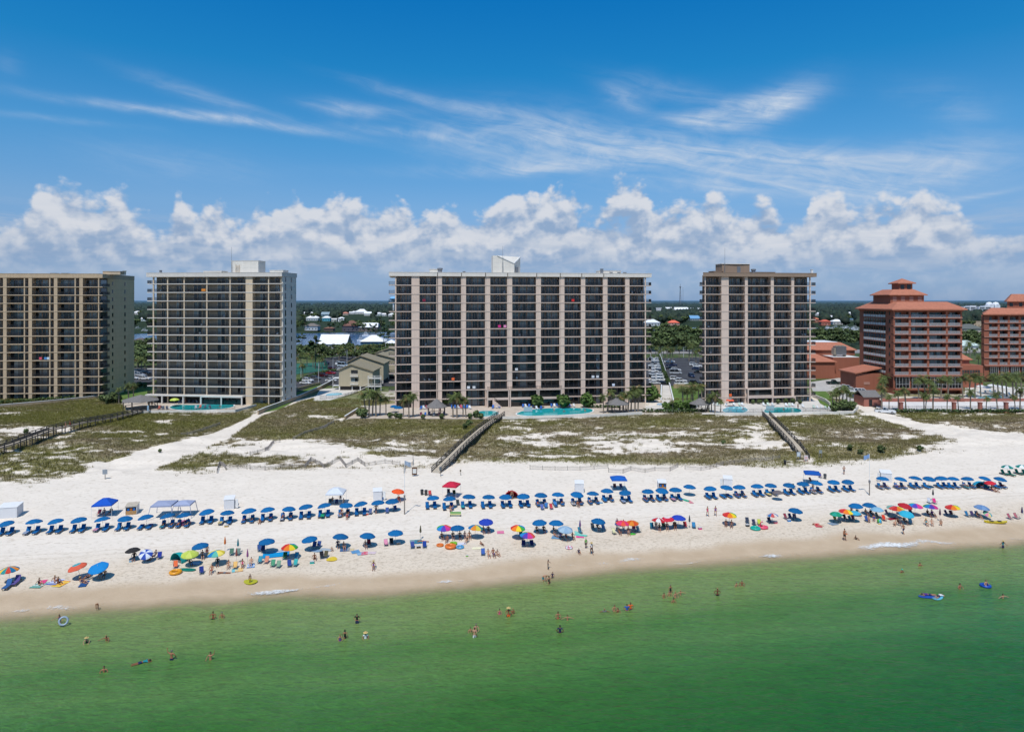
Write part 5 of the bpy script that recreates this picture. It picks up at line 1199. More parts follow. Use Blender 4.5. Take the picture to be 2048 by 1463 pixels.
# ------------------ trees
LEAF=tint_mat('leaves',.7,spec=.25);BARK=mat('bark',(.11,.085,.065),.9,.25,2.0);PBARK=mat('palm_bark',(.20,.165,.125),.9,.25,6.0)
def crown_mesh(seed,lobes,n,size,lo,hi):
 """many leaf clumps spread through lobes (cx,cy,cz,rx,ry,rz)"""
 g=np.random.default_rng(seed);V=[];C=[]
 vol=np.array([l[3]*l[4]*l[5]for l in lobes]);vol=vol/vol.sum()
 for l,k in zip(lobes,(vol*n).astype(int)+4):
  u=g.normal(size=(k,3));u/=np.linalg.norm(u,axis=1)[:,None];rad=g.random(k)**.38
  p=np.array(l[:3])+u*rad[:,None]*np.array(l[3:])
  nrm=u+g.normal(size=(k,3))*.55+np.array([0,0,.35]);nrm/=np.linalg.norm(nrm,axis=1)[:,None]
  a=np.cross(nrm,g.normal(size=(k,3)));a/=np.linalg.norm(a,axis=1)[:,None];b=np.cross(nrm,a);s=size*(.6+.8*g.random(k))[:,None]
  V.append(np.stack([p-a*s-b*s*.6,p+a*s*.9-b*s*.7,p+a*s+b*s*.6,p-a*s*.7+b*s*.9],1).reshape(-1,3))
  shade=(.45+.55*rad)*(.72+.5*(u[:,2]*.5+.5))*g.uniform(.7,1.3,k);t=g.random(k)[:,None]  # shade painted into the tint: leaves darker inside and below
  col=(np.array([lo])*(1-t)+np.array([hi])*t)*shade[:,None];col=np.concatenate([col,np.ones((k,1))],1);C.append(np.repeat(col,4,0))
 V=np.concatenate(V);C=np.concatenate(C)
 return rnd_mesh_quads('crown',V,np.arange(len(V)).reshape(-1,4),LEAF,C)
DG,LG=(.042,.068,.022),(.115,.15,.05)
def oak_parts(seed,n=340):
 g=random.Random(seed);lobes=[(0,0,.62,.34,.34,.26)]
 for k in range(7):a=g.uniform(0,2*PI);r=g.uniform(.2,.38);lobes.append((math.cos(a)*r,math.sin(a)*r,g.uniform(.42,.8),g.uniform(.14,.24),g.uniform(.14,.24),g.uniform(.12,.2)))
 m=MB();m.path([(0,0,-.05),(.01,0,.2),(.0,.01,.42)],[.035,.028,.02],6)
 for k in range(4):a=k*1.6+.3;m.path([(0,0,.28),(math.cos(a)*.14,math.sin(a)*.14,.48),(math.cos(a)*.26,math.sin(a)*.26,.62)],[.016,.011,.006],5)
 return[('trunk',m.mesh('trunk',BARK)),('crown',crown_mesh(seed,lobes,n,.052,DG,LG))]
def pine_parts(seed):
 g=random.Random(seed);lobes=[(0,0,.94,.05,.05,.06)];m=MB();m.path([(0,0,-.03),(.008,0,.4),(-.004,.004,.96)],[.016,.012,.004],6)
 for k in range(9):
  z=g.uniform(.55,.92);a=g.uniform(0,2*PI);r=(1.0-z)*.32+.04;m.path([(0,0,z-.03),(math.cos(a)*r,math.sin(a)*r,z)],[.005,.002],4);lobes.append((math.cos(a)*r,math.sin(a)*r,z,.075,.075,.035))
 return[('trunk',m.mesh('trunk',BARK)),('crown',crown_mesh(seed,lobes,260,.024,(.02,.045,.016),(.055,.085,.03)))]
def palm_parts(seed,n=26,h=1.0):
 """unit-height palm: curved ringed trunk with old leaf boots, arching fronds cut into leaflets"""
 g=random.Random(seed);lean=g.uniform(-.06,.06);top=Vector((lean,g.uniform(-.04,.04),.80));m=MB()
 m.path([(0,0,-.06),(lean*.3,0,.3),(lean*.8,top.y*.6,.6),tuple(top)],[.030,.024,.025,.034],7)
 V=[];C=[]
 def frond(a,el,L_,dry):
  up=Vector((0,0,1));d=Vector((math.cos(a)*math.cos(el),math.sin(a)*math.cos(el),math.sin(el)));p=top.copy();side=d.cross(up).normalized();ns=6;pts=[p.copy()]
  for i in range(ns):d=(d+Vector((0,0,-.16-.05*i))).normalized();p=p+d*L_/ns;pts.append(p.copy())
  for i in range(ns):
   w=.085*math.sin(PI*(i+1.1)/(ns+1.4))+.012
   for s in(-1,1):
    for j in range(2):
     b0=pts[i].lerp(pts[i+1],j*.5);b1=pts[i].lerp(pts[i+1],j*.5+.34);tip=b0 .lerp(b1,.6)+side*s*w+Vector((0,0,-w*.45))+(pts[i+1]-pts[i])*.5
     V.extend([b0,b1,tip]);t=g.uniform(.7,1.25)*(.8+.4*(1 if s*side.x<0 else 0));c=(.20,.145,.05)if dry else((.12,.145,.04)if g.random()<.6 else(.075,.105,.032));C.extend([(c[0]*t,c[1]*t,c[2]*t,1)]*3)  # leaflets facing one way painted lighter, as if lit
 for k in range(n):frond(2*PI*k/n*1.618*3,g.uniform(-.55,1.15),g.uniform(.24,.32),g.random()<.10)
 for k in range(7):frond(g.uniform(0,6.3),g.uniform(-1.2,-.8),g.uniform(.14,.2),True)
 V=np.array([tuple(v)for v in V])
 return[('trunk',m.mesh('trunk',PBARK)),('crown',rnd_mesh_quads('crown',V,np.arange(len(V)).reshape(-1,3),LEAF,np.array(C)))]
def bush_parts(seed,n=220,lo=DG,hi=LG):
 g=random.Random(seed);lobes=[(0,0,.5,.4,.4,.42)]+[(g.uniform(-.3,.3),g.uniform(-.3,.3),g.uniform(.3,.75),.22,.22,.2)for _ in range(5)]
 m=MB();m.path([(0,0,-.1),(0,0,.4)],[.03,.02],5)
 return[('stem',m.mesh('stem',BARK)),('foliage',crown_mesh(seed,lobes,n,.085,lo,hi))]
OAKS=[oak_parts(100+k)for k in range(4)];PINES=[pine_parts(200+k)for k in range(3)];PALMS=[palm_parts(300+k)for k in range(5)];BUSH=[bush_parts(400+k)for k in range(3)];GBUSH=[bush_parts(420+k,320,(.045,.085,.016),(.10,.16,.035))for k in range(2)]
_rt=random.Random(5)
def gz(px,py):
 if py>805 or(py>795):
  p=at(px,py);return p
 return Vector((*onz(px,py,3.2),3.2))
def hides(px,d):return any(abs(px-a)<w*.62 and dd*.55<d<dd for a,dd,w in HOUSES)
def plant(kind,px,py,h,key,template,group,wide=1.0):
 if kind=='oak' and py<668 and hides(px,F*(HC-3.2)/(py-HZ)):return
 P={'oak':OAKS,'pine':PINES,'palm':PALMS,'bush':BUSH,'gbush':GBUSH}[kind];nm={'oak':'oak_tree','pine':'pine_tree','palm':'palm_tree','bush':'shrub','gbush':'shrub'}[kind];cat={'oak':'tree','pine':'tree','palm':'palm tree','bush':'shrub','gbush':'shrub'}[kind]
 r=stamp(_rt.choice(P),nm,None,cat,gz(px,py),_rt.uniform(0,6.28),group,(h*wide,h*wide,h));order(key,r,template);return r
for px,py,h in((312,797,7.5),(322,796,8),(330,797,6.5),(352,799,7.5),(362,797,7),(378,799,6.6),(388,798,7.2),(397,799,6)):plant('palm',px,py,h,'p2','palm before the white edged tower, {} from the left','palms before the white edged tower')
for px,py,h in((238,807,6.2),(257,806,7.4),(267,803,7.0)):plant('palm',px,py,h,'p1','palm on the lawn left of the wide pavilion, {} from the left','palms beside the pavilion')
for px,py,h in((731,832,8.2),(738,834,9.0),(745,832,8.4),(752,833,8.6),(760,831,6.8),(772,830,6.2)):plant('palm',px,py,h,'p3','palm in the clump left of the shingled gazebo, {} from the left','palms beside the longest tower')
for px,py,h in((807,834,6.2),(818,836,7.6),(826,834,8.0)):plant('palm',px,py,h,'p4','palm just left of the steep shingled gazebo, {} from the left','palms left of the gazebo')
for px,py,h in((906,835,7.6),(914,836,8.2),(926,834,6.4),(932,835,6.8)):plant('palm',px,py,h,'p5','palm right of the steep shingled gazebo, {} from the left','palms right of the gazebo')
for px,py,h in((1207,827,6.6),(1224,825,7.8),(1240,826,6.2),(1247,825,7.0),(1256,826,7.4),(1262,824,8.2),(1270,825,9.0),(1276,824,7.6)):plant('palm',px,py,h,'p6','palm round the gazebo by the long pool, {} from the left','palms round the pool gazebo')
for px,py,h in((1366,818,8.4),(1374,816,7.0),(1381,817,7.6),(1386,816,9.0),(1396,812,8.0),(1404,808,7.6),(1346,823,4.0)):plant('palm',px,py,h,'p7','palm on the lawn beside the low dark gazebo, {} from the left','palms by the lawn')
for px,py,h in((1416,826,5.8),(1423,825,6.4),(1430,828,7.4),(1441,828,5.0)):plant('palm',px,py,h,'p8','palm at the corner of the narrow tower, {} from the left','palms at the narrow tower')
for px,py,h in((1664,819,6.5),(1672,815,7.4),(1679,818,7.0),(1684,817,8.2),(1694,816,7.4),(1700,818,6.2)):plant('palm',px,py,h,'p9','palm in the clump left of the gate house, {} from the left','palms left of the gate house')
for px,py,h in((1763,818,8.6),(1778,820,5.4),(1797,821,7.2),(1812,822,8.2),(1848,821,6.4),(1851,822,5.8),(1866,821,8.6),(1894,822,5.8),(1917,822,5.6),(1941,821,7.6),(1972,822,5.4),(1995,822,6.8),(2030,821,5.6),(2040,820,8.0)):plant('palm',px,py,h,'p10','palm in the row on the hotel terrace, {} from the left','palms along the hotel terrace')
for px,py,h in((1762,796,8.0),(1770,793,8.6),(1838,799,8.4),(1850,798,9.2),(1858,799,8),(1882,797,8.4),(1896,798,9),(1926,797,9.0),(1938,795,9.4),(1950,796,9.6),(1962,794,8.4),(1988,790,9.0),(1996,795,9.2),(2006,800,9.6),(2014,793,9.4),(2026,796,10),(2034,800,10.4),(2044,794,10)):plant('palm',px,py,h,'p11','taller palm between the hotel walls and the terrace, {} from the left','palms by the hotel walls')
for px,py,h in((1318,722,7.5),(1327,716,7.0),(1340,727,9.5),(1346,722,8.5),(1358,716,8),(1378,722,11),(1384,716,10),(1392,726,8.5),(1303,714,8.5),(1311,716,8),(1400,722,8),(1334,714,8)):plant('palm',px,py,h,'p12','palm round the back car parks beside the coast road, {} from the left','palms by the coast road')
for px,py,h in((592,738,7),(606,760,8.5),(602,732,8),(614,733,8),(626,735,8),(640,738,8.5),(645,742,7.5),(649,732,7),(678,722,7),(684,716,7.5),(700,716,7.5),(706,722,7),(716,716,8),(728,712,7.5),(738,711,8),(748,712,7),(586,728,7),(274,740,6.5),(283,739,7),(290,741,6)):plant('palm',px,py,h,'p13','palm behind the tower car parks, {} from the left','palms behind the towers')
for px,py,h in((1932,722,9),(1940,715,11),(1950,722,8),(1962,718,10),(1968,728,8),(1956,735,7)):plant('palm',px,py,h,'p14','palm behind the hotel link building, {} from the left','palms behind the hotel link')
def belt(key,template,group,x0,x1,rows,step,h0,h1,kind='oak',wide=1.15):
 for py in rows:
  x=x0+_rt.uniform(0,step)
  while x<x1:plant(kind,x,py+_rt.uniform(-2,2),_rt.uniform(h0,h1),key,template,group,wide*_rt.uniform(.85,1.2));x+=step*_rt.uniform(.7,1.3)
belt('b1','oak in the belt between lagoon and tennis courts, {} from the left','oaks behind the white edged tower',575,800,(704,711,718),15,5,7.5)
belt('b2','oak in the thick grove behind the car parks, {} from the left','oaks behind the car parks',1288,1408,(664,672,681,691,702),14,8.5,12.5)
belt('b3','oak between marina and convention hall, {} from the left','oaks by the marina',1612,1730,(672,680,690),16,7,10)
belt('b4','oak between the ochre and white edged towers, {} from the left','oaks between the left towers',258,306,(697,706,716,726,733),14,6,9)
belt('b5','oak on the far lagoon shore, {} from the left','oaks on the far lagoon shore',580,796,(656,660,650),14,9,14)
belt('b6','tree behind the houses of the far village, {} from the left','trees of the far village',580,796,(634,639,645),17,11,16)
belt('b7','tree beyond the marina, {} from the left','trees beyond the marina',1614,1724,(634,640,652),16,9,14)
belt('b8','tree behind the second hotel, {} from the left','trees behind the second hotel',1915,1985,(655,664,684,694),12,8,12)
belt('b9','tree beyond the lagoon between the left towers, {} from the left','trees beyond the left lagoon',255,315,(635,641,648,653),11,10,15)
belt('b10','tree round the orange roofed house, {} from the left','trees round the orange roofed house',1290,1406,(632,638,645,653),19,9,14)
for px,py,h,lb in((604,702,12,'p'),(631,738,16.5,'p'),(592,700,10,'p'),(660,668,13,'p'),(670,670,14,'p'),(684,664,15,'p'),(690,668,16,'p'),(740,676,13,'p'),(752,684,15,'p'),(768,700,16,'p'),(776,690,15,'p'),(640,655,13,'p'),(610,660,15,'p'),(762,662,17,'p')):plant('pine',px,py,h,'pine','tall loose pine by the lagoon, {} from the left','pines by the lagoon',1.25)
for px,py,h in((1075,816,4.6),(1128,816,4.8),(1172,815,5.0),(885,812,3.6),(1298,804,6.4)):plant('gbush',px,py,h,'g1','rounded bright green tree against the foot of the longest tower, {} from the left','round bushes by the longest tower')
for px,py,h in((1331,820,2.8),(1341,821,2.8),(1352,821,3.0),(1363,820,3.0),(1373,821,3.2),(1380,820,3.4)):plant('gbush',px,py,h,'g2','clipped green bush by the promenade, {} from the left','clipped bushes by the promenade')
for px,py,h in((1668,824,2.6),(1684,822,3.6),(1692,822,4.0),(1702,822,3.4),(1676,820,3)):plant('bush',px,py,h,'g3','dark shrub under the palms left of the gate house, {} from the left','shrubs left of the gate house')
for px,py,h in((215,808,3.6),(224,806,4.0),(205,803,2.6),(236,806,3),(300,804,2.4),(330,803,2),(494,804,2.4),(500,803,3.4),(576,800,2.2),(560,796,1.8),(280,775,2.6),(272,778,2.4),(291,776,2.6)):plant('bush',px,py,h,'g4','dark shrub on the grounds of the left towers, {} from the left','shrubs by the left towers')
for px,py,h in((726,836,3),(718,832,2.6),(780,836,2),(792,836,1.8),(800,838,1.8),(846,838,1.6),(884,838,1.8),(940,838,2.0),(952,836,2.6),(962,838,2)):plant('bush',px,py,h,'g5','low dune shrub before the longest tower deck, {} from the left','dune shrubs before the longest tower')
for px,py,h in((1506,808,1.6),(1518,808,1.8),(1532,808,1.8),(1556,808,1.8),(1572,807,2),(1586,807,2),(1600,808,1.6)):plant('bush',px,py,h,'g6','planted shrub at the foot of the narrow tower, {} from the left','shrubs by the narrow tower')
for px,py,h in((1446,888,1.2),(52,868,1.6),(320,905,1.0),(930,858,1.8),(938,852,2.0),(990,846,1.6),(1840,902,1.6),(1762,905,2.0),(1700,900,1.6),(1720,908,1.4)):plant('bush',px,py,h,'g7','round shrub growing in the dunes, {} from the left','shrubs in the dunes')
def hedge(label,pts,h,w,z0=3.2):
 P=[Vector((*onz(x,y,z0),z0))for x,y in pts];lob=[]
 for p,q in zip(P[:-1],P[1:]):
  n=max(1,int((q-p).length/1.2))
  for i in range(n):c=p.lerp(q,(i+.5)/n)-P[0];lob.append((c.x,c.y,h*.5,.9,w*.5,h*.5))
 o=link('hedge',crown_mesh(77,lob,len(lob)*40,.2,(.035,.065,.018),(.07,.11,.03)));o.location=P[0];tag(o,label,'hedge')
hedge('long clipped hedge along the promenade',[(1284,824),(1350,825),(1420,824)],1.3,1.4);hedge('hedge climbing between the two car parks',[(1337,770),(1326,742),(1318,716)],2.2,2.4);hedge('low hedge under the ochre tower balconies',[(-80,812),(0,808),(100,801),(196,794)],1.4,1.6)
hedge('hedge beside the tennis court',[(596,764),(640,748),(672,742)],1.6,2.2);hedge('hedge in front of the longest tower ground floor',[(1180,816),(1240,815)],1.2,1.2);hedge('dark hedge strip along the foot of the hotel terrace',[(1752,824),(1900,825),(2100,824)],1.2,1.6);hedge('hedge below the palms before the white edged tower',[(300,803),(400,802)],1.2,1.4)
# ------------------ far woodland
def build_forest():
 g=np.random.default_rng(3);bm=bmesh.new();bmesh.ops.create_icosphere(bm,subdivisions=1,radius=1);bv=np.array([v.co[:]for v in bm.verts]);bf=np.array([[v.index for v in f.verts]for f in bm.faces]);bm.free()
 gaps=[(230,330),(560,830),(1260,1440),(1590,1760),(1890,2120)]
 V=[];Fc=[];C=[];n=0;k=0
 while k<7000:
  a,b=gaps[g.integers(len(gaps))];px=g.uniform(a,b);t=g.random()**.8;d=860*(4200/860)**t;x=(px-1024)*d/F
  if float(lagoon_mask(x,d))>.05 or hides(px,d):continue
  s=g.uniform(3.2,6.0)*(1+d/5000);h=g.uniform(6,12)*(1+d/9000);v=bv*np.array([s,s,h*.55])*(1+g.normal(size=(len(bv),1))*.16)+np.array([x,d,3+h*.62])
  hz=min(1,max(0,(d-800)/7000));c=np.array([.022,.036,.018])*g.uniform(.55,1.35)*(1-hz)+np.array([.05,.10,.13])*hz  # haze mixed into the crown colour with distance
  sh=(.55+.45*(bv[:,2]*.5+.5))[:,None];V.append(v);Fc.append(bf+n);C.append(np.concatenate([c*sh,np.ones((len(bv),1))],1));n+=len(bv);k+=1  # crown undersides darkened in the tint as shade
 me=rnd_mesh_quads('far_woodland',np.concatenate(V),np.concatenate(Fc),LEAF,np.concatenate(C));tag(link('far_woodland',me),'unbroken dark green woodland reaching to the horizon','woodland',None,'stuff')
build_forest()
# ------------------ people: one skinned body per pose, hair and clothes cut from it as shells
def V3(*a):return Vector(a)
def skin_body(J,bones):
 """J: joint -> (position, rx, ry); bones: list of joint pairs. Returns vertices, faces of a continuous body"""
 names=list(J);idx={n:i for i,n in enumerate(names)}
 me=bpy.data.meshes.new('skin_tmp');bm=bmesh.new();lay=bm.verts.layers.skin.verify()
 vs=[]
 for n in names:
  v=bm.verts.new(J[n][0]);v[lay].radius=(J[n][1],J[n][2]);v[lay].use_root=(n=='pelvis');vs.append(v)
 for a,b in bones:bm.edges.new((vs[idx[a]],vs[idx[b]]))
 bm.to_mesh(me);bm.free()
 o=bpy.data.objects.new('skin_tmp',me);COL.objects.link(o)
 m=o.modifiers.new('s','SKIN');m.use_smooth_shade=True;m.branch_smoothing=.6
 m2=o.modifiers.new('b','SUBSURF');m2 .levels=1;m2 .render_levels=1
 dg=bpy.context.evaluated_depsgraph_get();ev=o.evaluated_get(dg);em=ev.to_mesh()
 V=[v.co.copy()for v in em.vertices];Fc=[tuple(p.vertices)for p in em.polygons]
 ev.to_mesh_clear();bpy.data.objects.remove(o);bpy.data.meshes.remove(me)
 return V,Fc
def head_parts(c,up,fw,mb,hairm,long=False):
 """head with brow, nose, chin and ears added to mb; hair cap with fringe into hairm"""
 up=up.normalized();rt=fw.cross(up).normalized();fw=up.cross(rt).normalized()
 def P(x,y,z):return c+rt*x+fw*y+up*z
 nu,nv=14,10;V=[];Fc=[]
 for j in range(nv+1):
  ph=PI*j/nv
  for i in range(nu):
   th=2*PI*i/nu;x=math.sin(ph)*math.sin(th);y=math.sin(ph)*math.cos(th);z=math.cos(ph)
   X,Y,Z=x*.074,y*.094,z*.115
   if z<0:X*=1+z*.28;Y=Y*(1+z*.12)+(.012 if y>0 else-.0)*(-z)
   if y>.75 and abs(z)<.25:Y-=.008*(1 if abs(x)>.12 else 0)
   V.append(P(X,Y,Z))
 for j in range(nv):
  for i in range(nu):Fc.append((j*nu+i,j*nu+(i+1)%nu,(j+1)*nu+(i+1)%nu,(j+1)*nu+i))
 mb.add(V,Fc)
 mb.add([P(-.014,.088,-.03),P(.014,.088,-.03),P(0,.088,.02),P(0,.118,-.026)],[(0,1,3),(1,2,3),(2,0,3)])
 mb.add([P(-.024,.084,-.055),P(.024,.084,-.055),P(.02,.088,-.066),P(-.02,.088,-.066),P(0,.1,-.06)],[(0,1,4),(1,2,4),(2,3,4),(3,0,4)])
 for s in(-1,1):mb.add([P(s*.070,.012,.02),P(s*.070,-.02,.02),P(s*.070,-.012,-.032),P(s*.088,-.006,.0)],[(0,1,3),(1,2,3),(2,0,3)])
 V=[];Fc=[]
 for j in range(8):
  ph=PI*.62*j/7
  for i in range(nu):
   th=2*PI*i/nu;x=math.sin(ph)*math.sin(th);y=math.sin(ph)*math.cos(th);z=math.cos(ph)
   if y>.25 and z<.55:z=.55-(.55-z)*.15;y*=.98
   V.append(P(x*.086,y*.105-.006,z*.125+.004-(.10*(j/7)**2 if long and y<.2 else 0)))
 for j in range(7):
  for i in range(nu):Fc.append((j*nu+i,j*nu+(i+1)%nu,(j+1)*nu+(i+1)%nu,(j+1)*nu+i))
 hairm.add(V,Fc)
def hand(mb,w,d,side):
 """palm, four bent fingers and a thumb from wrist w along d"""
 d=d.normalized();a=d.cross(V3(0,0,1));a=(a if a.length>.1 else V3(1,0,0)).normalized();n=a.cross(d).normalized()
 mb.path([w-d*.01,w+d*.045,w+d*.085],[.026,.038,.033],6)
 for k in range(4):
  b=w+d*.082+a*(.026-.0175*k);L_=(.070,.082,.076,.058)[k];m=b+d*L_*.5-n*.004;e=m+d*L_*.42-n*.022
  mb.path([b-d*.012,m,e],[.0095,.0085,.006],5)
 b=w+d*.03+a*.03*side;mb.path([b,b+a*side*.03+d*.02-n*.006,b+a*side*.036+d*.052-n*.016],[.012,.0105,.007],5)
STAND=dict(pelvis=(0,0,.95),spine=(0,.01,1.14),chest=(0,0,1.33),neck=(0,.01,1.49),head=(0,-.015,1.64),up=(0,0,1),fw=(0,-1,0),shL=(.18,.01,1.42),elL=(.24,.03,1.14),wrL=(.26,-.05,.90),shR=(-.18,.01,1.42),elR=(-.24,.03,1.14),wrR=(-.26,-.05,.90),hiL=(.10,0,.90),knL=(.11,-.01,.50),anL=(.11,.03,.09),toL=(.13,-.12,.03),hiR=(-.10,0,.90),knR=(-.11,-.01,.50),anR=(-.11,.03,.09),toR=(-.13,-.12,.03))
def pose(base=STAND,**kw):d=dict(base);d.update(kw);return d
POSES={'stand':STAND,'hips':pose(elL=(.40,.08,1.18),wrL=(.21,-.03,1.02),elR=(-.40,.08,1.18),wrR=(-.21,-.03,1.02)),'walk':pose(elL=(.23,.10,1.15),wrL=(.24,.06,.91),elR=(-.23,-.04,1.14),wrR=(-.24,-.2,.95),knL=(.10,-.14,.52),anL=(.10,-.22,.10),toL=(.11,-.37,.06),knR=(-.10,.06,.50),anR=(-.10,.27,.14),toR=(-.10,.16,.02)),'walkaway':pose(fw=(0,1,0),head=(0,.03,1.64),elL=(.24,-.06,1.15),wrL=(.26,.02,.9),elR=(-.24,.10,1.15),wrR=(-.26,.2,.94),knL=(.10,.14,.52),anL=(.10,.10,.10),toL=(.11,.25,.05),knR=(-.10,-.02,.50),anR=(-.10,-.25,.12),toR=(-.10,-.14,.02)),'carry':pose(elL=(.27,-.04,1.18),wrL=(.08,-.24,1.12),elR=(-.26,-.02,1.16),wrR=(-.30,-.06,.92),knL=(.10,-.10,.52),anL=(.10,-.12,.09),toL=(.11,-.27,.03)),'armup':pose(fw=(0,1,0),head=(0,.03,1.64),elL=(.34,.02,1.20),wrL=(.36,.16,1.05),elR=(-.36,.0,1.55),wrR=(-.42,.02,1.84)),'spread':pose(elL=(.44,-.04,1.36),wrL=(.68,-.1,1.30),elR=(-.44,-.04,1.36),wrR=(-.68,-.1,1.30)),'reach':pose(head=(-.02,-.06,1.62),elL=(.30,-.14,1.22),wrL=(.30,-.36,1.10),elR=(-.42,-.06,1.34),wrR=(-.70,-.12,1.28)),'wade':pose(elL=(.34,-.06,1.20),wrL=(.24,-.26,1.08),elR=(-.34,-.06,1.20),wrR=(-.24,-.26,1.08)),'bend':pose(pelvis=(0,.12,.92),spine=(0,0,1.05),chest=(0,-.18,1.12),neck=(0,-.33,1.13),head=(0,-.46,1.10),up=(0,-.8,.35),fw=(0,-.4,-.9),shL=(.18,-.26,1.12),elL=(.20,-.30,.84),wrL=(.16,-.36,.60),shR=(-.18,-.26,1.12),elR=(-.20,-.30,.84),wrR=(-.16,-.36,.60),hiL=(.10,.11,.88),hiR=(-.10,.11,.88)),'chair':pose(pelvis=(0,.05,.36),spine=(0,.16,.54),chest=(0,.24,.72),neck=(0,.28,.87),head=(0,.25,1.02),up=(0,.1,1),shL=(.18,.25,.81),elL=(.28,.10,.58),wrL=(.25,-.14,.56),shR=(-.18,.25,.81),elR=(-.28,.10,.58),wrR=(-.25,-.14,.56),hiL=(.10,.02,.35),knL=(.13,-.42,.46),anL=(.12,-.62,.10),toL=(.13,-.78,.05),hiR=(-.10,.02,.35),knR=(-.13,-.40,.44),anR=(-.14,-.66,.10),toR=(-.15,-.82,.05)),'recline':pose(pelvis=(0,.10,.44),spine=(0,.28,.56),chest=(0,.44,.70),neck=(0,.56,.83),head=(0,.62,.96),up=(0,.5,.85),fw=(0,-.85,.4),shL=(.18,.50,.76),elL=(.30,.26,.56),wrL=(.20,.02,.58),shR=(-.18,.50,.76),elR=(-.30,.26,.56),wrR=(-.20,.02,.58),hiL=(.10,.06,.44),knL=(.12,-.34,.66),anL=(.12,-.62,.44),toL=(.12,-.74,.46),hiR=(-.10,.06,.44),knR=(-.12,-.38,.48),anR=(-.12,-.80,.44),toR=(-.13,-.86,.56)),'sit':pose(pelvis=(0,.1,.12),spine=(0,.16,.31),chest=(0,.13,.50),neck=(0,.09,.66),head=(0,.05,.81),shL=(.18,.12,.59),elL=(.26,-.06,.36),wrL=(.18,-.28,.34),shR=(-.18,.12,.59),elR=(-.28,.26,.34),wrR=(-.30,.36,.07),hiL=(.10,.06,.12),knL=(.16,-.34,.38),anL=(.13,-.58,.07),toL=(.14,-.72,.04),hiR=(-.10,.06,.12),knR=(-.17,-.36,.20),anR=(-.12,-.72,.07),toR=(-.14,-.84,.10)),'kneel':pose(pelvis=(0,.10,.34),spine=(0,.06,.53),chest=(0,0,.71),neck=(0,-.05,.87),head=(0,-.08,1.02),shL=(.18,0,.80),elL=(.24,-.10,.54),wrL=(.16,-.26,.38),shR=(-.18,0,.80),elR=(-.24,-.10,.54),wrR=(-.16,-.26,.38),hiL=(.10,.08,.32),knL=(.13,-.26,.08),anL=(.12,.18,.07),toL=(.12,.32,.03),hiR=(-.10,.08,.32),knR=(-.13,-.26,.08),anR=(-.12,.18,.07),toR=(-.12,.32,.03)),'lie':pose(pelvis=(0,0,.12),spine=(0,.19,.13),chest=(0,.38,.13),neck=(0,.53,.15),head=(.02,.68,.14),up=(0,1,.1),fw=(0,0,-1),shL=(.18,.46,.13),elL=(.34,.62,.07),wrL=(.20,.78,.06),shR=(-.18,.46,.13),elR=(-.34,.62,.07),wrR=(-.20,.78,.06),hiL=(.10,-.05,.12),knL=(.12,-.46,.09),anL=(.12,-.86,.08),toL=(.12,-1.0,.04),hiR=(-.10,-.05,.12),knR=(-.12,-.46,.09),anR=(-.12,-.86,.08),toR=(-.12,-1.0,.04)),}
BONES=[('pelvis','spine'),('spine','chest'),('chest','neck'),('neck','head0')]+[p for s in 'LR' for p in(('chest','sh'+s),('sh'+s,'el'+s),('el'+s,'wr'+s),('pelvis','hi'+s),('hi'+s,'kn'+s),('kn'+s,'an'+s),('an'+s,'to'+s))]
RAD=dict(pelvis=(.150,.105),spine=(.125,.095),chest=(.155,.110),neck=(.052,.052),head0=(.055,.06),sh=(.065,.06),el=(.043,.043),wr=(.030,.028),hi=(.090,.092),kn=(.062,.062),an=(.042,.042),to=(.036,.03))
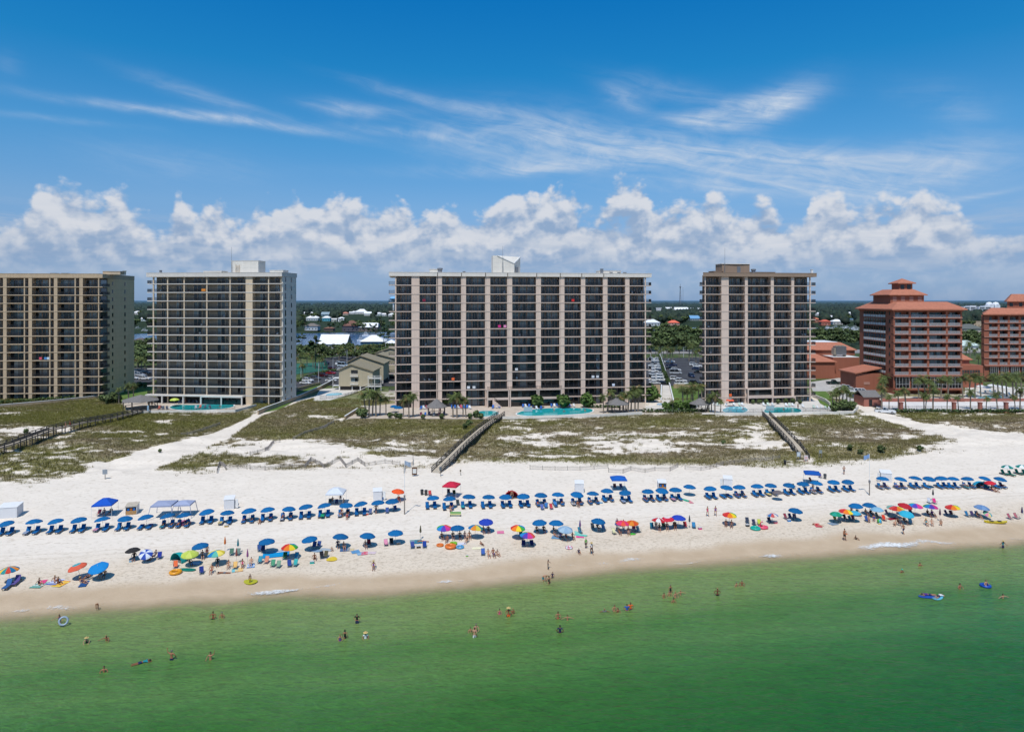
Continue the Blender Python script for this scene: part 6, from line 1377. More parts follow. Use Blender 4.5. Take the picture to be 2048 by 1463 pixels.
def build_pose(key,female,long):
 D={k:Vector(v)for k,v in POSES[key].items()}
 D['head0']=D['neck'].lerp(D['head'],.55)
 J={}
 for n in['pelvis','spine','chest','neck','head0']+[a+s for s in 'LR' for a in('sh','el','wr','hi','kn','an','to')]:
  r=RAD[n if n in RAD else n[:2]];k=1.0
  if female:k={'chest':.88,'spine':.84,'pelvis':1.03,'sh':.82,'el':.86,'wr':.9}.get(n if n in RAD else n[:2],.97)
  J[n]=(D[n],r[0]*k,r[1]*k)
 V,Fc=skin_body(J,BONES)
 segs=[(a,b,D[a],D[b])for a,b in BONES]
 lab=[]
 for v in V:
  best=None
  for a,b,p,q in segs:
   t=max(0,min(1,(v-p).dot(q-p)/(q-p).length_squared));dd=(v-p-(q-p)*t).length-.5*(J[a][1]*(1-t)+J[b][1]*t)
   if best is None or dd<best[0]:best=(dd,a,b,t)
  lab.append(best[1:])
 def region(fn):
  out=MB();mp={}
  nr=[Vector()for _ in V]
  for f in Fc:
   n=(V[f[1]]-V[f[0]]).cross(V[f[2]]-V[f[0]])
   for i in f:nr[i]+=n
  for f in Fc:
   if sum(fn(*lab[i])for i in f)>=len(f)-0:
    for i in f:
     if i not in mp:mp[i]=len(out.v);out.v.append(tuple(V[i]+nr[i].normalized()*.016))
    out.f.append(tuple(mp[i]for i in f));out.m.append(0)
  return out
 trunks=lambda a,b,t:(a=='pelvis' and(b[:2]=='hi' or t<.25))or(a[:2]=='hi' and t<.72)
 brief=lambda a,b,t:(a=='pelvis' and(b[:2]=='hi' or t<.12))or(a[:2]=='hi' and t<.12)
 top=lambda a,b,t:(a=='spine' and t>.62)or(a=='chest' and b=='neck' and t<.25)or(a=='chest' and b[:2]=='sh' and t<.35)
 suit=lambda a,b,t:brief(a,b,t)or(a=='pelvis' and b=='spine')or a=='spine' or(a=='chest' and b=='neck' and t<.35)or(a=='chest' and b[:2]=='sh' and t<.4)
 shirt=lambda a,b,t:(a=='pelvis' and b=='spine' and t>.1)or a=='spine' or(a=='chest' and b=='neck' and t<.7)or(a=='chest' and b[:2]=='sh')or(a[:2]=='sh' and t<.5)
 body=MB();body.v=[tuple(v)for v in V];body.f=list(Fc);body.m=[0]*len(Fc)
 hair=MB();head_parts(D['head'],D['up'],D['fw'],body,hair,long)
 for s,sg in(('L',1),('R',-1)):hand(body,D['wr'+s],(D['wr'+s]-D['el'+s]),sg)
 S0=cmat((214,160,128),'skin');C0=cmat((40,60,120))
 out={'body':body.mesh('person',S0,True),'hair':hair.mesh('hair',cmat((60,42,30),'hair'),True)}
 for nm,fn in(('trunks',trunks),('brief',brief),('top',top),('suit',suit),('shirt',shirt)):
  m=region(fn)
  if m.f:out[nm]=m.mesh(nm,C0,True)
 out['head']=D['head'];out['up']=D['up'].normalized()
 return out
BODY={}
def body(key,fem):
 if(key,fem)not in BODY:BODY[(key,fem)]=build_pose(key,fem,fem)
 return BODY[(key,fem)]
SKINS=[(204,152,122),(190,136,104),(176,120,88),(158,102,72),(128,82,56),(98,62,44)]
HAIRS=[(44,32,24),(70,48,32),(110,80,50),(168,132,84),(30,26,24),(120,116,112)]
SUITC={'navy':(30,44,92),'black':(28,28,32),'red':(196,44,48),'pink':(232,90,140),'teal':(30,150,160),'blue':(36,96,190),'white':(232,232,232),'green':(80,190,50),'purple':(110,60,150),'orange':(244,106,40),'yellow':(240,214,80),'grey':(120,124,130),'royal':(40,70,190),'lime':(120,200,60)}
_pr=random.Random(21);PGR={}
def hat_mesh():
 b=MB();b.lathe([(.25,0),(.14,.015),(.11,.02),(.10,.10),(.05,.125),(0,.128)],14);b.lathe([(.25,-.004),(.11,.012),(0,.014)],14);return b.mesh('hat',cmat((226,196,130)))
def cap_mesh():
 b=MB();b.lathe([(.098,0),(.095,.05),(.06,.09),(0,.10)],12);b.add([(-.06,-.09,.0),(.06,-.09,.0),(.05,-.18,-.01),(-.05,-.18,-.01)],[(0,1,2,3)]);return b.mesh('cap',cmat((60,200,180)))
HATS={}
def person(pose_,loc,rz,wear,col,label,skin=None,hair=None,sc=None,hat=None,col2=None,sink=0.0,fem=None,group=None,cat='person'):
 fem=(wear in('suit','bikini'))if fem is None else fem
 b=body(pose_,fem);sc=sc or _pr.uniform(.95,1.05)*(.95 if fem else 1.0)
 o=link('person',b['body']);o.location=Vector(loc)-Vector((0,0,sink));o.rotation_euler=(0,0,rz);o.scale=(sc,)*3
 setmat(o,cmat(skin or _pr.choice(SKINS[:4]),'skin'));tag(o,label,cat,group)
 h=link('hair',b['hair'],o);setmat(h,cmat(hair or _pr.choice(HAIRS),'hair'))
 C=lambda c:cmat(SUITC[c]if isinstance(c,str)else c)
 parts={'trunks':[('trunks','swim_trunks',col)],'suit':[('suit','swimsuit',col)],'bikini':[('brief','bikini_bottom',col),('top','bikini_top',col)],'shirt':[('shirt','shirt',col),('trunks','shorts',col2 or 'navy')]}[wear]
 for k,nm,c in parts:
  if k in b:setmat(link(nm,b[k],o),C(c))
 if hat:
  if hat not in HATS:HATS[hat]=hat_mesh()if hat=='straw' else cap_mesh()
  q=link('straw_hat' if hat=='straw' else 'cap',HATS[hat],o);q.location=b['head']+b['up']*.045;q.rotation_euler=V3(0,0,1).rotation_difference(b['up']).to_euler()
 return o
# ------------------ beach gear prototypes
BLUE=(0,104,164)
UMB_POLE=mat('umbrella_pole',(.42,.40,.37),.5,.1);WOODL=mat('lounger_wood',(.26,.185,.115),.8,.2,3.0)
def canopy_mesh(name,mats,R=1.22,hgt=.46,n=8,pan=None,valance=.10,z0=1.72):
 """eight-panel dome with sagging panels, scalloped hem and short valance; one material per panel run"""
 b=MB();sub=3;tot=n*sub;prof=[(0,1.0),(.22,.965),(.45,.84),(.68,.60),(.86,.32),(1.0,.0)]
 V=[(0,0,z0+hgt)];ring=[]
 for r,h in prof[1:]:
  rr=[]
  for k in range(tot):
   f=(k%sub)/sub;sag=1-.055*math.sin(PI*f)*r;t=2*PI*k/tot;rr.append(len(V));V.append((math.cos(t)*R*r*sag,math.sin(t)*R*r*sag,z0+hgt*h-.03*math.sin(PI*f)*r))
  ring.append(rr)
 hem=[]
 for k in range(tot):
  f=(k%sub)/sub;x,y,z=V[ring[-1][k]];hem.append(len(V));V.append((x*1.005,y*1.005,z-valance*(.55+.45*math.sin(PI*f))))
 ring.append(hem);b.v=V
 for k in range(tot):
  mi=(pan[(k//sub)%len(pan)]if pan else 0);k2=(k+1)%tot
  b.f.append((0,ring[0][k],ring[0][k2]));b.m.append(mi)
  for i in range(len(ring)-1):b.f.append((ring[i][k],ring[i+1][k],ring[i+1][k2],ring[i][k2]));b.m.append(mi)
 return b.mesh(name,mats,False)
POLE_ME=MB().tube((0,0,-.25),(0,0,2.14),.022,.020,7).mesh('pole',UMB_POLE)
RIB=MB()
for k in range(8):RIB.bar((0,0,1.62),(math.cos(k*PI/4)*.7,math.sin(k*PI/4)*.7,1.90),.012,.012)
RIB_ME=RIB.mesh('rib_frame',UMB_POLE);FIN_ME=MB().lathe([(.03,2.15),(.035,2.19),(.015,2.23),(0,2.24)],6).mesh('finial',M_WHITE)
CAN_BLUE=canopy_mesh('canopy',cmat(BLUE))
def striped(cols,per=1,n=8,key=[0],**kw):return canopy_mesh('canopy',[cmat(c)for c in cols],n=n,pan=[i for i in range(len(cols))for _ in range(per)],**kw)
def ringed(inner,outer,n=8):
 me=canopy_mesh('canopy',[cmat(outer),cmat(inner)],n=n);idx=[0]*len(me.polygons)
 for i,p in enumerate(me.polygons):idx[i]=1 if max(me.vertices[j].co.xy.length for j in p.vertices)<.62 else 0
 me.polygons.foreach_set('material_index',idx);return me
RB=[(214,52,52),(244,130,40),(250,214,50),(70,180,70),(40,140,210),(90,70,180),(220,60,150),(240,90,80)]
CAN={'blue':CAN_BLUE,'navyblue':canopy_mesh('canopy',cmat((40,74,190))),'black':canopy_mesh('canopy',cmat((52,50,50))),'orange':canopy_mesh('canopy',cmat((244,92,40))),'red':canopy_mesh('canopy',cmat((206,40,56))),'grey':canopy_mesh('canopy',cmat((120,110,112))),'lime':striped([(214,226,110),(196,214,90)]),'paleblue':striped([(150,180,206),(170,196,214)]),'skyblue':canopy_mesh('canopy',cmat((70,180,214))),'lightblue':canopy_mesh('canopy',cmat((150,200,226))),'rainbow':striped(RB),'rainbow2':striped(RB[4:]+RB[:4]),'rainbow3':striped([(244,150,50),(30,130,170),(250,200,60),(40,150,150),(214,70,50),(30,120,160)],n=12),'yellowteal':striped([(240,214,70),(30,130,190),(100,190,170),(250,230,110)]),'orangering':ringed((80,180,190),(244,110,80)),'tealfold':canopy_mesh('canopy',cmat((20,140,214)),n=6,hgt=.3,R=1.3),'magenta':striped([(236,60,120),(244,90,70)]),'orangered':striped([(240,90,40),(248,150,50)]),'redwhite':striped([(206,40,52),(238,236,234)]),'redring':ringed((240,230,230),(216,44,70)),'redblue':striped([(220,90,90),(240,220,210),(70,130,190)],n=9),'greenteal':striped([(30,150,110),(40,160,140)]),'blueorange':striped([(30,130,190),(244,150,50),(240,214,80),(40,150,150)]),'greengrey':striped([(120,170,160),(160,190,180)]),'teal':canopy_mesh('canopy',cmat((50,180,210))),'greenwhite':striped([(20,140,130),(236,240,238)]),'bluegrey':striped([(110,150,200),(130,166,210)]),'pastel':striped([(120,200,150),(240,150,180),(250,220,140),(100,190,210)]),'bluewhite':striped([(50,80,170),(220,226,236)])}
CNAME={'blue':'plain blue','navyblue':'royal blue','black':'black','orange':'plain orange','red':'plain red','grey':'small grey','lime':'lime green','paleblue':'pale grey blue','skyblue':'sky blue','lightblue':'light blue','rainbow':'rainbow panelled','rainbow2':'rainbow panelled','rainbow3':'multicolour panelled','yellowteal':'yellow and teal striped','orangering':'orange ringed','tealfold':'bright blue six sided','magenta':'magenta and orange','orangered':'orange and red','redwhite':'red and white','redring':'red with white centre','redblue':'red, white and blue','greenteal':'green','blueorange':'blue and orange striped','greengrey':'grey green','teal':'turquoise','greenwhite':'green and white','bluegrey':'blue grey','pastel':'pastel','bluewhite':'blue and white'}
UMB_AT={}
def umbrella(kind,px,py,key,template,group,sc=1.0,tilt=(0,0),name='beach_umbrella',px_can=None):
 p=at(px,py);parts=[('pole',POLE_ME),('canopy',CAN[kind]),('rib_frame',RIB_ME),('finial',FIN_ME)]
 r=stamp(parts,name,None,'umbrella',p,0,group,sc,None,(tilt[0]+_gr.uniform(-.05,.05),tilt[1]+_gr.uniform(-.05,.05),_gr.uniform(0,6.28)*0+_gr.uniform(-.4,.4)))
 if key:order(key,r,template)
 else:r['label']=template
 return r
_gr=random.Random(9)
def closed_umbrella(rgb,rgb2,px,py,label,h=1.0):
 p=at(px,py);b=MB();b.lathe([(.02,2.25),(.07,2.1),(.15,1.55),(.17,1.25),(.13,1.12),(.03,1.1)],8)
 for i in range(len(b.f)):b.m[i]=(i//1)%2
 me=b.mesh('folded_canopy',[cmat(rgb),cmat(rgb2)]);r=stamp([('pole',POLE_ME),('folded_canopy',me)],'closed_umbrella',label,'umbrella',p,0,None,h);return r
def lounger_parts(up):
 f=MB()
 for x in(-.30,.30):f.bar((x,-1.0,.26),(x,.98,.26),.05,.09)
 for y in(-.9,-.3,.3,.9):f.bar((-.30,y,.26),(.30,y,.26),.05,.05)
 for x in(-.29,.29):
  for y in(-.85,.8):f.bar((x,y,0),(x,y,.22),.06,.06)
 a=math.radians(58 if up else 6);hy,hz=.18,.33;ey,ez=hy+.80*math.cos(a),hz+.80*math.sin(a)
 f.bar((-.28,hy,hz-.03),(-.28,ey,ez-.03),.04,.05);f.bar((.28,hy,hz-.03),(.28,ey,ez-.03),.04,.05)
 if up:f.bar((-.26,ey*.75,ez*.7),(-.26,.9,.28),.03,.03);f.bar((.26,ey*.75,ez*.7),(.26,.9,.28),.03,.03)
 c=MB();c.box(-.31,.31,-1.02,hy-.01,.31,.41)
 n=Vector((0,-math.sin(a),math.cos(a)))*.09;t=Vector((0,math.cos(a),math.sin(a)))*.82;o=Vector((0,hy,.34))
 k=MB();vs=[]
 for q in(o,o+t):
  for x in(-.31,.31):vs+=[q+Vector((x,0,0)),q+Vector((x,0,0))+n]
 k.add(vs,[(0,2,6,4),(1,5,7,3),(0,1,3,2),(4,6,7,5),(0,4,5,1),(2,3,7,6)])
 cm=cmat((0,104,170));return[('frame',f.mesh('frame',WOODL)),('seat_cushion',c.mesh('seat_cushion',cm)),('back_cushion',k.mesh('back_cushion',cm))]
LUP,LFLAT=lounger_parts(True),lounger_parts(False)
SEA_RZ=-math.atan2(0.19,1)*-1.0
def lounger(px,py,label,rgb=None,flat=False,dx=0.0,dy=0.0,group='padded loungers of the back row',name='sun_lounger',base=None,rz=None):
 p=(base.copy()if base else at(px,py));
 if dx or dy:p=on(p.x+dx,p.y+dy)
 c=cmat(rgb or(0,104,170));
 r=stamp(LFLAT if flat else LUP,name,label,'lounger',p,SEA_RZ if rz is None else rz,group,.93,{'seat_cushion':c,'back_cushion':c});return r
def bchair_parts():
 f=MB()
 for x in(-.27,.27):
  f.tube((x,-.30,.02),(x,.30,.30),.014,n=5);f.tube((x,.26,.02),(x,-.28,.30),.014,n=5);f.tube((x,.14,.26),(x,.50,.86),.014,n=5);f.tube((x,.30,.52),(x,-.28,.50),.018,n=5);f.tube((x,-.28,.50),(x,-.28,.28),.014,n=5)
 f.tube((-.27,.50,.86),(.27,.50,.86),.014,n=5);f.tube((-.27,-.30,.02),(.27,-.30,.02),.014,n=5)
 s=MB();s.add([(-.26,-.28,.31),(.26,-.28,.31),(.26,0,.25),(-.26,0,.25),(-.26,.18,.27),(.26,.18,.27)],[(0,1,2,3),(3,2,5,4)])
 b=MB();b.add([(-.26,.18,.28),(.26,.18,.28),(.26,.34,.56),(-.26,.34,.56),(.26,.50,.85),(-.26,.50,.85)],[(0,1,2,3),(3,2,4,5)])
 c=cmat((30,60,140));return[('frame',f.mesh('frame',M_METAL)),('seat',s.mesh('seat',c)),('backrest',b.mesh('backrest',c))]
BCH=bchair_parts()
def bchair(px,py,rgb,label,rz=None,sc=1.0,rgb2=None):
 return stamp(BCH,'beach_chair',label,'chair',at(px,py),SEA_RZ+_gr.uniform(-.3,.3)if rz is None else rz,'folding chairs on the sand',sc,{'seat':cmat(rgb),'backrest':cmat(rgb2 or rgb)})
def towel(px,py,w,l,rgb,label,rz=0.2,stripe=None):
 p=at(px,py);b=MB();n=8
 for i in range(n):
  b.cur=(i%2)if stripe else 0;y0,y1=-l/2+l*i/n,-l/2+l*(i+1)/n;z0,z1=.03+.02*math.sin(i*1.9),.03+.02*math.sin((i+1)*1.9);b.add([(-w/2,y0,z0),(w/2,y0,z0+.01),(w/2,y1,z1+.01),(-w/2,y1,z1)],[(0,1,2,3)])
 o=b.obj('beach_towel',[cmat(rgb),cmat(stripe)]if stripe else cmat(rgb));o.location=p;o.rotation_euler=(0,0,rz);return tag(o,label,'towel','towels on the sand')
def ring(px,py,R,r_,rgb,label,rot=(0,0,0),rgb2=None,z=None,name='swim_ring'):
 b=MB();n,m=18,8
 for i in range(n):
  for j in range(m):a,c=2*PI*i/n,2*PI*j/m;b.v.append(((R+r_*math.cos(c))*math.cos(a),(R+r_*math.cos(c))*math.sin(a),r_+r_*math.sin(c)))
 for i in range(n):
  for j in range(m):b.f.append((i*m+j,i*m+(j+1)%m,((i+1)%n)*m+(j+1)%m,((i+1)%n)*m+j));b.m.append((i//2)%2 if rgb2 else 0)
 o=b.obj(name,[cmat(rgb,'plastic'),cmat(rgb2 or rgb,'plastic')],None,True);p=at(px,py)
 if z is not None:p=Vector((*onz(px,py,z),z))
 o.location=p;o.rotation_euler=rot;return tag(o,label,'swim ring','inflatable rings')
def board(px,py,l,w,rgb,label,rz=.3,rgb2=None,z=0.0,name='surf_board',tilt=0.0):
 b=MB();n=14;V=[]
 for i in range(n):a=2*PI*i/n;V.append((math.cos(a)*w/2*(1-.15*math.sin(a)),math.sin(a)*l/2,.07+.05*abs(math.sin(a))**4))
 b.add(V+[(x,y,zz-.06)for x,y,zz in V],[tuple(range(n)),tuple(range(2*n-1,n-1,-1))]+[(i,n+i,n+(i+1)%n,(i+1)%n)for i in range(n)])
 r=b.obj(name,cmat(rgb,'plastic'),None);p=at(px,py)if z==0 else Vector((*onz(px,py,z),z));r.location=p;r.rotation_euler=(tilt,0,rz);tag(r,label,'board')
 if rgb2:MB().box(-.04,.04,-l*.4,l*.4,.075,.085).obj('stripe',cmat(rgb2,'plastic'),r)
 return r
def cooler(px,py,rgb,label,sc=1.0,lid=None):
 r=thing('cooler_box',label,'cooler',at(px,py),.2,None,sc);MB().box(-.35,.35,-.22,.22,0,.36).obj('body',cmat(rgb,'plastic'),r);MB().box(-.37,.37,-.24,.24,.363,.43).obj('lid',cmat(lid or(225,225,225),'plastic'),r);m=MB()
 for s in(-1,1):m.box(s*.37-.02,s*.37+.02,-.08,.08,.22,.27)
 m.obj('handle',M_METAL,r);return r
def storage_box(px,py,w,d,h,rz,label,front=None,door=None):
 """white plank box for beach gear: slanted lid, slatted front or half-open door"""
 r=thing('beach_storage_box',label,'storage box',at(px,py),rz,'beach gear boxes');WB=facade_mat('white_planks',alb((226,226,228),.85),.06,.25)if 'white_planks' not in MATS else MATS['white_planks'];MATS['white_planks']=WB
 b=MB();b.add([(-w/2,0,0),(w/2,0,0),(w/2,d,0),(-w/2,d,0),(-w/2,0,h*.9),(w/2,0,h*.9),(w/2,d,h),(-w/2,d,h)],[(3,2,1,0),(0,1,5,4),(1,2,6,5),(2,3,7,6),(3,0,4,7)]+([]if front=='wood' else[(4,5,6,7)]));b.obj('body',WB,r)
 t=.06;b=MB();b.add([(-w/2-t,-t,h*.9+.01),(w/2+t,-t,h*.9+.01),(w/2+t,d+t,h+.02),(-w/2-t,d+t,h+.02),(-w/2-t,-t,h*.9+.07),(w/2+t,-t,h*.9+.07),(w/2+t,d+t,h+.08),(-w/2-t,d+t,h+.08)],[(3,2,1,0),(4,5,6,7),(0,1,5,4),(1,2,6,5),(2,3,7,6),(3,0,4,7)]);b.obj('lid',WOODT if front=='wood' else M_WHITE,r)
 OW=mat('orange_wood',(.42,.24,.09),.75,.2,3.0)
 if front:
  m=MB()
  for k in range(4):m.box(-w/2+.05,w/2-.05,-.05,-.005,.08+k*.17*h/1.6,.21+k*.17*h/1.6)
  m.obj('slat_front',OW,r);g=MB().box(-w/2+.08,w/2-.08,-.03,-.004,h*.47,h*.84).obj('opening',M_DARK,r)  # near-black opening plate stands in for the unlit inside
  for k in range(3):MB().box(-w*.32+k*w*.25,-w*.14+k*w*.25,-.06,-.032,h*.49,h*.72).obj('stacked_cushion',cmat((0,105,190))if k!=1 else cmat((190,110,50)),g)
 if door:
  s=door;MB().box(s*w/2-.004 if s>0 else-w/2-.03,s*w/2+.03 if s>0 else-w/2+.004,d*.25,d*.75,.1,h*.86).obj('opening',M_DARK,r)  # dark plate on the side, painted shade of the interior
  b=MB().bar((s*(w/2+.03),d*.22,h*.48),(s*(w/2+.62),d*.02,h*.48),.05,h*.8);b.obj('door',M_WHITE,r)
 return r
def canopy_tent(px,py,w,h,rgb,label,rz=.1,peak=.7,splay=0.0,wind=None):
 """pop-up canopy: four legs, pyramid top with valance"""
 r=thing('canopy_tent',label,'canopy',at(px,py),rz,'pop-up canopies');c=cmat(rgb);a=w/2;b=MB();z=h
 q=[(-a,-a,z),(a,-a,z),(a,a,z),(-a,a,z)];t=[(x*.28,y*.28,z+peak)for x,y,_ in q];v=[(x*1.01,y*1.01,z-.22)for x,y,_ in q];mid=[((q[i][0]+q[(i+1)%4][0])/2,(q[i][1]+q[(i+1)%4][1])/2,z-.04)for i in range(4)]
 b.add(q+t+v,[(4,5,6,7)]+[(i,(i+1)%4,4+(i+1)%4,4+i)for i in range(4)]+[(8+i,8+(i+1)%4,(i+1)%4,i)for i in range(4)]);b.obj('canopy_top',c,r)
 for x,y,_ in q:MB().tube((x*(1+splay),y*(1+splay),-.05),(x*.98,y*.98,z),.022 if not splay else.05,n=5).obj('leg',M_WHITE if not splay else cmat((170,180,206)),r)
 return r
def flagpole(px,py,h,rgb,label,bend=.0):
 r=thing('flagpole',label,'flagpole',at(px,py));MB().path([(0,0,-.3),(0,0,h*.35)],[.10,.09],8).obj('base_post',WOODG,r);MB().path([(0,0,h*.35),(0,0,h)],[.05,.035],8).obj('pole',M_WHITE,r)
 b=MB();n=6
 for i in range(n):x0,x1=.05+i*.16,.05+(i+1)*.16;y0,y1=.09*math.sin(i*1.3),.09*math.sin((i+1)*1.3);b.add([(x0*(-1 if bend else 1),y0,h-.75-.07*i),(x1*(-1 if bend else 1),y1,h-.8-.07*i),(x1*(-1 if bend else 1),y1,h-.10-.05*i),(x0*(-1 if bend else 1),y0,h-.06-.05*i)],[(0,1,2,3)])
 b.obj('flag',cmat(rgb),r);m=MB();m.box(-.13,.13,-.13,.13,h*.3,h*.3+.5);m.obj('cleat_box',M_METAL,r);return r
def sign(px,py,w,h,z,rgb,label,posts=1,frame=None,mark=None):
 r=thing('sign',label,'sign',at(px,py),.1)
 for x in([0]if posts==1 else[-w*.42,w*.42]):MB().box(x-.05,x+.05,-.0,.09,-.3,z+h).obj('post',WOODG if frame is None else frame,r)
 p=MB().box(-w/2,w/2,-.05,-.005,z,z+h).obj('panel',cmat(rgb,'paint'),r)
 if mark:MB().box(-w*.36,w*.36,-.058,-.052,z+h*.2,z+h*.8).obj('notice',cmat(mark,'paint'),p)
 return r
def bin_(px,py,rgb,label):
 r=thing('trash_bin',label,'bin',at(px,py),0,'bins on the beach');b=MB();b.lathe([(.24,0),(.30,.8),(.30,.85),(.27,.85)],12);b.lathe([(.24,0),(0,.01)],12);b.obj('barrel',cmat(rgb,'plastic'),r);MB().lathe([(.31,.853),(.28,.95),(.1,1.02),(0,1.02)],12).obj('lid',cmat((50,52,54),'plastic'),r);return r
# ------------------ vehicles
TYRE=mat('tyre',(.02,.02,.02),.85);RIM=mat('rim',(.35,.35,.36),.35,metal=.8);CGL=mat('car_glass',(.012,.016,.02),.05,.05,spec=.8);LAMP=mat('lamp_glass',(.6,.6,.58),.15);TAIL=mat('tail_glass',(.35,.02,.02),.2)
def car_parts(kind):
 L_,W,H1,H2={'sedan':(4.6,1.8,.92,1.45),'suv':(4.7,1.9,1.08,1.74),'pickup':(5.6,1.95,1.08,1.85),'van':(5.6,2.05,1.15,2.35)}[kind]
 a=L_/2;w=W/2;nose={'sedan':.74,'suv':.88,'pickup':.98,'van':.95}[kind]
 prof=[(-a,.32),(-a,nose-.12),(-a+.15,nose),(-a*.42,H1),(a-.12,H1),(a,H1-.16),(a,.32)]
 b=MB()
 for x0,x1,s in((-w,-w+.10,0),):
  st=[(-w,.05),(-w+.09,0),(w-.09,0),(w,.05)];n=len(prof);V=[]
  for x,ins in st:V+=[(x,y*(1-ins*.5),z-ins*.8 if z>.5 else z+ins)for y,z in prof]
  b.add(V,[(i*n+k,i*n+(k+1)%n,(i+1)*n+(k+1)%n,(i+1)*n+k)for i in range(3)for k in range(n)]+[tuple(range(n-1,-1,-1)),tuple(range(3*n,4*n))])
 if kind=='pickup':pass
 g={'sedan':((-a*.36,a*.78),(-a*.02,a*.44)),'suv':((-a*.38,a*.96),(-a*.08,a*.86)),'pickup':((-a*.34,a*.28),(-a*.10,a*.22)),'van':((-a*.62,a*.98),(-a*.34,a*.94))}[kind]
 c=MB();wb,wt=w-.07,w-.22;V=[(-wb,g[0][0],H1+.004),(wb,g[0][0],H1+.004),(wb,g[0][1],H1+.004),(-wb,g[0][1],H1+.004),(-wt,g[1][0],H2-.05),(wt,g[1][0],H2-.05),(wt,g[1][1],H2-.05),(-wt,g[1][1],H2-.05)]
 c.add(V,[(0,1,5,4),(1,2,6,5),(2,3,7,6),(3,0,4,7)])
 r=MB();r.box(-wt-.02,wt+.02,g[1][0]-.03,g[1][1]+.03,H2-.048,H2)
 for i in range(4):r.bar(V[i],V[i+4],.09,.09)
 for s in(-1,1):r.bar((s*(wb+wt)/2+s*.02,(g[0][0]+g[0][1])/2-.1,(H1+H2)/2-.3),(s*wt,(g[0][0]+g[0][1])/2-.05,H2-.06),.08,.10)
 if kind=='pickup':
  r2=MB();r2 .box(-w+.12,w-.12,a*.32,a-.12,H1-.02,H1+.006);bed=r2 .mesh('load_bed',M_DARK)
 parts=[('body',b.mesh('body',cmat((238,240,242),'paint'),False)),('window',c.mesh('window',CGL)),('roof',r.mesh('roof',cmat((238,240,242),'paint')))]
 if kind=='pickup':parts.append(('load_bed',bed))
 wr=.36 if kind!='sedan' else.32;ty=MB()
 for y in(-a*.62,a*.60):
  for s in(-1,1):
   t=MB().tube((s*(w-.2),y,wr),(s*(w+.01),y,wr),wr,wr,12).mesh('wheel',TYRE);h=MB().tube((s*(w+.012),y,wr),(s*(w+.02),y,wr),wr*.6,wr*.55,10).mesh('rim',RIM);parts.append(('wheel',t,[('rim',h)]))
 for s in(-1,1):
  parts.append(('headlight',MB().box(s*w*.62-.17,s*w*.62+.17,-a-.02,-a+.06,nose-.30,nose-.14).mesh('headlight',LAMP)));parts.append(('taillight',MB().box(s*w*.78-.1,s*w*.78+.1,a-.06,a+.015,H1-.42,H1-.2).mesh('taillight',TAIL)))
 return parts
CARS={k:car_parts(k)for k in('sedan','suv','pickup','van')}
def car(kind,px,py,rgb,label,rz,z=3.30,name=None,key=None):
 c=cmat(rgb,'paint');p=Vector((*onz(px,py,z),z));r=stamp(CARS[kind],{'sedan':'parked_car','suv':'parked_car','pickup':'pickup_truck','van':'parked_van'}[kind],label,{'sedan':'car','suv':'car','pickup':'pickup','van':'van'}[kind],p,rz,'parked vehicles',1.0,{'body':c,'roof':c})
 if key:order(key,r,label)
 return r
# ------------------ back row: blue umbrellas, each over a pair of loungers
ROW=[(16,1072,'e'),(68,1070,'e'),(114,1068,'e'),(160,1066,'e'),(207,1064,'e'),(250,1062,'e'),(294,1060,'f'),(339,1057,'o'),(370,1056,'o'),(417,1049,'e'),(455,1050,'e'),(500,1047,'o'),(537,1044,'o'),(577,1042,'o'),(614,1039,'e'),(652,1036,'t'),(692,1035,'o'),(725,1032,'e'),(757,1030,'c'),(785,1027,'c'),(866,1019,'n'),(900,1021,'o'),(937,1018,'e'),(977,1018,'e'),(1011,1017,'e'),(1047,1016,'r'),(1081,1014,'o'),(1115,1013,'o'),(1152,1012,'o'),(1185,1010,'o'),(1214,1005,'o'),(1251,1007,'e'),(1296,1005,'o'),(1322,1004,'o'),(1351,1003,'e'),(1378,996,'x'),(1421,1000,'e'),(1451,998,'f'),(1479,997,'o'),(1515,995,'e'),(1541,993,'e'),(1577,992,'e'),(1606,990,'e'),(1631,989,'o'),(1667,986,'e'),(1696,985,'e'),(1765,980,'o'),(1799,980,'o'),(1829,979,'e'),(1857,979,'s'),(1884,979,'e'),(1906,979,'e'),(1936,979,'o'),(1966,978,'o'),(1998,979,'o')]
WEARS=['trunks','bikini','suit','trunks','shirt']
WC=['navy','black','red','teal','blue','purple','grey','pink','royal']
def who(w):return{'trunks':'person in {} trunks','bikini':'person in {} bikini','suit':'person in {} swimsuit','shirt':'person in {} shirt'}[w]
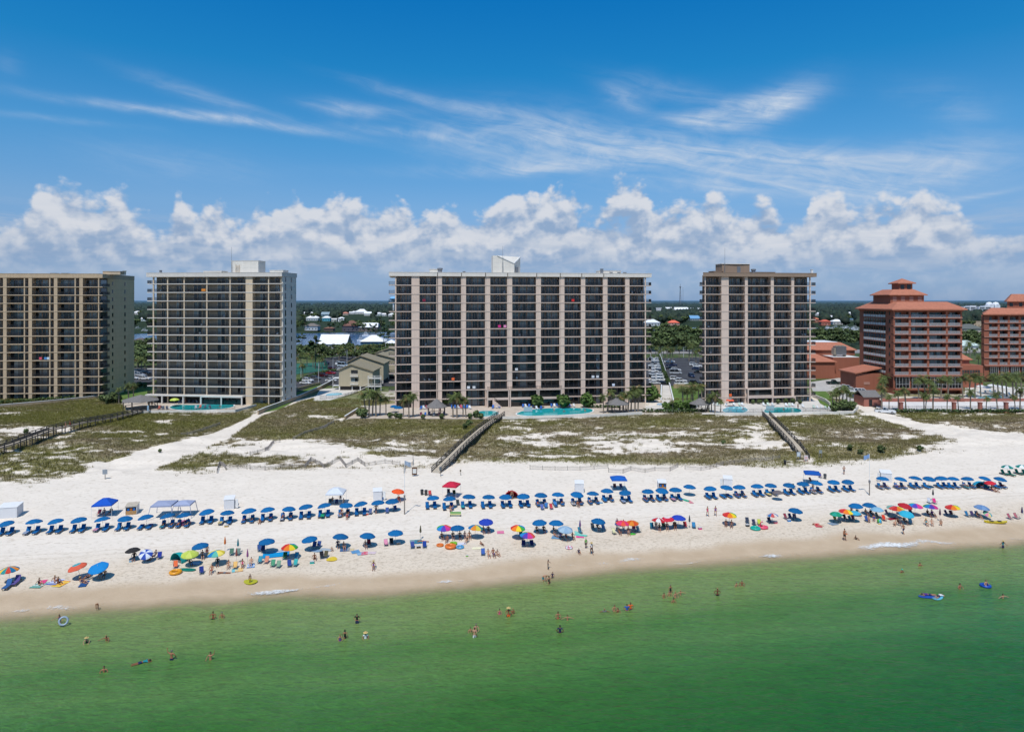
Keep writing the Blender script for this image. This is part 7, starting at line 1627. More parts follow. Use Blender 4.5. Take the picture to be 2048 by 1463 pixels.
for i,(px,py,fl)in enumerate(ROW):
 w=ordinal(i);t='the %s blue umbrella of the back row'%w
 tl=(_gr.uniform(-.06,.06),_gr.uniform(-.12,.12)-.06*(1 if px<1000 else-1))
 umbrella('blue',px+(0 if fl!='n' else 1),py-5,'ubrow','plain blue umbrella, {} from the left in the long back row','blue umbrellas of the back row',_gr.uniform(.90,.97),tl)
 if fl in 'cx':
  if fl=='x':pass
  continue
 base=at(px,py-3);off=.62;shift=-.35 if px<1000 else.15
 for s in((-1,1)if fl!='s' else(-1,)):
  cx=base.x+s*off+shift;rgb=None
  if fl=='g':rgb=(20,140,120)
  L_=lounger(0,0,('left' if s<0 else 'right')+' padded lounger under '+t,rgb,fl=='f',base=on(cx,base.y+.10+.19*s*off))
  if fl=='o' and(s==1 or(i*7)%3)or(fl=='r' and s==-1 and False):
   wr=WEARS[(i*3+s)%5];cc=WC[(i*5+s*2)%9]
   o=on(cx,base.y+.10+.19*s*off);person('recline',o,SEA_RZ+_gr.uniform(-.1,.1),wr,cc,who(wr).format(cc)+' on '+('left' if s<0 else 'right')+' lounger of '+w+' back umbrella',sink=-.02)
 if fl in 'eo' and i%3==1:
  nm,tc,ts=(('striped white',(230,230,228),(60,120,180)),('pale pink',(232,160,170),None),('turquoise',(60,180,180),None),('yellow',(240,210,110),None),('white',(236,236,234),None))[(i//3)%5]
  tw=towel(px,py,.58,1.1,tc,nm+' towel on the left lounger under '+t,SEA_RZ,ts);q=on(base.x-off+shift,base.y-.02-.19*off);tw.location=(q.x,q.y-.35,q.z+.36)
 if fl=='t':towel(645,1035,.6,1.6,(30,170,120),'green towel over the front of a back row lounger',.2).location.z+=.42
 if fl=='r':towel(1041,1011,.6,.7,(170,40,80),'dark red towel on a back row lounger',.2).location.z+=.45
for px,py in((2015,950),(2043,949)):umbrella('greenwhite',px,py,'ugw','green and white umbrella with green loungers at the right edge, {} from the left','green and white umbrellas',.95,(0,.05))
for k,(px,py)in enumerate(((2008,949),(2022,951),(2036,948),(2050,949))):lounger(px,py,'green padded lounger at the right edge, '+ordinal(k)+' from the left',(20,140,120),group='green loungers')
umbrella('orange',794,1001,None,'plain orange umbrella beside the flagpole',None,.95,(.05,.12));umbrella('grey',1556,1000,None,'small dark umbrella between blue ones in the back row',None,.8);umbrella('red',1981,980,None,'small red umbrella squeezed into the right end of the back row',None,.8,(0,-.1))
# ------------------ front rows by the water
FRONT=[('rainbow3',19,1165,'two loungers',(.0,0)),('orangering',162,1157,'x',(.1,-.2)),('tealfold',203,1155,'x',(.35,.05)),('black',267,1120,'x',(0,-.1)),('lime',380,1131,'x',(.1,.05)),('blue',403,1115,'x',(.0,-.15)),('yellowteal',434,1130,'x',(0,0)),('blue',534,1106,'x',(0,0)),('rainbow2',579,1117,'x',(0,.05)),('blue',622,1101,'x',(0,-.1)),('blue',679,1096,'x',(0,.05)),('blue',733,1094,'x',(0,.08)),('blue',791,1088,'x',(0,.05)),('rainbow',888,1077,'x',(0,-.05)),('blue',915,1078,'x',(0,0)),('blueorange',949,1077,'x',(0,.1)),('navyblue',972,1064,'x',(.1,.05)),('rainbow2',1035,1077,'x',(0,.05)),('rainbow',1053,1092,'x',(0,.05)),('blue',1080,1066,'x',(0,-.05)),('blue',1112,1067,'x',(0,0)),('paleblue',1129,1079,'x',(.1,.1)),('blue',1195,1063,'x',(0,.05)),('bluewhite',1240,1063,'x',(0,0)),('magenta',1244,1066,'x',(0,.05)),('orangered',1264,1065,'x',(0,.05)),('redwhite',1314,1060,'x',(0,.1)),('redring',1336,1058,'x',(0,0)),('navyblue',1356,1056,'x',(0,.05)),('rainbow2',1458,1050,'x',(0,.08)),('redblue',1545,1046,'x',(0,0)),('blue',1589,1041,'x',(0,.05)),('greenteal',1672,1045,'x',(0,0)),('rainbow2',1690,1043,'x',(0,.1)),('skyblue',1709,1044,'x',(0,.05)),('blue',1712,1031,'x',(0,0)),('blue',1738,1030,'x',(0,.05)),('lightblue',1754,1036,'x',(0,0)),('greengrey',1785,1031,'x',(0,0)),('rainbow2',1793,1037,'x',(0,.05)),('red',1806,1030,'x',(.1,.15)),('teal',1810,1046,'x',(.2,0)),('rainbow',1829,1031,'x',(0,.05)),('rainbow',1861,1033,'x',(0,.05)),('rainbow2',1906,1034,'x',(0,-.08)),('bluegrey',1961,1034,'x',(.05,.1)),('pastel',1969,1036,'x',(.4,.3))]
SMALL={'redblue':.75,'black':.8,'greenteal':.82,'skyblue':.85,'lightblue':.85,'pastel':.6,'rainbow2':.95,'magenta':.9,'orangered':.88,'redwhite':.9,'redring':.9,'bluegrey':.95,'bluewhite':.7,'greengrey':.8}
_near={}
for k,px,py,_,tl in FRONT:
 key='uf_'+k;umbrella(k,px,py,key,CNAME[k]+' umbrella in the front rows near the water, {} from the left','umbrellas of the front rows',SMALL.get(k,.95),tl)
umbrella('bluewhite',294,1120,None,'small blue and white umbrella tilted over a group of dark clad people',None,.75,(.5,.3))
for c1,c2,px,py,lb in(((200,60,40),(236,150,50),450,1102,'closed orange and red umbrella behind the yellow and teal one'),((60,140,150),(40,110,120),476,1106,'closed teal umbrella beside green chairs'),((150,90,80),(190,110,100),473,1126,'closed brownish umbrella above the yellow towels'),((120,70,130),(190,120,150),495,1128,'closed purple umbrella between two sitting people'),((120,40,50),(40,120,80),841,1078,'closed red and green umbrella above a blue towel'),((130,50,110),(60,90,160),1160,1066,'closed purple umbrella above turquoise floats'),((90,96,104),(70,76,84),1379,1056,'closed grey umbrella among chairs near the red ones'),((60,66,74),(50,50,56),1866,1001,'closed black umbrella standing alone behind the rainbow ones'),((120,50,60),(60,60,100),1880,1042,'closed red umbrella beside a kneeling person'),((90,40,70),(40,70,120),2044,1038,'closed dark umbrella beside striped chairs at the right edge')):closed_umbrella(c1,c2,px,py,lb,.95)
for px,py,c,lb in((385,1116,(30,160,160),'turquoise folding chair beside a blue umbrella'),(351,1135,(250,120,70),'orange folding chair beside the turquoise tent'),(403,1147,(40,60,140),'navy folding chair facing the water near the orange ring'),(463,1110,(90,130,110),'green folding chair under the closed orange umbrella'),(475,1110,(120,140,130),'grey green chair beside the closed teal umbrella'),(470,1137,(250,200,120),'yellow and white low chair near the brownish closed umbrella'),(519,1126,(60,150,170),'teal high back chair left of the orange one'),(532,1126,(240,160,130),'pale orange high back chair'),(319,1117,(40,60,160),'blue chair beside the small blue and white umbrella'),(545,1133,(90,170,130),'green chair near the wet sand, left of a pair'),(556,1135,(140,180,150),'pale green chair near the wet sand, right of a pair'),(579,1133,(50,80,160),'blue and white chair below the rainbow umbrella'),(590,1132,(60,180,180),'turquoise and white chair below the rainbow umbrella'),(569,1118,(30,120,70),'dark green chair under the rainbow umbrella'),(592,1118,(40,150,190),'light blue chair right of the rainbow umbrella'),(519,1102,(60,90,150),'blue striped chair under the blue umbrella with the mat'),(526,1104,(20,60,120),'dark blue chair under the blue umbrella with the mat'),(628,1096,(60,90,160),'striped chair left of two beside the surfboards'),(637,1095,(60,90,160),'striped chair right of two beside the surfboards'),(644,1116,(30,34,44),'black chair beside the yellow float'),(651,1115,(90,84,60),'khaki chair beside the yellow float'),(738,1091,(130,40,60),'dark red chair under a blue umbrella'),(772,1091,(230,150,180),'pink and white chair left of a black chair'),(783,1089,(40,44,46),'black chair under a blue umbrella'),(825,1096,(60,80,150),'white and blue chair left of the dark cooler'),(849,1095,(30,70,160),'royal blue chair right of the dark cooler'),(966,1110,(70,110,190),'empty light blue chair left of three sitters'),(1043,1075,(20,110,140),'teal chair behind the small rainbow umbrella'),(1047,1093,(30,40,100),'navy chair left of a pair under the rainbow umbrella'),(1064,1093,(30,40,100),'navy chair right of a pair under the rainbow umbrella'),(740,1028,(90,110,160),'folding chair next to the orange cooler in the back row'),(774,1026,(70,100,170),'blue white folding chair in the back row'),(791,1022,(60,90,150),'striped folding chair at the flagpole'),(860,991,(196,70,70),'red lounge chair beside the two bins'),(1085,1019,(100,120,190),'white blue striped lounge chair in front of the back row'),(1103,1018,(220,70,80),'red striped lounge chair in front of the back row'),(1092,1016,(60,130,200),'blue lounge chair in front of the back row'),(1112,1014,(60,140,210),'light blue lounge chair beside the red striped one'),(1161,1066,(40,140,170),'teal chair under the closed purple umbrella'),(1208,1060,(110,150,200),'white and blue chair under a blue umbrella'),(1186,1058,(60,70,80),'black chair with a white bag under a blue umbrella'),(1229,1068,(230,226,180),'cream chair left of the magenta umbrella'),(1278,1064,(120,150,160),'grey blue chair right of the orange umbrella'),(1268,1060,(200,60,90),'pink chair behind the green board'),(1304,1057,(20,120,150),'teal chair under the red and white umbrella'),(1328,1057,(70,110,90),'green chair under the red umbrella'),(1350,1056,(110,80,60),'brown chair under the royal blue umbrella'),(1371,1055,(200,60,70),'red and white chair beside the closed grey umbrella'),(1388,1056,(60,140,190),'blue chair alone beside a pink bag'),(1495,1046,(60,70,90),'dark chair beside the black beach cart'),(1509,1050,(60,64,90),'navy and white chair left of a lime chair'),(1519,1050,(210,220,80),'lime yellow chair behind the pink flamingo'),(1540,1046,(50,54,90),'navy chair under the red, white and blue umbrella'),(1573,1038,(150,60,80),'colourful striped chair left under a lone blue umbrella'),(1582,1038,(40,60,120),'blue chair second under a lone blue umbrella'),(1590,1039,(40,60,110),'dark blue chair third under a lone blue umbrella'),(1672,1042,(214,180,40),'mustard yellow chair under the green umbrella'),(1681,1041,(230,230,224),'white chair behind the mustard one'),(1692,1040,(70,60,70),'dark chair under the rainbow umbrella at the right'),(1702,1043,(30,130,150),'teal chair under the sky blue umbrella'),(1708,1041,(150,50,80),'maroon chair under the sky blue umbrella'),(1735,1043,(40,90,170),'blue chair near sitters and the beach ball'),(1757,1036,(40,110,90),'green chair under the light blue umbrella'),(1769,1041,(236,70,40),'bright red orange chair'),(1776,1030,(80,50,100),'purple chair left of the rainbow and red umbrellas'),(1823,1030,(50,70,110),'navy chair under the rainbow umbrella right of the red one'),(1822,1047,(120,190,210),'pale blue chair beside the man walking'),(1860,1006,(210,216,226),'white chair behind the back rainbow umbrella'),(1870,1007,(220,50,130),'hot pink chair beside the white one'),(1895,1031,(50,50,110),'navy chair left under the right rainbow umbrella'),(1904,1032,(90,40,70),'maroon chair under the right rainbow umbrella'),(1936,1033,(30,120,170),'blue chair left of three near the yellow kayak'),(1946,1033,(70,60,110),'purple chair between two blue ones near the kayak'),(1956,1033,(90,150,200),'light blue chair under the blue grey umbrella'),(2021,1038,(180,90,110),'striped white chair left of a pair at the right edge'),(2034,1037,(190,110,120),'striped white chair right of a pair at the right edge')):bchair(px,py,c,lb)
lounger(16,1175,'blue and purple lounger left of a pair at the left edge near water',(60,110,170),group='low loungers');lounger(33,1167,'purple lounger right of a pair at the left edge near water',(96,84,150),group='low loungers')
for px,py,w,l,c,lb,st in((79,1169,1.4,1.9,(40,150,130),'teal patterned towel under a sitting person at the left edge',(220,230,225)),(86,1163,.8,1.2,(240,80,140),'pink towel beside the teal patterned one',None),(111,1163,1.4,1.8,(90,120,190),'blue striped towel under two sitters',(230,230,240)),(122,1167,1.3,1.8,(250,220,90),'yellow and orange towel beside the blue striped one',(246,160,60)),(168,1167,.9,1.9,(40,90,150),'dark blue towel under the person in a straw hat',None),(470,1140,.8,1.2,(120,200,210),'pale blue towel left of the orange one',None),(478,1139,1.0,1.3,(250,190,120),'orange and yellow towel near the sitting people',(250,220,150)),(552,1107,3.6,2.6,(0,150,210),'big bright blue mat under a blue umbrella',None),(711,1103,1.2,1.2,(110,170,220),'light blue towel near the water',None),(721,1107,1.0,1.0,(150,190,220),'pale towel beside the pink one',None),(729,1106,.9,1.2,(230,100,120),'pink towel near the water',None),(742,1105,1.4,.9,(236,214,220),'white and pink towel near the water',None),(832,1083,1.8,1.6,(30,120,170),'blue patterned towel under a lying person',(60,160,160)),(1001,1064,1.1,1.2,(250,140,180),'pink towel right of the royal blue umbrella',None),(922,1087,1.4,.9,(226,226,240),'white towel among the inflatable toys',None),(955,1096,1.6,.8,(244,236,200),'cream towel beside the child lying down',None),(1112,1073,1.3,1.8,(120,170,210),'light blue towel under a lying person beneath a blue umbrella',None),(1160,1073,1.2,.8,(230,80,150),'pink towel under the turquoise floats',None),(1635,1050,1.0,1.9,(236,100,110),'pink towel under a sunbather in the gap',None),(1666,1047,1.4,1.2,(150,170,190),'grey blue towel beside the mustard chair',None),(502,1131,1.0,1.4,(90,150,210),'blue and white towel beside the closed purple umbrella',(236,240,245)),(690,1099,1.4,1.2,(80,120,170),'blue towel among the group under a blue umbrella',None),(701,1099,1.0,1.0,(230,210,170),'cream towel among the group under a blue umbrella',None),(1785,1037,1.8,.9,(150,30,50),'dark red towel left of the turquoise umbrella',None),(391,1126,1.3,1.2,(120,170,220),'blue white towel under the blue umbrella by the tent',(230,236,240)),(1380,1003,.7,1.9,(236,150,160),'pink air mattress on the sand under the back row',None)):towel(px,py,w,l,c,lb,_gr.uniform(-.2,.5),st)
for px,py,R,r_,c,lb,c2 in((351,1146,.62,.2,(250,170,30),'big orange swim ring lying near the water',None),(880,1091,.42,.14,(244,130,50),'small orange swim ring left of the orange animal float',None),(920,1095,.48,.14,(90,170,220),'light blue swim ring right of the orange animal float',None),(1138,1096,.42,.14,(240,160,180),'pink and white swim ring by the children',(236,240,245)),(368,1047,.8,.2,(196,60,130),'large pink tube between back row umbrellas',(230,140,180)),(901,1095,.62,.24,(246,130,50),'orange animal shaped float beside a green one',None),(1511,1058,.62,.2,(30,190,170),'turquoise swim ring left of the pink flamingo',None),(907,1088,.42,.16,(140,200,50),'green float behind the orange one',None)):ring(px,py,R,r_,c,lb,(0,0,0),c2)
for px,py,l,w,c,lb,rz in((501,1163,1.9,1.5,(200,196,30),'flat yellow float beside a standing child at the water edge',1.2),(631,1101,2.2,.9,(150,180,206),'pale striped bodyboard left of two by the front umbrellas',1.3),(653,1099,2.2,.9,(190,200,206),'pale striped bodyboard right of two by the front umbrellas',1.2),(664,1118,1.5,1.5,(250,214,50),'round yellow float beside the khaki chair',0),(1265,1068,.6,1.1,(90,210,60),'bright green bodyboard under the orange umbrella',.2),(1161,1070,2.2,.8,(120,220,200),'turquoise float mat by the closed purple umbrella',1.3),(1155,1066,1.8,.7,(150,230,210),'pale turquoise float mat by the closed purple umbrella',.4),(1371,1000,1.9,.7,(40,190,150),'green air mattress under the back row',.5),(375,1139,2.4,1.0,(20,130,110),'green float mat beside the turquoise tent',1.4),(1201,1005,.9,.6,(80,170,220),'light blue float in the back row',1.0)):board(px,py,l,w,c,lb,rz,None)
for px,py,c,lb in((837,1095,(60,54,50),'dark cooler between two blue chairs'),(733,1029,(226,80,50),'orange cooler box in the back row'),(1400,1058,(226,80,140),'pink beach bag box at the end of the chairs'),(1495,1052,(30,40,50),'black wheeled beach cart box'),(1551,1046,(230,110,130),'pink cooler under the red, white and blue umbrella'),(1578,1042,(60,140,210),'light blue cooler under a lone blue umbrella'),(797,1088,(130,120,110),'grey cooler beside a black chair'),(782,1086,(60,140,210),'small blue cooler beside a black chair'),(624,1126,(40,180,170),'turquoise cooler bag near the yellow float'),(1091,1064,(60,150,210),'blue cooler under a blue umbrella'),(261,1123,(70,170,210),'tiny light blue pail left of the black umbrella'),(453,1053,(190,160,100),'tan cooler in front of back row loungers'),(934,1112,(120,190,70),'green sand toy near the wet sand'),(1759,1048,(250,210,60),'yellow pail below the beach ball')):
 cooler(px,py,c,lb,.8 if 'tiny' not in lb and 'toy' not in lb and 'pail' not in lb else.45)
def flamingo():
 r=thing('flamingo_float','pink flamingo float standing on the sand','float',at(1526,1056));P=cmat((250,90,120),'plastic');b=MB();n=16
 for i in range(n):
  for j in range(8):a,c=2*PI*i/n,2*PI*j/8;b.v.append(((.5+.2*math.cos(c))*math.cos(a)*1.2,(.5+.2*math.cos(c))*math.sin(a),.2+.2*math.sin(c)))
 for i in range(n):
  for j in range(8):b.f.append((i*8+j,i*8+(j+1)%8,((i+1)%n)*8+(j+1)%8,((i+1)%n)*8+j));b.m.append(0)
 b.obj('ring_body',P,r,True);MB().path([(-.3,0,.35),(-.42,0,.75),(-.3,0,1.05),(-.12,0,1.08),(-.02,0,.95)],[.14,.10,.08,.09,.05],8).obj('neck',P,r,True);MB().path([(-.03,0,.96),(.03,0,.86)],[.05,.015],6).obj('beak',M_DARK,r)
flamingo()
def ball():
 b=MB();b.lathe([(.4*math.sin(PI*i/8),.4-.4*math.cos(PI*i/8))for i in range(9)],12)
 for i in range(len(b.f)):b.m[i]=(i%12)//2%4
 o=b.obj('beach_ball',[cmat((60,180,220),'plastic'),cmat((250,220,70),'plastic'),cmat((240,120,60),'plastic'),cmat((90,190,90),'plastic')],None,True);o.location=at(1759,1046);tag(o,'multicoloured beach ball in front of the red orange chair','ball')
ball()
def kayak():
 r=thing('kayak','yellow kayak with black seats lying on the sand','kayak',at(1991,1046),-.12);V=[];st=[(-1.75,.05,.34),(-1.2,.34,.2),(0,.44,.14),(1.2,.34,.2),(1.75,.05,.34)]
 for x,w,z in st:V+=[(x,-w,z+.16),(x,-w*.6,z-.12),(x,w*.6,z-.12),(x,w,z+.16)]
 m=MB();m.add(V,[(i*4+k,(i+1)*4+k,(i+1)*4+(k+1)%4,i*4+(k+1)%4)for i in range(4)for k in range(4)]);m.obj('hull',cmat((240,214,30),'plastic'),r)
 for x in(-.6,.6):MB().box(x-.25,x+.25,-.22,.22,.2,.42).obj('seat',M_DARK,r)
 MB().tube((-1.2,-.3,.42),(1.1,.2,.46),.02,n=5).obj('paddle',M_METAL,r)
kayak()
canopy_tent(210,1030,3.0,2.1,(20,90,200),'blue pop-up canopy over sitters at the left',.2);canopy_tent(329,1032,3.2,2.2,(176,186,216),'larger pale lilac canopy of two, empty underneath',.12,.25,.25);canopy_tent(369,1030,2.6,2.1,(176,186,216),'smaller pale lilac canopy of two, empty underneath',.12,.35,.25);canopy_tent(672,1008,3.0,2.2,(226,232,240),'white pop-up canopy over a family in chairs',.05);canopy_tent(903,993,2.6,2.2,(210,40,72),'red tilted pop-up canopy with chairs',-.25,.5)
canopy_tent(1237,979,2.8,2.2,(20,100,196),'blue canopy with square dark shade beside a white box',.0,.4);canopy_tent(1624,966,2.8,2.1,(20,96,190),'blue canopy beside the grey bins on the right',-.3,.3)
def dome(px,py,R,rgb,label,open_=True,rz=0,sc=(1,1,1)):
 r=thing('beach_tent',label,'tent',at(px,py),rz);r.scale=sc;b=MB();n,m=14,6;lo=.18*PI if open_ else 0
 for j in range(m+1):
  for i in range(n+1):
   a=PI*i/n;t=PI*.5*j/m if False else(j/m)
   y=-R*.55+R*1.2*t;rr=R*math.sqrt(max(0,1-max(0,t-.25)**2/.60));b.v.append((math.cos(a)*rr,y,math.sin(a)*rr*1.0))
 for j in range(m):
  for i in range(n):q=j*(n+1)+i;b.f.append((q,q+1,q+n+2,q+n+1));b.m.append(0)
 b.obj('shell',cmat(rgb),r);b=MB()
 pts=[(math.cos(PI*i/n)*R*1.01,-R*.56,math.sin(PI*i/n)*R*1.01)for i in range(n+1)];b.path(pts,.05 if open_ else.03,6);b.obj('arch',cmat(rgb),r);MB().add([(-R*.9,-R*.5,.03),(R*.9,-R*.5,.03),(R*.8,R*.4,.03),(-R*.8,R*.4,.03)],[(0,1,2,3)]).obj('floor',cmat((120,116,112)),r)
dome(1023,994,1.3,(206,44,56),'red half dome tent open towards the sea');dome(361,1120,1.2,(30,170,170),'turquoise triangular beach tent beside the lime umbrella',True,-.5);dome(1957,975,1.35,(40,160,200),'light blue dome shade behind the right end of the back row')
storage_box(14,1036,2.8,2.4,1.9,.25,'large white gear box cut by the left edge');storage_box(262,1029,1.7,2.0,1.5,.30,'wooden fronted gear box with cushions beside the blue canopy','wood');storage_box(458,1018,1.6,2.0,1.8,.30,'white gear box with open door on its right, left part of the beach',None,1);storage_box(755,1001,1.5,1.8,1.8,.2,'white gear box with leaning blue cushion near the orange umbrella',None,1)
storage_box(1159,986,1.6,1.9,1.9,-.05,'closed white gear box left of the blue canopy');storage_box(1325,981,1.5,2.0,1.6,-.1,'white gear box with slatted wooden front','front');storage_box(1456,975,1.6,2.0,1.8,-.25,'white gear box with open door on its left, above the back row',None,-1);storage_box(1773,964,1.9,2.2,1.9,-.35,'white gear box with dark opening right of the far flagpole',None,-1)
board(764,1000,1.9,.5,(50,90,140),'blue cushion leaning on a white gear box',-.4,None,0,'lounger_cushion',1.0)
flagpole(809,1028,9.0,(170,186,206),'tall pole with pale drooping flag near the orange umbrella');flagpole(1739,990,7.6,(150,186,236),'pole with light blue flag beside the white gear box on the right',1)
sign(210,958,.9,.9,1.0,(150,160,170),'small grey sign at the mouth of the dune path');sign(829,952,1.0,1.5,.3,(110,72,44),'brown wooden notice board with white notices near the boardwalk foot',2,WOODT,(236,236,230));sign(881,952,.5,.7,1.2,(90,100,110),'narrow dark sign at the foot of the boardwalk');sign(921,950,.3,.3,.8,(90,76,60),'short wooden marker post right of the boardwalk foot');sign(1597,920,.8,1.0,.8,(190,206,220),'pale blue rules board left of the right boardwalk foot',2,None,(230,236,240));sign(1612,922,.9,1.0,.3,(236,230,230),'white and red notice board at the right boardwalk foot',2,cmat((190,40,50),'paint'),(240,200,200));sign(1641,916,.7,.7,1.1,(150,160,160),'grey sign right of the right boardwalk foot',2)
sign(296,827,.5,1.6,.9,(170,200,220),'tall pale blue board at the top of the left boardwalk');sign(1540,823,2.6,1.6,.2,(190,206,210),'pale lifeguard board standing by the blue pool',2);sign(1056,824,2.6,1.4,.2,(196,206,212),'pale board standing at the long pool',2)
bin_(844,989,(60,64,66),'dark bin left of two near the red chair');bin_(852,990,(70,72,72),'dark bin right of two near the red chair');bin_(1650,957,(84,88,92),'grey bin beside the blue canopy on the right');bin_(1570,929,(40,42,46),'black folded cart at the dune fence');
for px,py,c,lb in((1641,955,(120,40,44),'red chair behind the blue canopy on the right'),(1623,964,(160,40,50),'red chair under the blue canopy on the right'),(1588,977,(120,126,120),'grey reclining chair left of two behind the back row'),(1610,975,(120,126,120),'grey reclining chair right of two behind the back row'),(197,1030,(220,90,110),'pink and blue chair under the blue canopy at the left'),(660,1008,(50,80,90),'dark chair left under the white canopy'),(673,1009,(60,70,110),'blue chair in the middle under the white canopy'),(897,988,(40,40,70),'navy chair left under the red canopy'),(909,990,(70,80,40),'olive chair right under the red canopy'),(1230,977,(120,60,60),'brown chair left under the blue square canopy'),(1243,977,(70,60,120),'purple chair right under the blue square canopy'),(916,1010,(40,60,70),'dark chair with turquoise towel beside the back row')):bchair(px,py,c,lb)
def picnic():
 r=thing('beach_bench','low yellow and green bench standing alone before the back row','bench',at(911,1032));MB().box(-.9,.9,-.15,.15,.3,.36).obj('seat',cmat((190,190,90)),r);MB().box(-.9,.9,.2,.26,.4,.7).obj('backrest',cmat((130,190,110)),r)
 for x in(-.85,.85):MB().box(x-.04,x+.04,-.15,.25,0,.3).obj('leg',WOODD,r)
picnic()
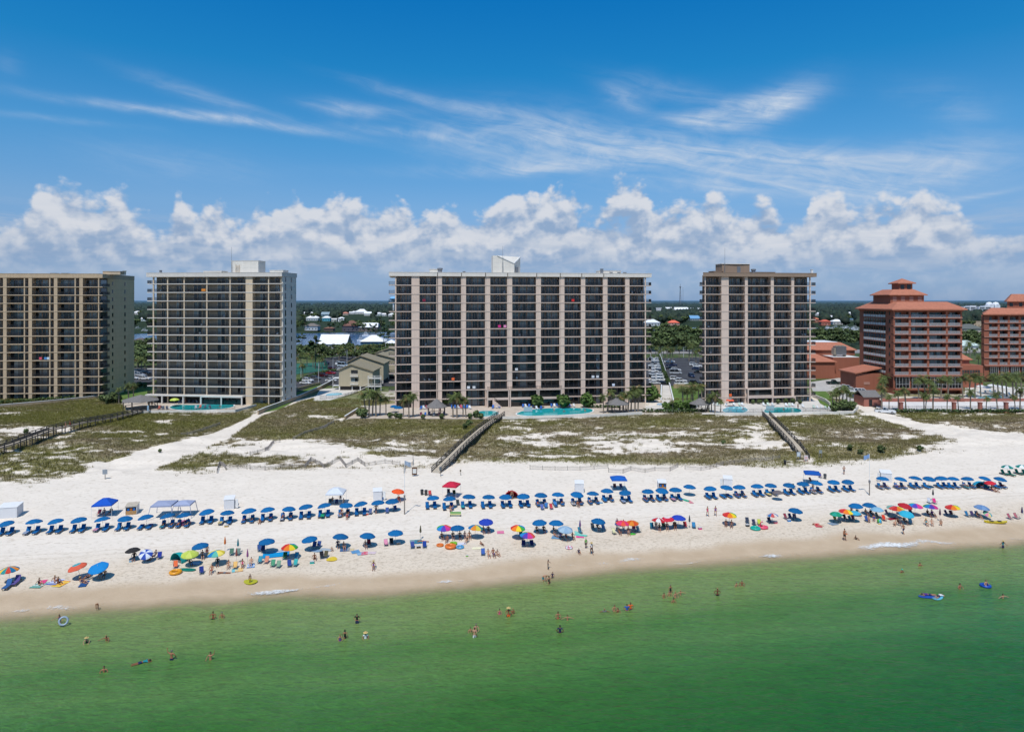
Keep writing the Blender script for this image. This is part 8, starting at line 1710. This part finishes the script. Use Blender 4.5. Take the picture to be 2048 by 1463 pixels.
# ------------------ people on the sand
for px,py,ps,w,c,rz,lb,kw in((79,1169,'sit','suit','black',.9,'person in black swimsuit sitting on the teal patterned towel',{}),(110,1163,'sit','bikini','navy',.7,'person in navy bikini sitting upright on the blue striped towel',{}),(117,1166,'sit','trunks','black',.9,'tanned person sitting on the yellow towel',dict(skin=SKINS[3])),(177,1158,'chair','trunks','black',-.9,'person in black trunks slumped in a chair beside the orange ringed umbrella',{}),(167,1165,'recline','suit','navy',1.0,'person with straw hat reclining on the dark blue towel',dict(hat='straw',sink=.35)),(201,1153,'chair','shirt','navy',.1,'person in navy shirt under the bright blue umbrella, left of two',{}),(209,1155,'chair','trunks','teal',.1,'person in teal trunks under the bright blue umbrella, right of two',{}),(268,1119,'chair','shirt','black',.2,'person in black shirt under the black umbrella',dict(hair=HAIRS[4])),(290,1115,'chair','shirt','black',.3,'person in black shirt under the small blue and white umbrella',{}),(297,1118,'sit','shirt','white',.4,'person in white shirt sitting before the small blue and white umbrella',{}),(309,1116,'chair','shirt','grey',-.5,'person in grey shirt leaning back in the dark clad group',{}),(380,1129,'chair','shirt','grey',.6,'person in grey shirt reading under the lime umbrella',dict(skin=SKINS[4])),(414,1112,'stand','trunks','red',.2,'bare chested person standing in red trunks beside a blue umbrella',{}),(405,1116,'chair','trunks','black',.3,'shaded person in black trunks under the blue umbrella by the tent',{}),(435,1130,'chair','shirt','black',.2,'person in black shirt in shade of the yellow and teal umbrella',{}),(423,1145,'chair','trunks','red',0,'person in red trunks on a low seat facing the water',dict(skin=SKINS[2])),(457,1135,'chair','bikini','red',.1,'person in red bikini with hands on lap right of the yellow and teal umbrella',{}),(447,1146,'lie','trunks','grey',1.4,'person lying face down on the sand in grey trunks',{}),(485,1133,'chair','suit','pink',.2,'person in pink swimsuit beside the closed purple umbrella',{}),(502,1130,'chair','trunks','white',0,'person in white trunks sitting right of the closed purple umbrella',{}),(500,1166,'stand','trunks','yellow',.6,'thin child standing on the yellow float at the water edge',dict(sc=.72,skin=SKINS[4])),(519,1046,'sit','bikini','white',.1,'person in white bikini sitting on the sand between back row umbrellas',{}),(629,1118,'sit','trunks','black',.2,'tanned person raising arms near the yellow float',dict(skin=SKINS[3])),(676,1094,'chair','shirt','navy',.2,'person in navy shirt under a blue umbrella beside the striped boards',{}),(688,1098,'chair','bikini','orange',.2,'person in orange bikini beside the blue towel',{}),(664,1101,'sit','trunks','teal',.3,'child in teal trunks crouching by the striped boards',dict(sc=.65)),(731,1095,'chair','bikini','red',.2,'person in red bikini seated under a lone blue umbrella',{}),(747,1137,'chair','suit','purple',0,'person in purple swimsuit and white hat seated at the wet sand',dict(hat='straw',skin=SKINS[2])),(845,1083,'lie','trunks','orange',1.3,'person lying on the blue patterned towel',{}),(884,1078,'chair','trunks','black',.1,'person in black trunks under the rainbow umbrella left of a blue one',{}),(894,1083,'chair','bikini','white',-.3,'person in white bikini before the rainbow umbrella',{}),(906,1077,'chair','shirt','black',0,'person in black shirt left under the blue umbrella between two striped ones',{}),(920,1077,'chair','trunks','black',0,'person in black trunks right under the blue umbrella between two striped ones',{}),(930,1075,'chair','suit','pink',0,'person in pink swimsuit beside the blue and orange umbrella',{}),(939,1076,'chair','trunks','navy',0,'person in navy trunks under the blue and orange umbrella',{}),(934,1084,'chair','suit','black',-.5,'person in black swimsuit in front of the blue and orange umbrella',{}),(967,1065,'chair','bikini','red',0,'person in red bikini left under the royal blue umbrella',{}),(977,1064,'chair','trunks','red',0,'person in red trunks right under the royal blue umbrella',{}),(964,1089,'recline','trunks','black',.4,'dark haired child lying on the sand in black trunks',dict(sc=.75,sink=.3)),(977,1113,'chair','bikini','navy',.1,'person in navy bikini left of three on chairs near the water',{}),(987,1112,'chair','trunks','blue',.1,'person in blue trunks in the middle of three near the water',{}),(995,1110,'sit','bikini','black',.4,'person in black bikini right of three near the water',{}),(1096,1138,'reach','trunks','grey',1.2,'slim child walking in the wash with one arm out',dict(sc=.8,skin=SKINS[4])),(1074,1065,'chair','trunks','black',0,'person in black trunks left under a blue umbrella before the pale one',{}),(1088,1064,'chair','shirt','black',0,'person in black shirt right under a blue umbrella before the pale one',{}),(1109,1065,'chair','suit','black',.5,'person in black swimsuit on a dark chair under a blue umbrella',{}),(1113,1073,'recline','bikini','teal',.6,'person in teal bikini lying on the light blue towel',dict(sink=.32)),(1123,1078,'chair','shirt','purple',.2,'person in purple shirt left under the pale blue umbrella',{}),(1133,1079,'chair','suit','red',.2,'person in red swimsuit right under the pale blue umbrella',{}),(1146,1078,'chair','bikini','orange',.1,'person in orange bikini right of the pale blue umbrella',dict(hair=HAIRS[3])),(1172,1096,'stand','shirt','green',.1,'child standing in a bright green shirt',dict(sc=.85,col2='black',skin=SKINS[4])),(1158,1106,'sit','shirt','navy',.1,'child in navy shirt sitting on the sand digging',dict(sc=.8)),(1183,1108,'walk','shirt','white',.3,'person in white shirt and straw hat walking to the water',dict(hat='straw',col2='black')),(1196,1060,'chair','shirt','black',.1,'person in black shirt under the blue umbrella with the striped chair',{}),(1234,1058,'stand','shirt','purple',.1,'person standing in purple shirt behind the magenta umbrella',{}),(1247,1059,'stand','bikini','yellow',.1,'person standing in yellow bikini between magenta and orange umbrellas',{}),(1239,1068,'chair','bikini','royal',0,'person in royal blue bikini seated under the magenta umbrella',{}),(1257,1068,'chair','trunks','white',-.2,'person in white trunks seated under the orange umbrella',dict(skin=SKINS[2])),(1312,1058,'stand','shirt','black',0,'dark clad person standing under the red and white umbrella',{}),(1319,1060,'chair','suit','black',-.3,'person in black swimsuit beside the red and white umbrella',{}),(1334,1058,'chair','trunks','teal',-.3,'person in teal trunks under the red umbrella with white centre',{}),(1350,1057,'chair','trunks','black',-.3,'person in black trunks in the brown chair',{}),(1415,1032,'walk','suit','pink',.2,'person in pink swimsuit walking, left of two',{}),(1431,1031,'walk','suit','purple',-.2,'person in purple swimsuit walking, right of two',{}),(1452,1052,'chair','trunks','black',-.5,'person in black trunks left under the lone rainbow umbrella',dict(skin=SKINS[3])),(1463,1054,'chair','trunks','teal',-.5,'person in teal trunks right under the lone rainbow umbrella',dict(skin=SKINS[3])),(1635,1050,'lie','suit','red',.9,'sunbather lying on the pink towel in the gap',{}),(1688,948,'hips','trunks','grey',.1,'bare chested person in dark trunks standing alone behind the back row',dict(skin=SKINS[2])),(1689,1080,'carry','trunks','black',.2,'tanned person walking at the water edge carrying a child',dict(skin=SKINS[2])),(1712,1078,'sit','trunks','black',.6,'small child sitting on the wet sand',dict(sc=.7,skin=SKINS[4])),(1807,1068,'walkaway','trunks','navy',.15,'bare chested person in navy trunks walking up from the water',dict(skin=SKINS[2])),(1703,1030,'stand','trunks','orange',.1,'person standing at the side of a blue umbrella on the right',{}),(1716,1030,'chair','shirt','teal',0,'person in teal shirt deep in shade on the right',{}),(1733,1030,'chair','trunks','grey',0,'person in grey trunks under the right blue umbrella of the front row',{}),(1743,1031,'chair','shirt','black',0,'person in black shirt under the right blue umbrella of the front row',{}),(1738,1043,'chair','bikini','pink',-.6,'person in pink bikini left of the pale umbrella',{}),(1748,1041,'chair','suit','royal',-.6,'person in royal blue swimsuit beside the light blue umbrella',{}),(1790,1050,'recline','trunks','black',-.8,'person stretched on the sand left of two dark clad people',dict(sink=.3)),(1798,1050,'chair','shirt','black',0,'dark clad person left of two beside the walking man',{}),(1810,1047,'chair','shirt','black',0,'dark clad person right of two beside the walking man',{}),(1853,1050,'chair','suit','teal',-.4,'person in teal swimsuit and straw hat near the kneeling one',dict(hat='straw')),(1864,1050,'chair','bikini','teal',-.6,'person in teal bikini holding up an arm near the kneeling one',dict(hair=HAIRS[3])),(1882,1050,'kneel','bikini','orange',-.8,'person kneeling on the sand in an orange bikini',{}),(1857,1032,'chair','shirt','black',0,'person in black shirt left under the back rainbow umbrella',{}),(1866,1033,'chair','shirt','purple',0,'person in purple shirt right under the back rainbow umbrella',{}),(1957,1036,'chair','shirt','black',.2,'person in black shirt under the blue grey umbrella',{}),(1626,981,'stand','bikini','pink',.1,'person in pink bikini standing beside the blue canopy on the right',{}),(798,1003,'chair','shirt','orange',.1,'person under the orange umbrella',dict(skin=SKINS[3])),(752,1027,'hips','shirt','black',.1,'dark clad person standing under a back row umbrella near the box',{}),(665,1005,'chair','trunks','black',0,'person left under the white canopy',{}),(681,1003,'stand','shirt','navy',0,'person in navy shirt standing under the white canopy',dict(sc=.9)),(687,1008,'chair','bikini','lime',0,'person in lime bikini under the white canopy',{}),(208,1029,'chair','trunks','black',.2,'person in black trunks left under the blue canopy',{}),(221,1028,'chair','shirt','black',-.2,'person in black shirt right under the blue canopy',{}),(1024,998,'stand','trunks','black',0,'person standing in front of the red half dome tent',{}),(1017,990,'sit','shirt','white',.2,'person in white shirt sitting inside the red half dome tent',{}),(1156,1013,'chair','trunks','grey',0,'person sitting at the foot of a back row lounger in grey trunks',{}),(684,1034,'stand','bikini','white',0,'person in white bikini standing before a back row umbrella',dict(sc=.9)),(694,1037,'chair','suit','red',0,'person in red swimsuit sitting before a back row umbrella',{}),(1985,982,'chair','trunks','red',0,'person in red trunks sitting before the small red umbrella',{}),(1992,983,'sit','bikini','red',.3,'person in red bikini sitting on the sand before the small red umbrella',{}),(901,1023,'chair','trunks','white',0,'person in white trunks between loungers near the bench',{})):
 person(ps,at(px,py),SEA_RZ+rz,w,c,lb,**kw)
def baby():
 p=at(1689,1080);o=person('sit',p+Vector((.10,-.30,.98)),1.2,'trunks','orange','small child carried in the arms of the tanned person at the water edge',sc=.5)
baby()
# ------------------ people in the water (waterline px,py; how far they stand in)
def swimmer(px,py,depth,ps,w,c,lb,rz=0.0,**kw):
 p=Vector((*onz(px,py,.03),.03));person(ps,p,rz,w,c,lb,sink=depth,**kw)
for a in((119,1246,.55,'reach','suit','purple','person in purple swimsuit wading with a round float',.6),(195,1216,.2,'bend','suit','red','child in red bending over in the shallow wash',.2,dict(sc=.75)),(426,1237,.85,'wade','trunks','black','left of two people chest deep near the shore',.1),(444,1234,.95,'wade','trunks','navy','right of two people chest deep near the shore',.1,dict(sc=.9)),(173,1285,.95,'wade','suit','black','person in black swimsuit and straw hat standing in the sea',.4,dict(hat='straw')),(213,1280,1.1,'reach','trunks','black','person leaning with an arm stretched left in the sea',.2,dict(skin=SKINS[3])),(343,1318,.86,'armup','trunks','navy','broad backed person raising the left arm to throw',.0,dict(skin=SKINS[2],sc=1.05)),(421,1318,1.0,'armup','trunks','black','person raising the right arm to catch a ball',3.1,dict(skin=SKINS[1])),(208,1342,1.25,'wade','trunks','black','person shoulder deep, lowest at the left',.3,dict(skin=SKINS[2])),(1087,1160,.45,'bend','trunks','teal','person bending forward in the shallows beside one in black',1.2),(1098,1167,.6,'walkaway','suit','black','person in black swimsuit stepping in the shallows',.3),(1105,1153,.6,'wade','shirt','navy','child in navy shirt in the shallows',.1,dict(sc=.72)),(999,1227,.85,'wade','suit','pink','child in pink swimsuit in the sea left of the big straw hat',.2,dict(sc=.85,hair=HAIRS[4])),(1017,1232,.75,'wade','trunks','orange','person in a big straw hat standing in the sea',.1,dict(hat='straw',skin=SKINS[3])),(1026,1227,.95,'walkaway','bikini','pink','person in pink beside the big straw hat in the sea',.3,dict(skin=SKINS[3])),(714,1246,.55,'hips','shirt','black','dark clad person standing waist deep with elbows out',.0,dict(sc=.95)),(680,1281,.75,'wade','suit','purple','child in purple swimsuit beside the person with a cap',.4,dict(sc=.85)),(690,1277,.65,'walkaway','suit','black','person in black swimsuit and cap beside the purple clad child',.4),(731,1276,1.05,'wade','shirt','white','person in white shirt and hat floating with arms out',.2,dict(hat='straw')),(941,1262,1.0,'wade','trunks','black','child left in a group of three in the sea',.2,dict(sc=.85)),(952,1262,.85,'wade','bikini','navy','person in navy bikini in a group of three in the sea',.3),(949,1273,.75,'walkaway','trunks','white','bare backed person in pale trunks in a group of three in the sea',.0),(1116,1236,.9,'wade','bikini','red','dark haired person in red above the one with arms spread',.1),(1135,1239,1.0,'spread','bikini','pink','person with both arms spread on the water',.1),(1120,1264,.95,'hips','shirt','navy','person in dark navy shirt standing alone, back to the beach',3.1,dict(skin=SKINS[4])),(1209,1223,1.15,'spread','shirt','grey','person in grey shirt left of the group of four',.1,dict(sc=.9)),(1229,1221,.95,'wade','bikini','yellow','person with yellow float collar, left of two',.2),(1236,1224,1.05,'wade','bikini','white','person in white, right of the one with a yellow collar',.2),(1254,1220,.95,'hips','shirt','blue','person in bright blue shirt in the sea',.1),(1261,1218,.9,'hips','shirt','orange','person in bright orange shirt in the sea',.1),(1328,1194,.95,'wade','bikini','black','leftmost person of the six in the sea',.3),(1341,1184,.65,'stand','suit','black','tallest person at the back of the six in the sea',.2),(1339,1190,.9,'wade','trunks','black','child in front of the tallest of the six in the sea',.1,dict(sc=.85)),(1351,1194,.95,'wade','trunks','white','person in the middle of the six in the sea',.4),(1361,1189,.95,'spread','trunks','black','rightmost person of the six, arms bent',.3,dict(sc=.9)),(1347,1204,1.05,'wade','bikini','black','lowest person of the six in the sea',.1),(1435,1190,.85,'hips','trunks','black','tanned person alone in the sea with folded arms',.1,dict(skin=SKINS[4])),(1473,1172,1.05,'wade','bikini','pink','left of two people close together far out',.3),(1484,1170,1.05,'wade','trunks','navy','right of two people close together far out',-.3),(1840,1131,1.15,'wade','trunks','black','swimmer with only head and shoulders above water, right part',.1),(1804,1144,1.1,'wade','trunks','red','swimmer with a turquoise cap',.2,dict(hat='cap',sc=.9)),(2006,1095,.6,'reach','shirt','teal','person in teal shirt and straw hat wading at the far right',.3,dict(hat='straw')),(1920,1176,1.1,'wade','trunks','black','bare backed swimmer left of the blue float',.2,dict(skin=SKINS[2])),(2006,1196,1.1,'spread','bikini','pink','pale swimmer with arms spread at the right edge',.2,dict(skin=SKINS[0])),(1972,1172,.95,'wade','trunks','black','swimmer sitting on a blue float',.3)):
 swimmer(*a[:8],**(a[8]if len(a)>8 else{}))
def flat_swim(px,py,lb,c,rz,up=.0,**kw):
 p=Vector((*onz(px,py,.03),.03));person('lie',p,rz,'shirt',c,lb,sink=.08-up,**kw)
flat_swim(284,1324,'swimmer in turquoise shirt splashing forward','teal',-1.0);flat_swim(1856,1192,'person lying on the left of two joined floats','purple',1.5,.22);flat_swim(1878,1195,'person lying on the right of two joined floats','white',-1.0,.22)
ring(127,1241,.42,.11,(170,186,204),'white round float held by the person in purple',(1.2,0,.5),None,.55);ring(1971,1173,.5,.18,(30,80,180),'blue swim ring under a swimmer at the right',(0,0,0),None,-.05)
for px,py,l,w,c,lb,rz in((1853,1193,2.0,.8,(40,90,190),'blue float mat left of two joined floats',1.5),(1876,1195,2.0,.9,(110,200,226),'pale turquoise float mat right of two joined floats',-1.0)):board(px,py,l,w,c,lb,rz,None,.04,'float_mat')
# ------------------ pool loungers, pool sitters
def pool_chairs(key,template,group,pts,rgbs):
 for i,(px,py)in enumerate(pts):
  c=cmat(rgbs[i%len(rgbs)]);r=stamp(LUP,'pool_lounger',None,'lounger',Vector((*onz(px,py,3.3),3.27)),SEA_RZ+_gr.uniform(-.4,.4),group,.95,{'seat_cushion':c,'back_cushion':c,'frame':M_WHITE});order(key,r,template)
BW=[(60,110,190),(236,238,240),(60,110,190)]
pool_chairs('pc1','blue and white lounger behind the long pool, {} from the left','pool loungers of the longest tower',[(1046,814),(1052,814),(1058,814),(1066,814),(1074,818),(1082,818),(1103,813),(1109,813),(1115,813),(1122,813),(1128,813),(1134,813),(1140,813),(1148,813),(1168,813),(1174,813),(1180,813),(1185,813),(986,816),(992,815),(998,815)],BW)
pool_chairs('pc2','blue and white lounger round the steep shingled gazebo, {} from the left','loungers by the gazebo',[(842,818),(848,817),(854,817),(904,816),(910,816),(916,816),(922,816),(928,816),(934,816),(940,817),(842,831),(850,831),(858,830),(868,831),(878,831),(888,830)],[(50,110,190),(236,238,240),(200,80,110),(50,110,190)])
pool_chairs('pc3','white lounger on the deck of the narrow tower, {} from the left','loungers of the narrow tower',[(1430,811),(1436,811),(1453,812),(1468,811),(1479,811),(1485,811),(1528,811),(1536,811),(1546,811),(1573,812),(1579,812),(1586,812),(1606,814),(1628,816),(1636,817),(1644,817),(1652,818),(1660,819)],[(236,238,240),(200,220,206),(236,238,240)])
pool_chairs('pc4','grey lounger behind the pool of the white edged tower, {} from the left','loungers of the white edged tower',[(358,806),(364,805),(370,805),(378,805),(386,805),(394,805),(402,804),(410,804),(418,804),(426,804),(434,804),(442,804),(450,803),(458,803),(318,818),(326,818),(334,818),(392,817),(400,816),(410,816),(420,816)],[(90,100,120),(200,206,214),(220,120,100),(90,100,120)])
pool_chairs('pc5','white lounger round the hotel lagoon pool, {} from the left','loungers of the hotel pool',[(1938,792),(1944,791),(1952,789),(1962,787),(1972,786),(1982,785),(1992,785),(2000,786),(2010,788),(2020,790),(2030,792)],[(230,234,238),(140,180,210)])
for px,py,k,lb,s in((788,824,'blue','blue pool umbrella left of two by the palms',1.0),(797,828,'blue','blue pool umbrella right of two by the palms',1.1),(1320,818,'paleblue','pale blue umbrella beside the promenade',.9),(1460,812,'orangering','orange umbrella on the deck of the narrow tower',1.1),(349,812,'lime','pale green umbrella beside the pool of the white edged tower',1.2)):
 p=Vector((*onz(px,py,3.3),3.27));stamp([('pole',POLE_ME),('canopy',CAN[k]),('rib_frame',RIB_ME),('finial',FIN_ME)],'pool_umbrella',lb,'umbrella',p,0,'pool umbrellas',s)
for i,px in enumerate((1952,1962,1972,1984,1996,2008)):
 stamp([('pole',POLE_ME),('canopy',striped([(240,240,240),(230,232,236)])if i==0 else CAN['_w'])],'pool_umbrella','white umbrella at the hotel lagoon pool, '+ordinal(i)+' from the left','umbrella',Vector((*onz(px,783+i%3*2,3.3),3.27)),0,'hotel pool umbrellas',1.3)if i else CAN.__setitem__('_w',striped([(240,240,240),(226,230,234)]))
for px,py,ps,w,c,lb in((1170,822,'wade','trunks','black','bather standing in the long pool at its right end'),(1128,824,'wade','suit','navy','bather in the middle of the long pool'),(1108,821,'wade','trunks','red','bather left in the long pool'),(1567,820,'wade','trunks','navy','bather in the blue pool'),(1596,818,'stand','trunks','navy','bather standing at the right rim of the blue pool'),(880,824,'stand','shirt','red','person standing by the steep shingled gazebo'),(1486,819,'wade','suit','pink','child in the pale round pool'),(304,812,'stand','trunks','red','person standing at the wide pavilion'),(440,814,'wade','trunks','navy','bather in the pool of the white edged tower')):
 z=3.27;person(ps,Vector((*onz(px,py,z),z)),.3,w,c,lb,sink=.9 if ps=='wade' else 0)
p_=at(140,852,1.7)
person('walk',p_+Vector((0,0,1.6)),1.9,'trunks','red','person walking along the left boardwalk, ahead of another',skin=SKINS[2]);person('walk',at(131,855,1.7)+Vector((0,0,1.6)),1.9,'bikini','pink','person walking on the left boardwalk behind another')
# ------------------ towels and chairs on the balconies
def rail_towel(fc,px,z,rgb,label,w=.9,h=.8):
 u=fc.u(px);p=fc.world(u,.03,z);b=MB();b.add([(-w/2,-.02,1.08),(w/2,-.02,1.08),(w/2,-.05,1.08-h),(0,-.03,1.06-h),(-w/2,-.05,1.08-h)],[(0,1,2,3,4)]);b.add([(-w/2,-.02,1.08),(w/2,-.02,1.08),(w/2,.16,1.07),(-w/2,.16,1.07)],[(0,1,2,3)])
 o=b.obj('hanging_towel',cmat(rgb));o.location=p;o.rotation_euler=(0,0,fc.yaw);tag(o,label,'towel','towels hung on balcony rails')
for px,f,c,lb in((999,8,(240,60,150),'hot pink towel hung high on a balcony of the longest tower'),(1010,8,(236,150,190),'pale pink towel beside the hot pink one'),(1146,11,(226,50,50),'red towel hung near the top of the longest tower'),(937,1,(230,232,236),'white towel left of two on a low balcony'),(948,1,(236,238,240),'white towel right of two on a low balcony'),(1186,2,(230,234,240),'white towel left of two, right half of the longest tower'),(1195,2,(230,234,240),'small white towel right of two, right half of the longest tower'),(1227,1,(210,220,236),'pale blue towel low on the right end of the longest tower'),(848,11,(150,40,70),'dark red towel on the upper left of the longest tower'),(1033,3,(236,238,240),'white towel on a balcony beneath the rooftop house'),(906,2,(240,110,60),'orange towel low on the longest tower')):rail_towel(fM,px,zM[f],c,lb)
for px,f,c,lb in((81,4,(226,90,110),'pink towel left of three on the ochre tower'),(91,4,(90,150,210),'blue towel in the middle of three on the ochre tower'),(96,4,(210,226,236),'pale towel right of three on the ochre tower')):rail_towel(fA,px,zA[f],c,lb)
rail_towel(fR,1461,zR[0],(240,110,60),'orange towel low on the narrow tower');rail_towel(fR,1432,zR[0],(240,200,200),'pale towel low on the narrow tower');rail_towel(fL,407,zL[12],(240,150,60),'orange towel high on the white edged tower',1.4)
BCN=0
for fc,zz,bays,key,nm in((fM,zM,bM,'bc1','longest tower'),(fR,zR,bR,'bc2','narrow tower'),(fL,zL,bL,'bc3','white edged tower')):
 for q in range(46 if key=='bc1' else 22):
  k=_gr.randrange(len(bays));i=_gr.randrange(2,13);a,b=bays[k];u=_gr.uniform(a+.5,max(a+.6,b-.5));c=cmat(_gr.choice([(236,238,240),(50,52,56),(60,120,150),(230,232,236),(120,60,50)]))
  r=stamp(BCH,'balcony_chair',None,'chair',fc.world(u,.9,zz[i]+.005),fc.yaw+_gr.uniform(-.6,.6),'chairs on balconies of the '+nm,1.05,{'seat':c,'backrest':c});order(key,r,'small chair on a balcony of the '+nm+', {} from the left')
# ------------------ vehicles
WHT=(240,242,244);SIL=(190,194,200);BLK=(24,26,30);NAV=(30,44,80);RED=(170,24,40);DRD=(80,20,30);GRY=(110,114,120)
for kd,px,py,c,lb,rz in(('suv',616,763,WHT,'white suv at the front left of the townhouse lot',1.25),('sedan',611,768,WHT,'white sedan half behind the white suv',1.25),('suv',631,759,GRY,'grey suv right of the white one',1.25),('suv',646,753,DRD,'dark maroon suv right of the grey one',1.25),('sedan',662,748,RED,'bright red car at the end of the row',1.3),('sedan',662,763,WHT,'white car driving in the townhouse lot',1.4),('pickup',653,729,NAV,'dark blue pickup facing the towers',.05),('pickup',676,729,WHT,'white pickup facing the towers',.05),('van',686,733,(200,214,226),'white and blue van beside the trees',1.4),('sedan',679,741,WHT,'white car behind the hedge',1.35),('sedan',689,738,SIL,'silver car behind the hedge',1.35),('sedan',664,738,DRD,'dark red car behind the hedge',1.35),('suv',270,749,WHT,'white suv between the left towers, left',1.3),('suv',280,752,SIL,'silver suv between the left towers',1.3),('suv',291,748,BLK,'black suv between the left towers',1.3),('sedan',276,744,BLK,'black car behind the white suv between the left towers',1.3),('suv',290,759,WHT,'white suv driving between the left towers',1.5),('sedan',266,758,WHT,'white car at the edge of the ochre tower',1.5),('pickup',1339,725,WHT,'white pickup furthest back beside the hedge wall',1.45),('pickup',1343,732,NAV,'dark and white pickup second beside the hedge wall',1.45),('sedan',1341,738,BLK,'black car beside the hedge wall',1.45),('van',1351,748,SIL,'long silver passenger van',1.5),('suv',1352,742,WHT,'white suv behind the long silver van',1.45),('suv',1351,760,WHT,'white suv before the long silver van',1.45),('suv',1362,764,WHT,'white suv behind the front white pickup',1.5),('pickup',1363,770,WHT,'white pickup at the front of the lot with the lane',1.5),('suv',1383,754,NAV,'dark suv driving in the lane',.05),('suv',1389,768,BLK,'black suv at the front right of the lane',1.5),('sedan',1396,775,BLK,'black car beside the narrow tower',1.4),('suv',1388,731,WHT,'white suv right of the lane, left of two',1.4),('suv',1395,734,WHT,'white suv right of the lane, right of two',1.4),('sedan',1393,739,NAV,'dark blue car right of the lane',1.4),('sedan',1398,746,BLK,'black car right of the lane',1.4),('pickup',1668,768,(24,50,46),'dark green pickup before the convention hall',1.5),('sedan',1690,776,WHT,'white car beside the hotel wing, first of the row',1.0),('suv',1697,779,SIL,'silver suv beside the hotel wing, second of the row',1.0),('sedan',1705,782,WHT,'white car beside the hotel wing, third of the row',1.0),('pickup',1714,786,WHT,'white pickup beside the hotel wing',1.1),('suv',1727,786,WHT,'white suv near the gate house',1.1),('pickup',1719,796,(30,70,150),'bright blue pickup beside the gate house',1.1),('suv',1724,802,(90,30,36),'dark red suv at the gate house',.3)):
 car(kd,px,py,c,lb,rz)
pp=at(1770,830);car('pickup',1770,826,WHT,'white pickup standing on the dune grass below the hotel terrace',1.25,pp.z)
i=0
for r_,py in enumerate((719,723,728,733,738,744,750,756,762,768)):
 for j,px in enumerate((1304+r_*.6,1316+r_*1.0)):
  kd=('sedan','suv','suv','pickup','suv','van')[(i*5+j)%6];c=(WHT,SIL,WHT,WHT,DRD if r_==7 else WHT,GRY,WHT)[(i*3)%7]if r_<9 else(WHT,BLK)[j]
  r=car(kd,px,py,c,'x',1.42);COLN={WHT:'white',SIL:'silver',DRD:'dark red',GRY:'grey',BLK:'black'}[c];KN={'sedan':'car','suv':'suv','pickup':'pickup','van':'van'}[kd]
  r['label']=COLN+' '+KN+' in the packed car park, '+('left' if j==0 else 'right')+' column, '+ordinal(9-r_)+' from the front';i+=1
finish_orders()
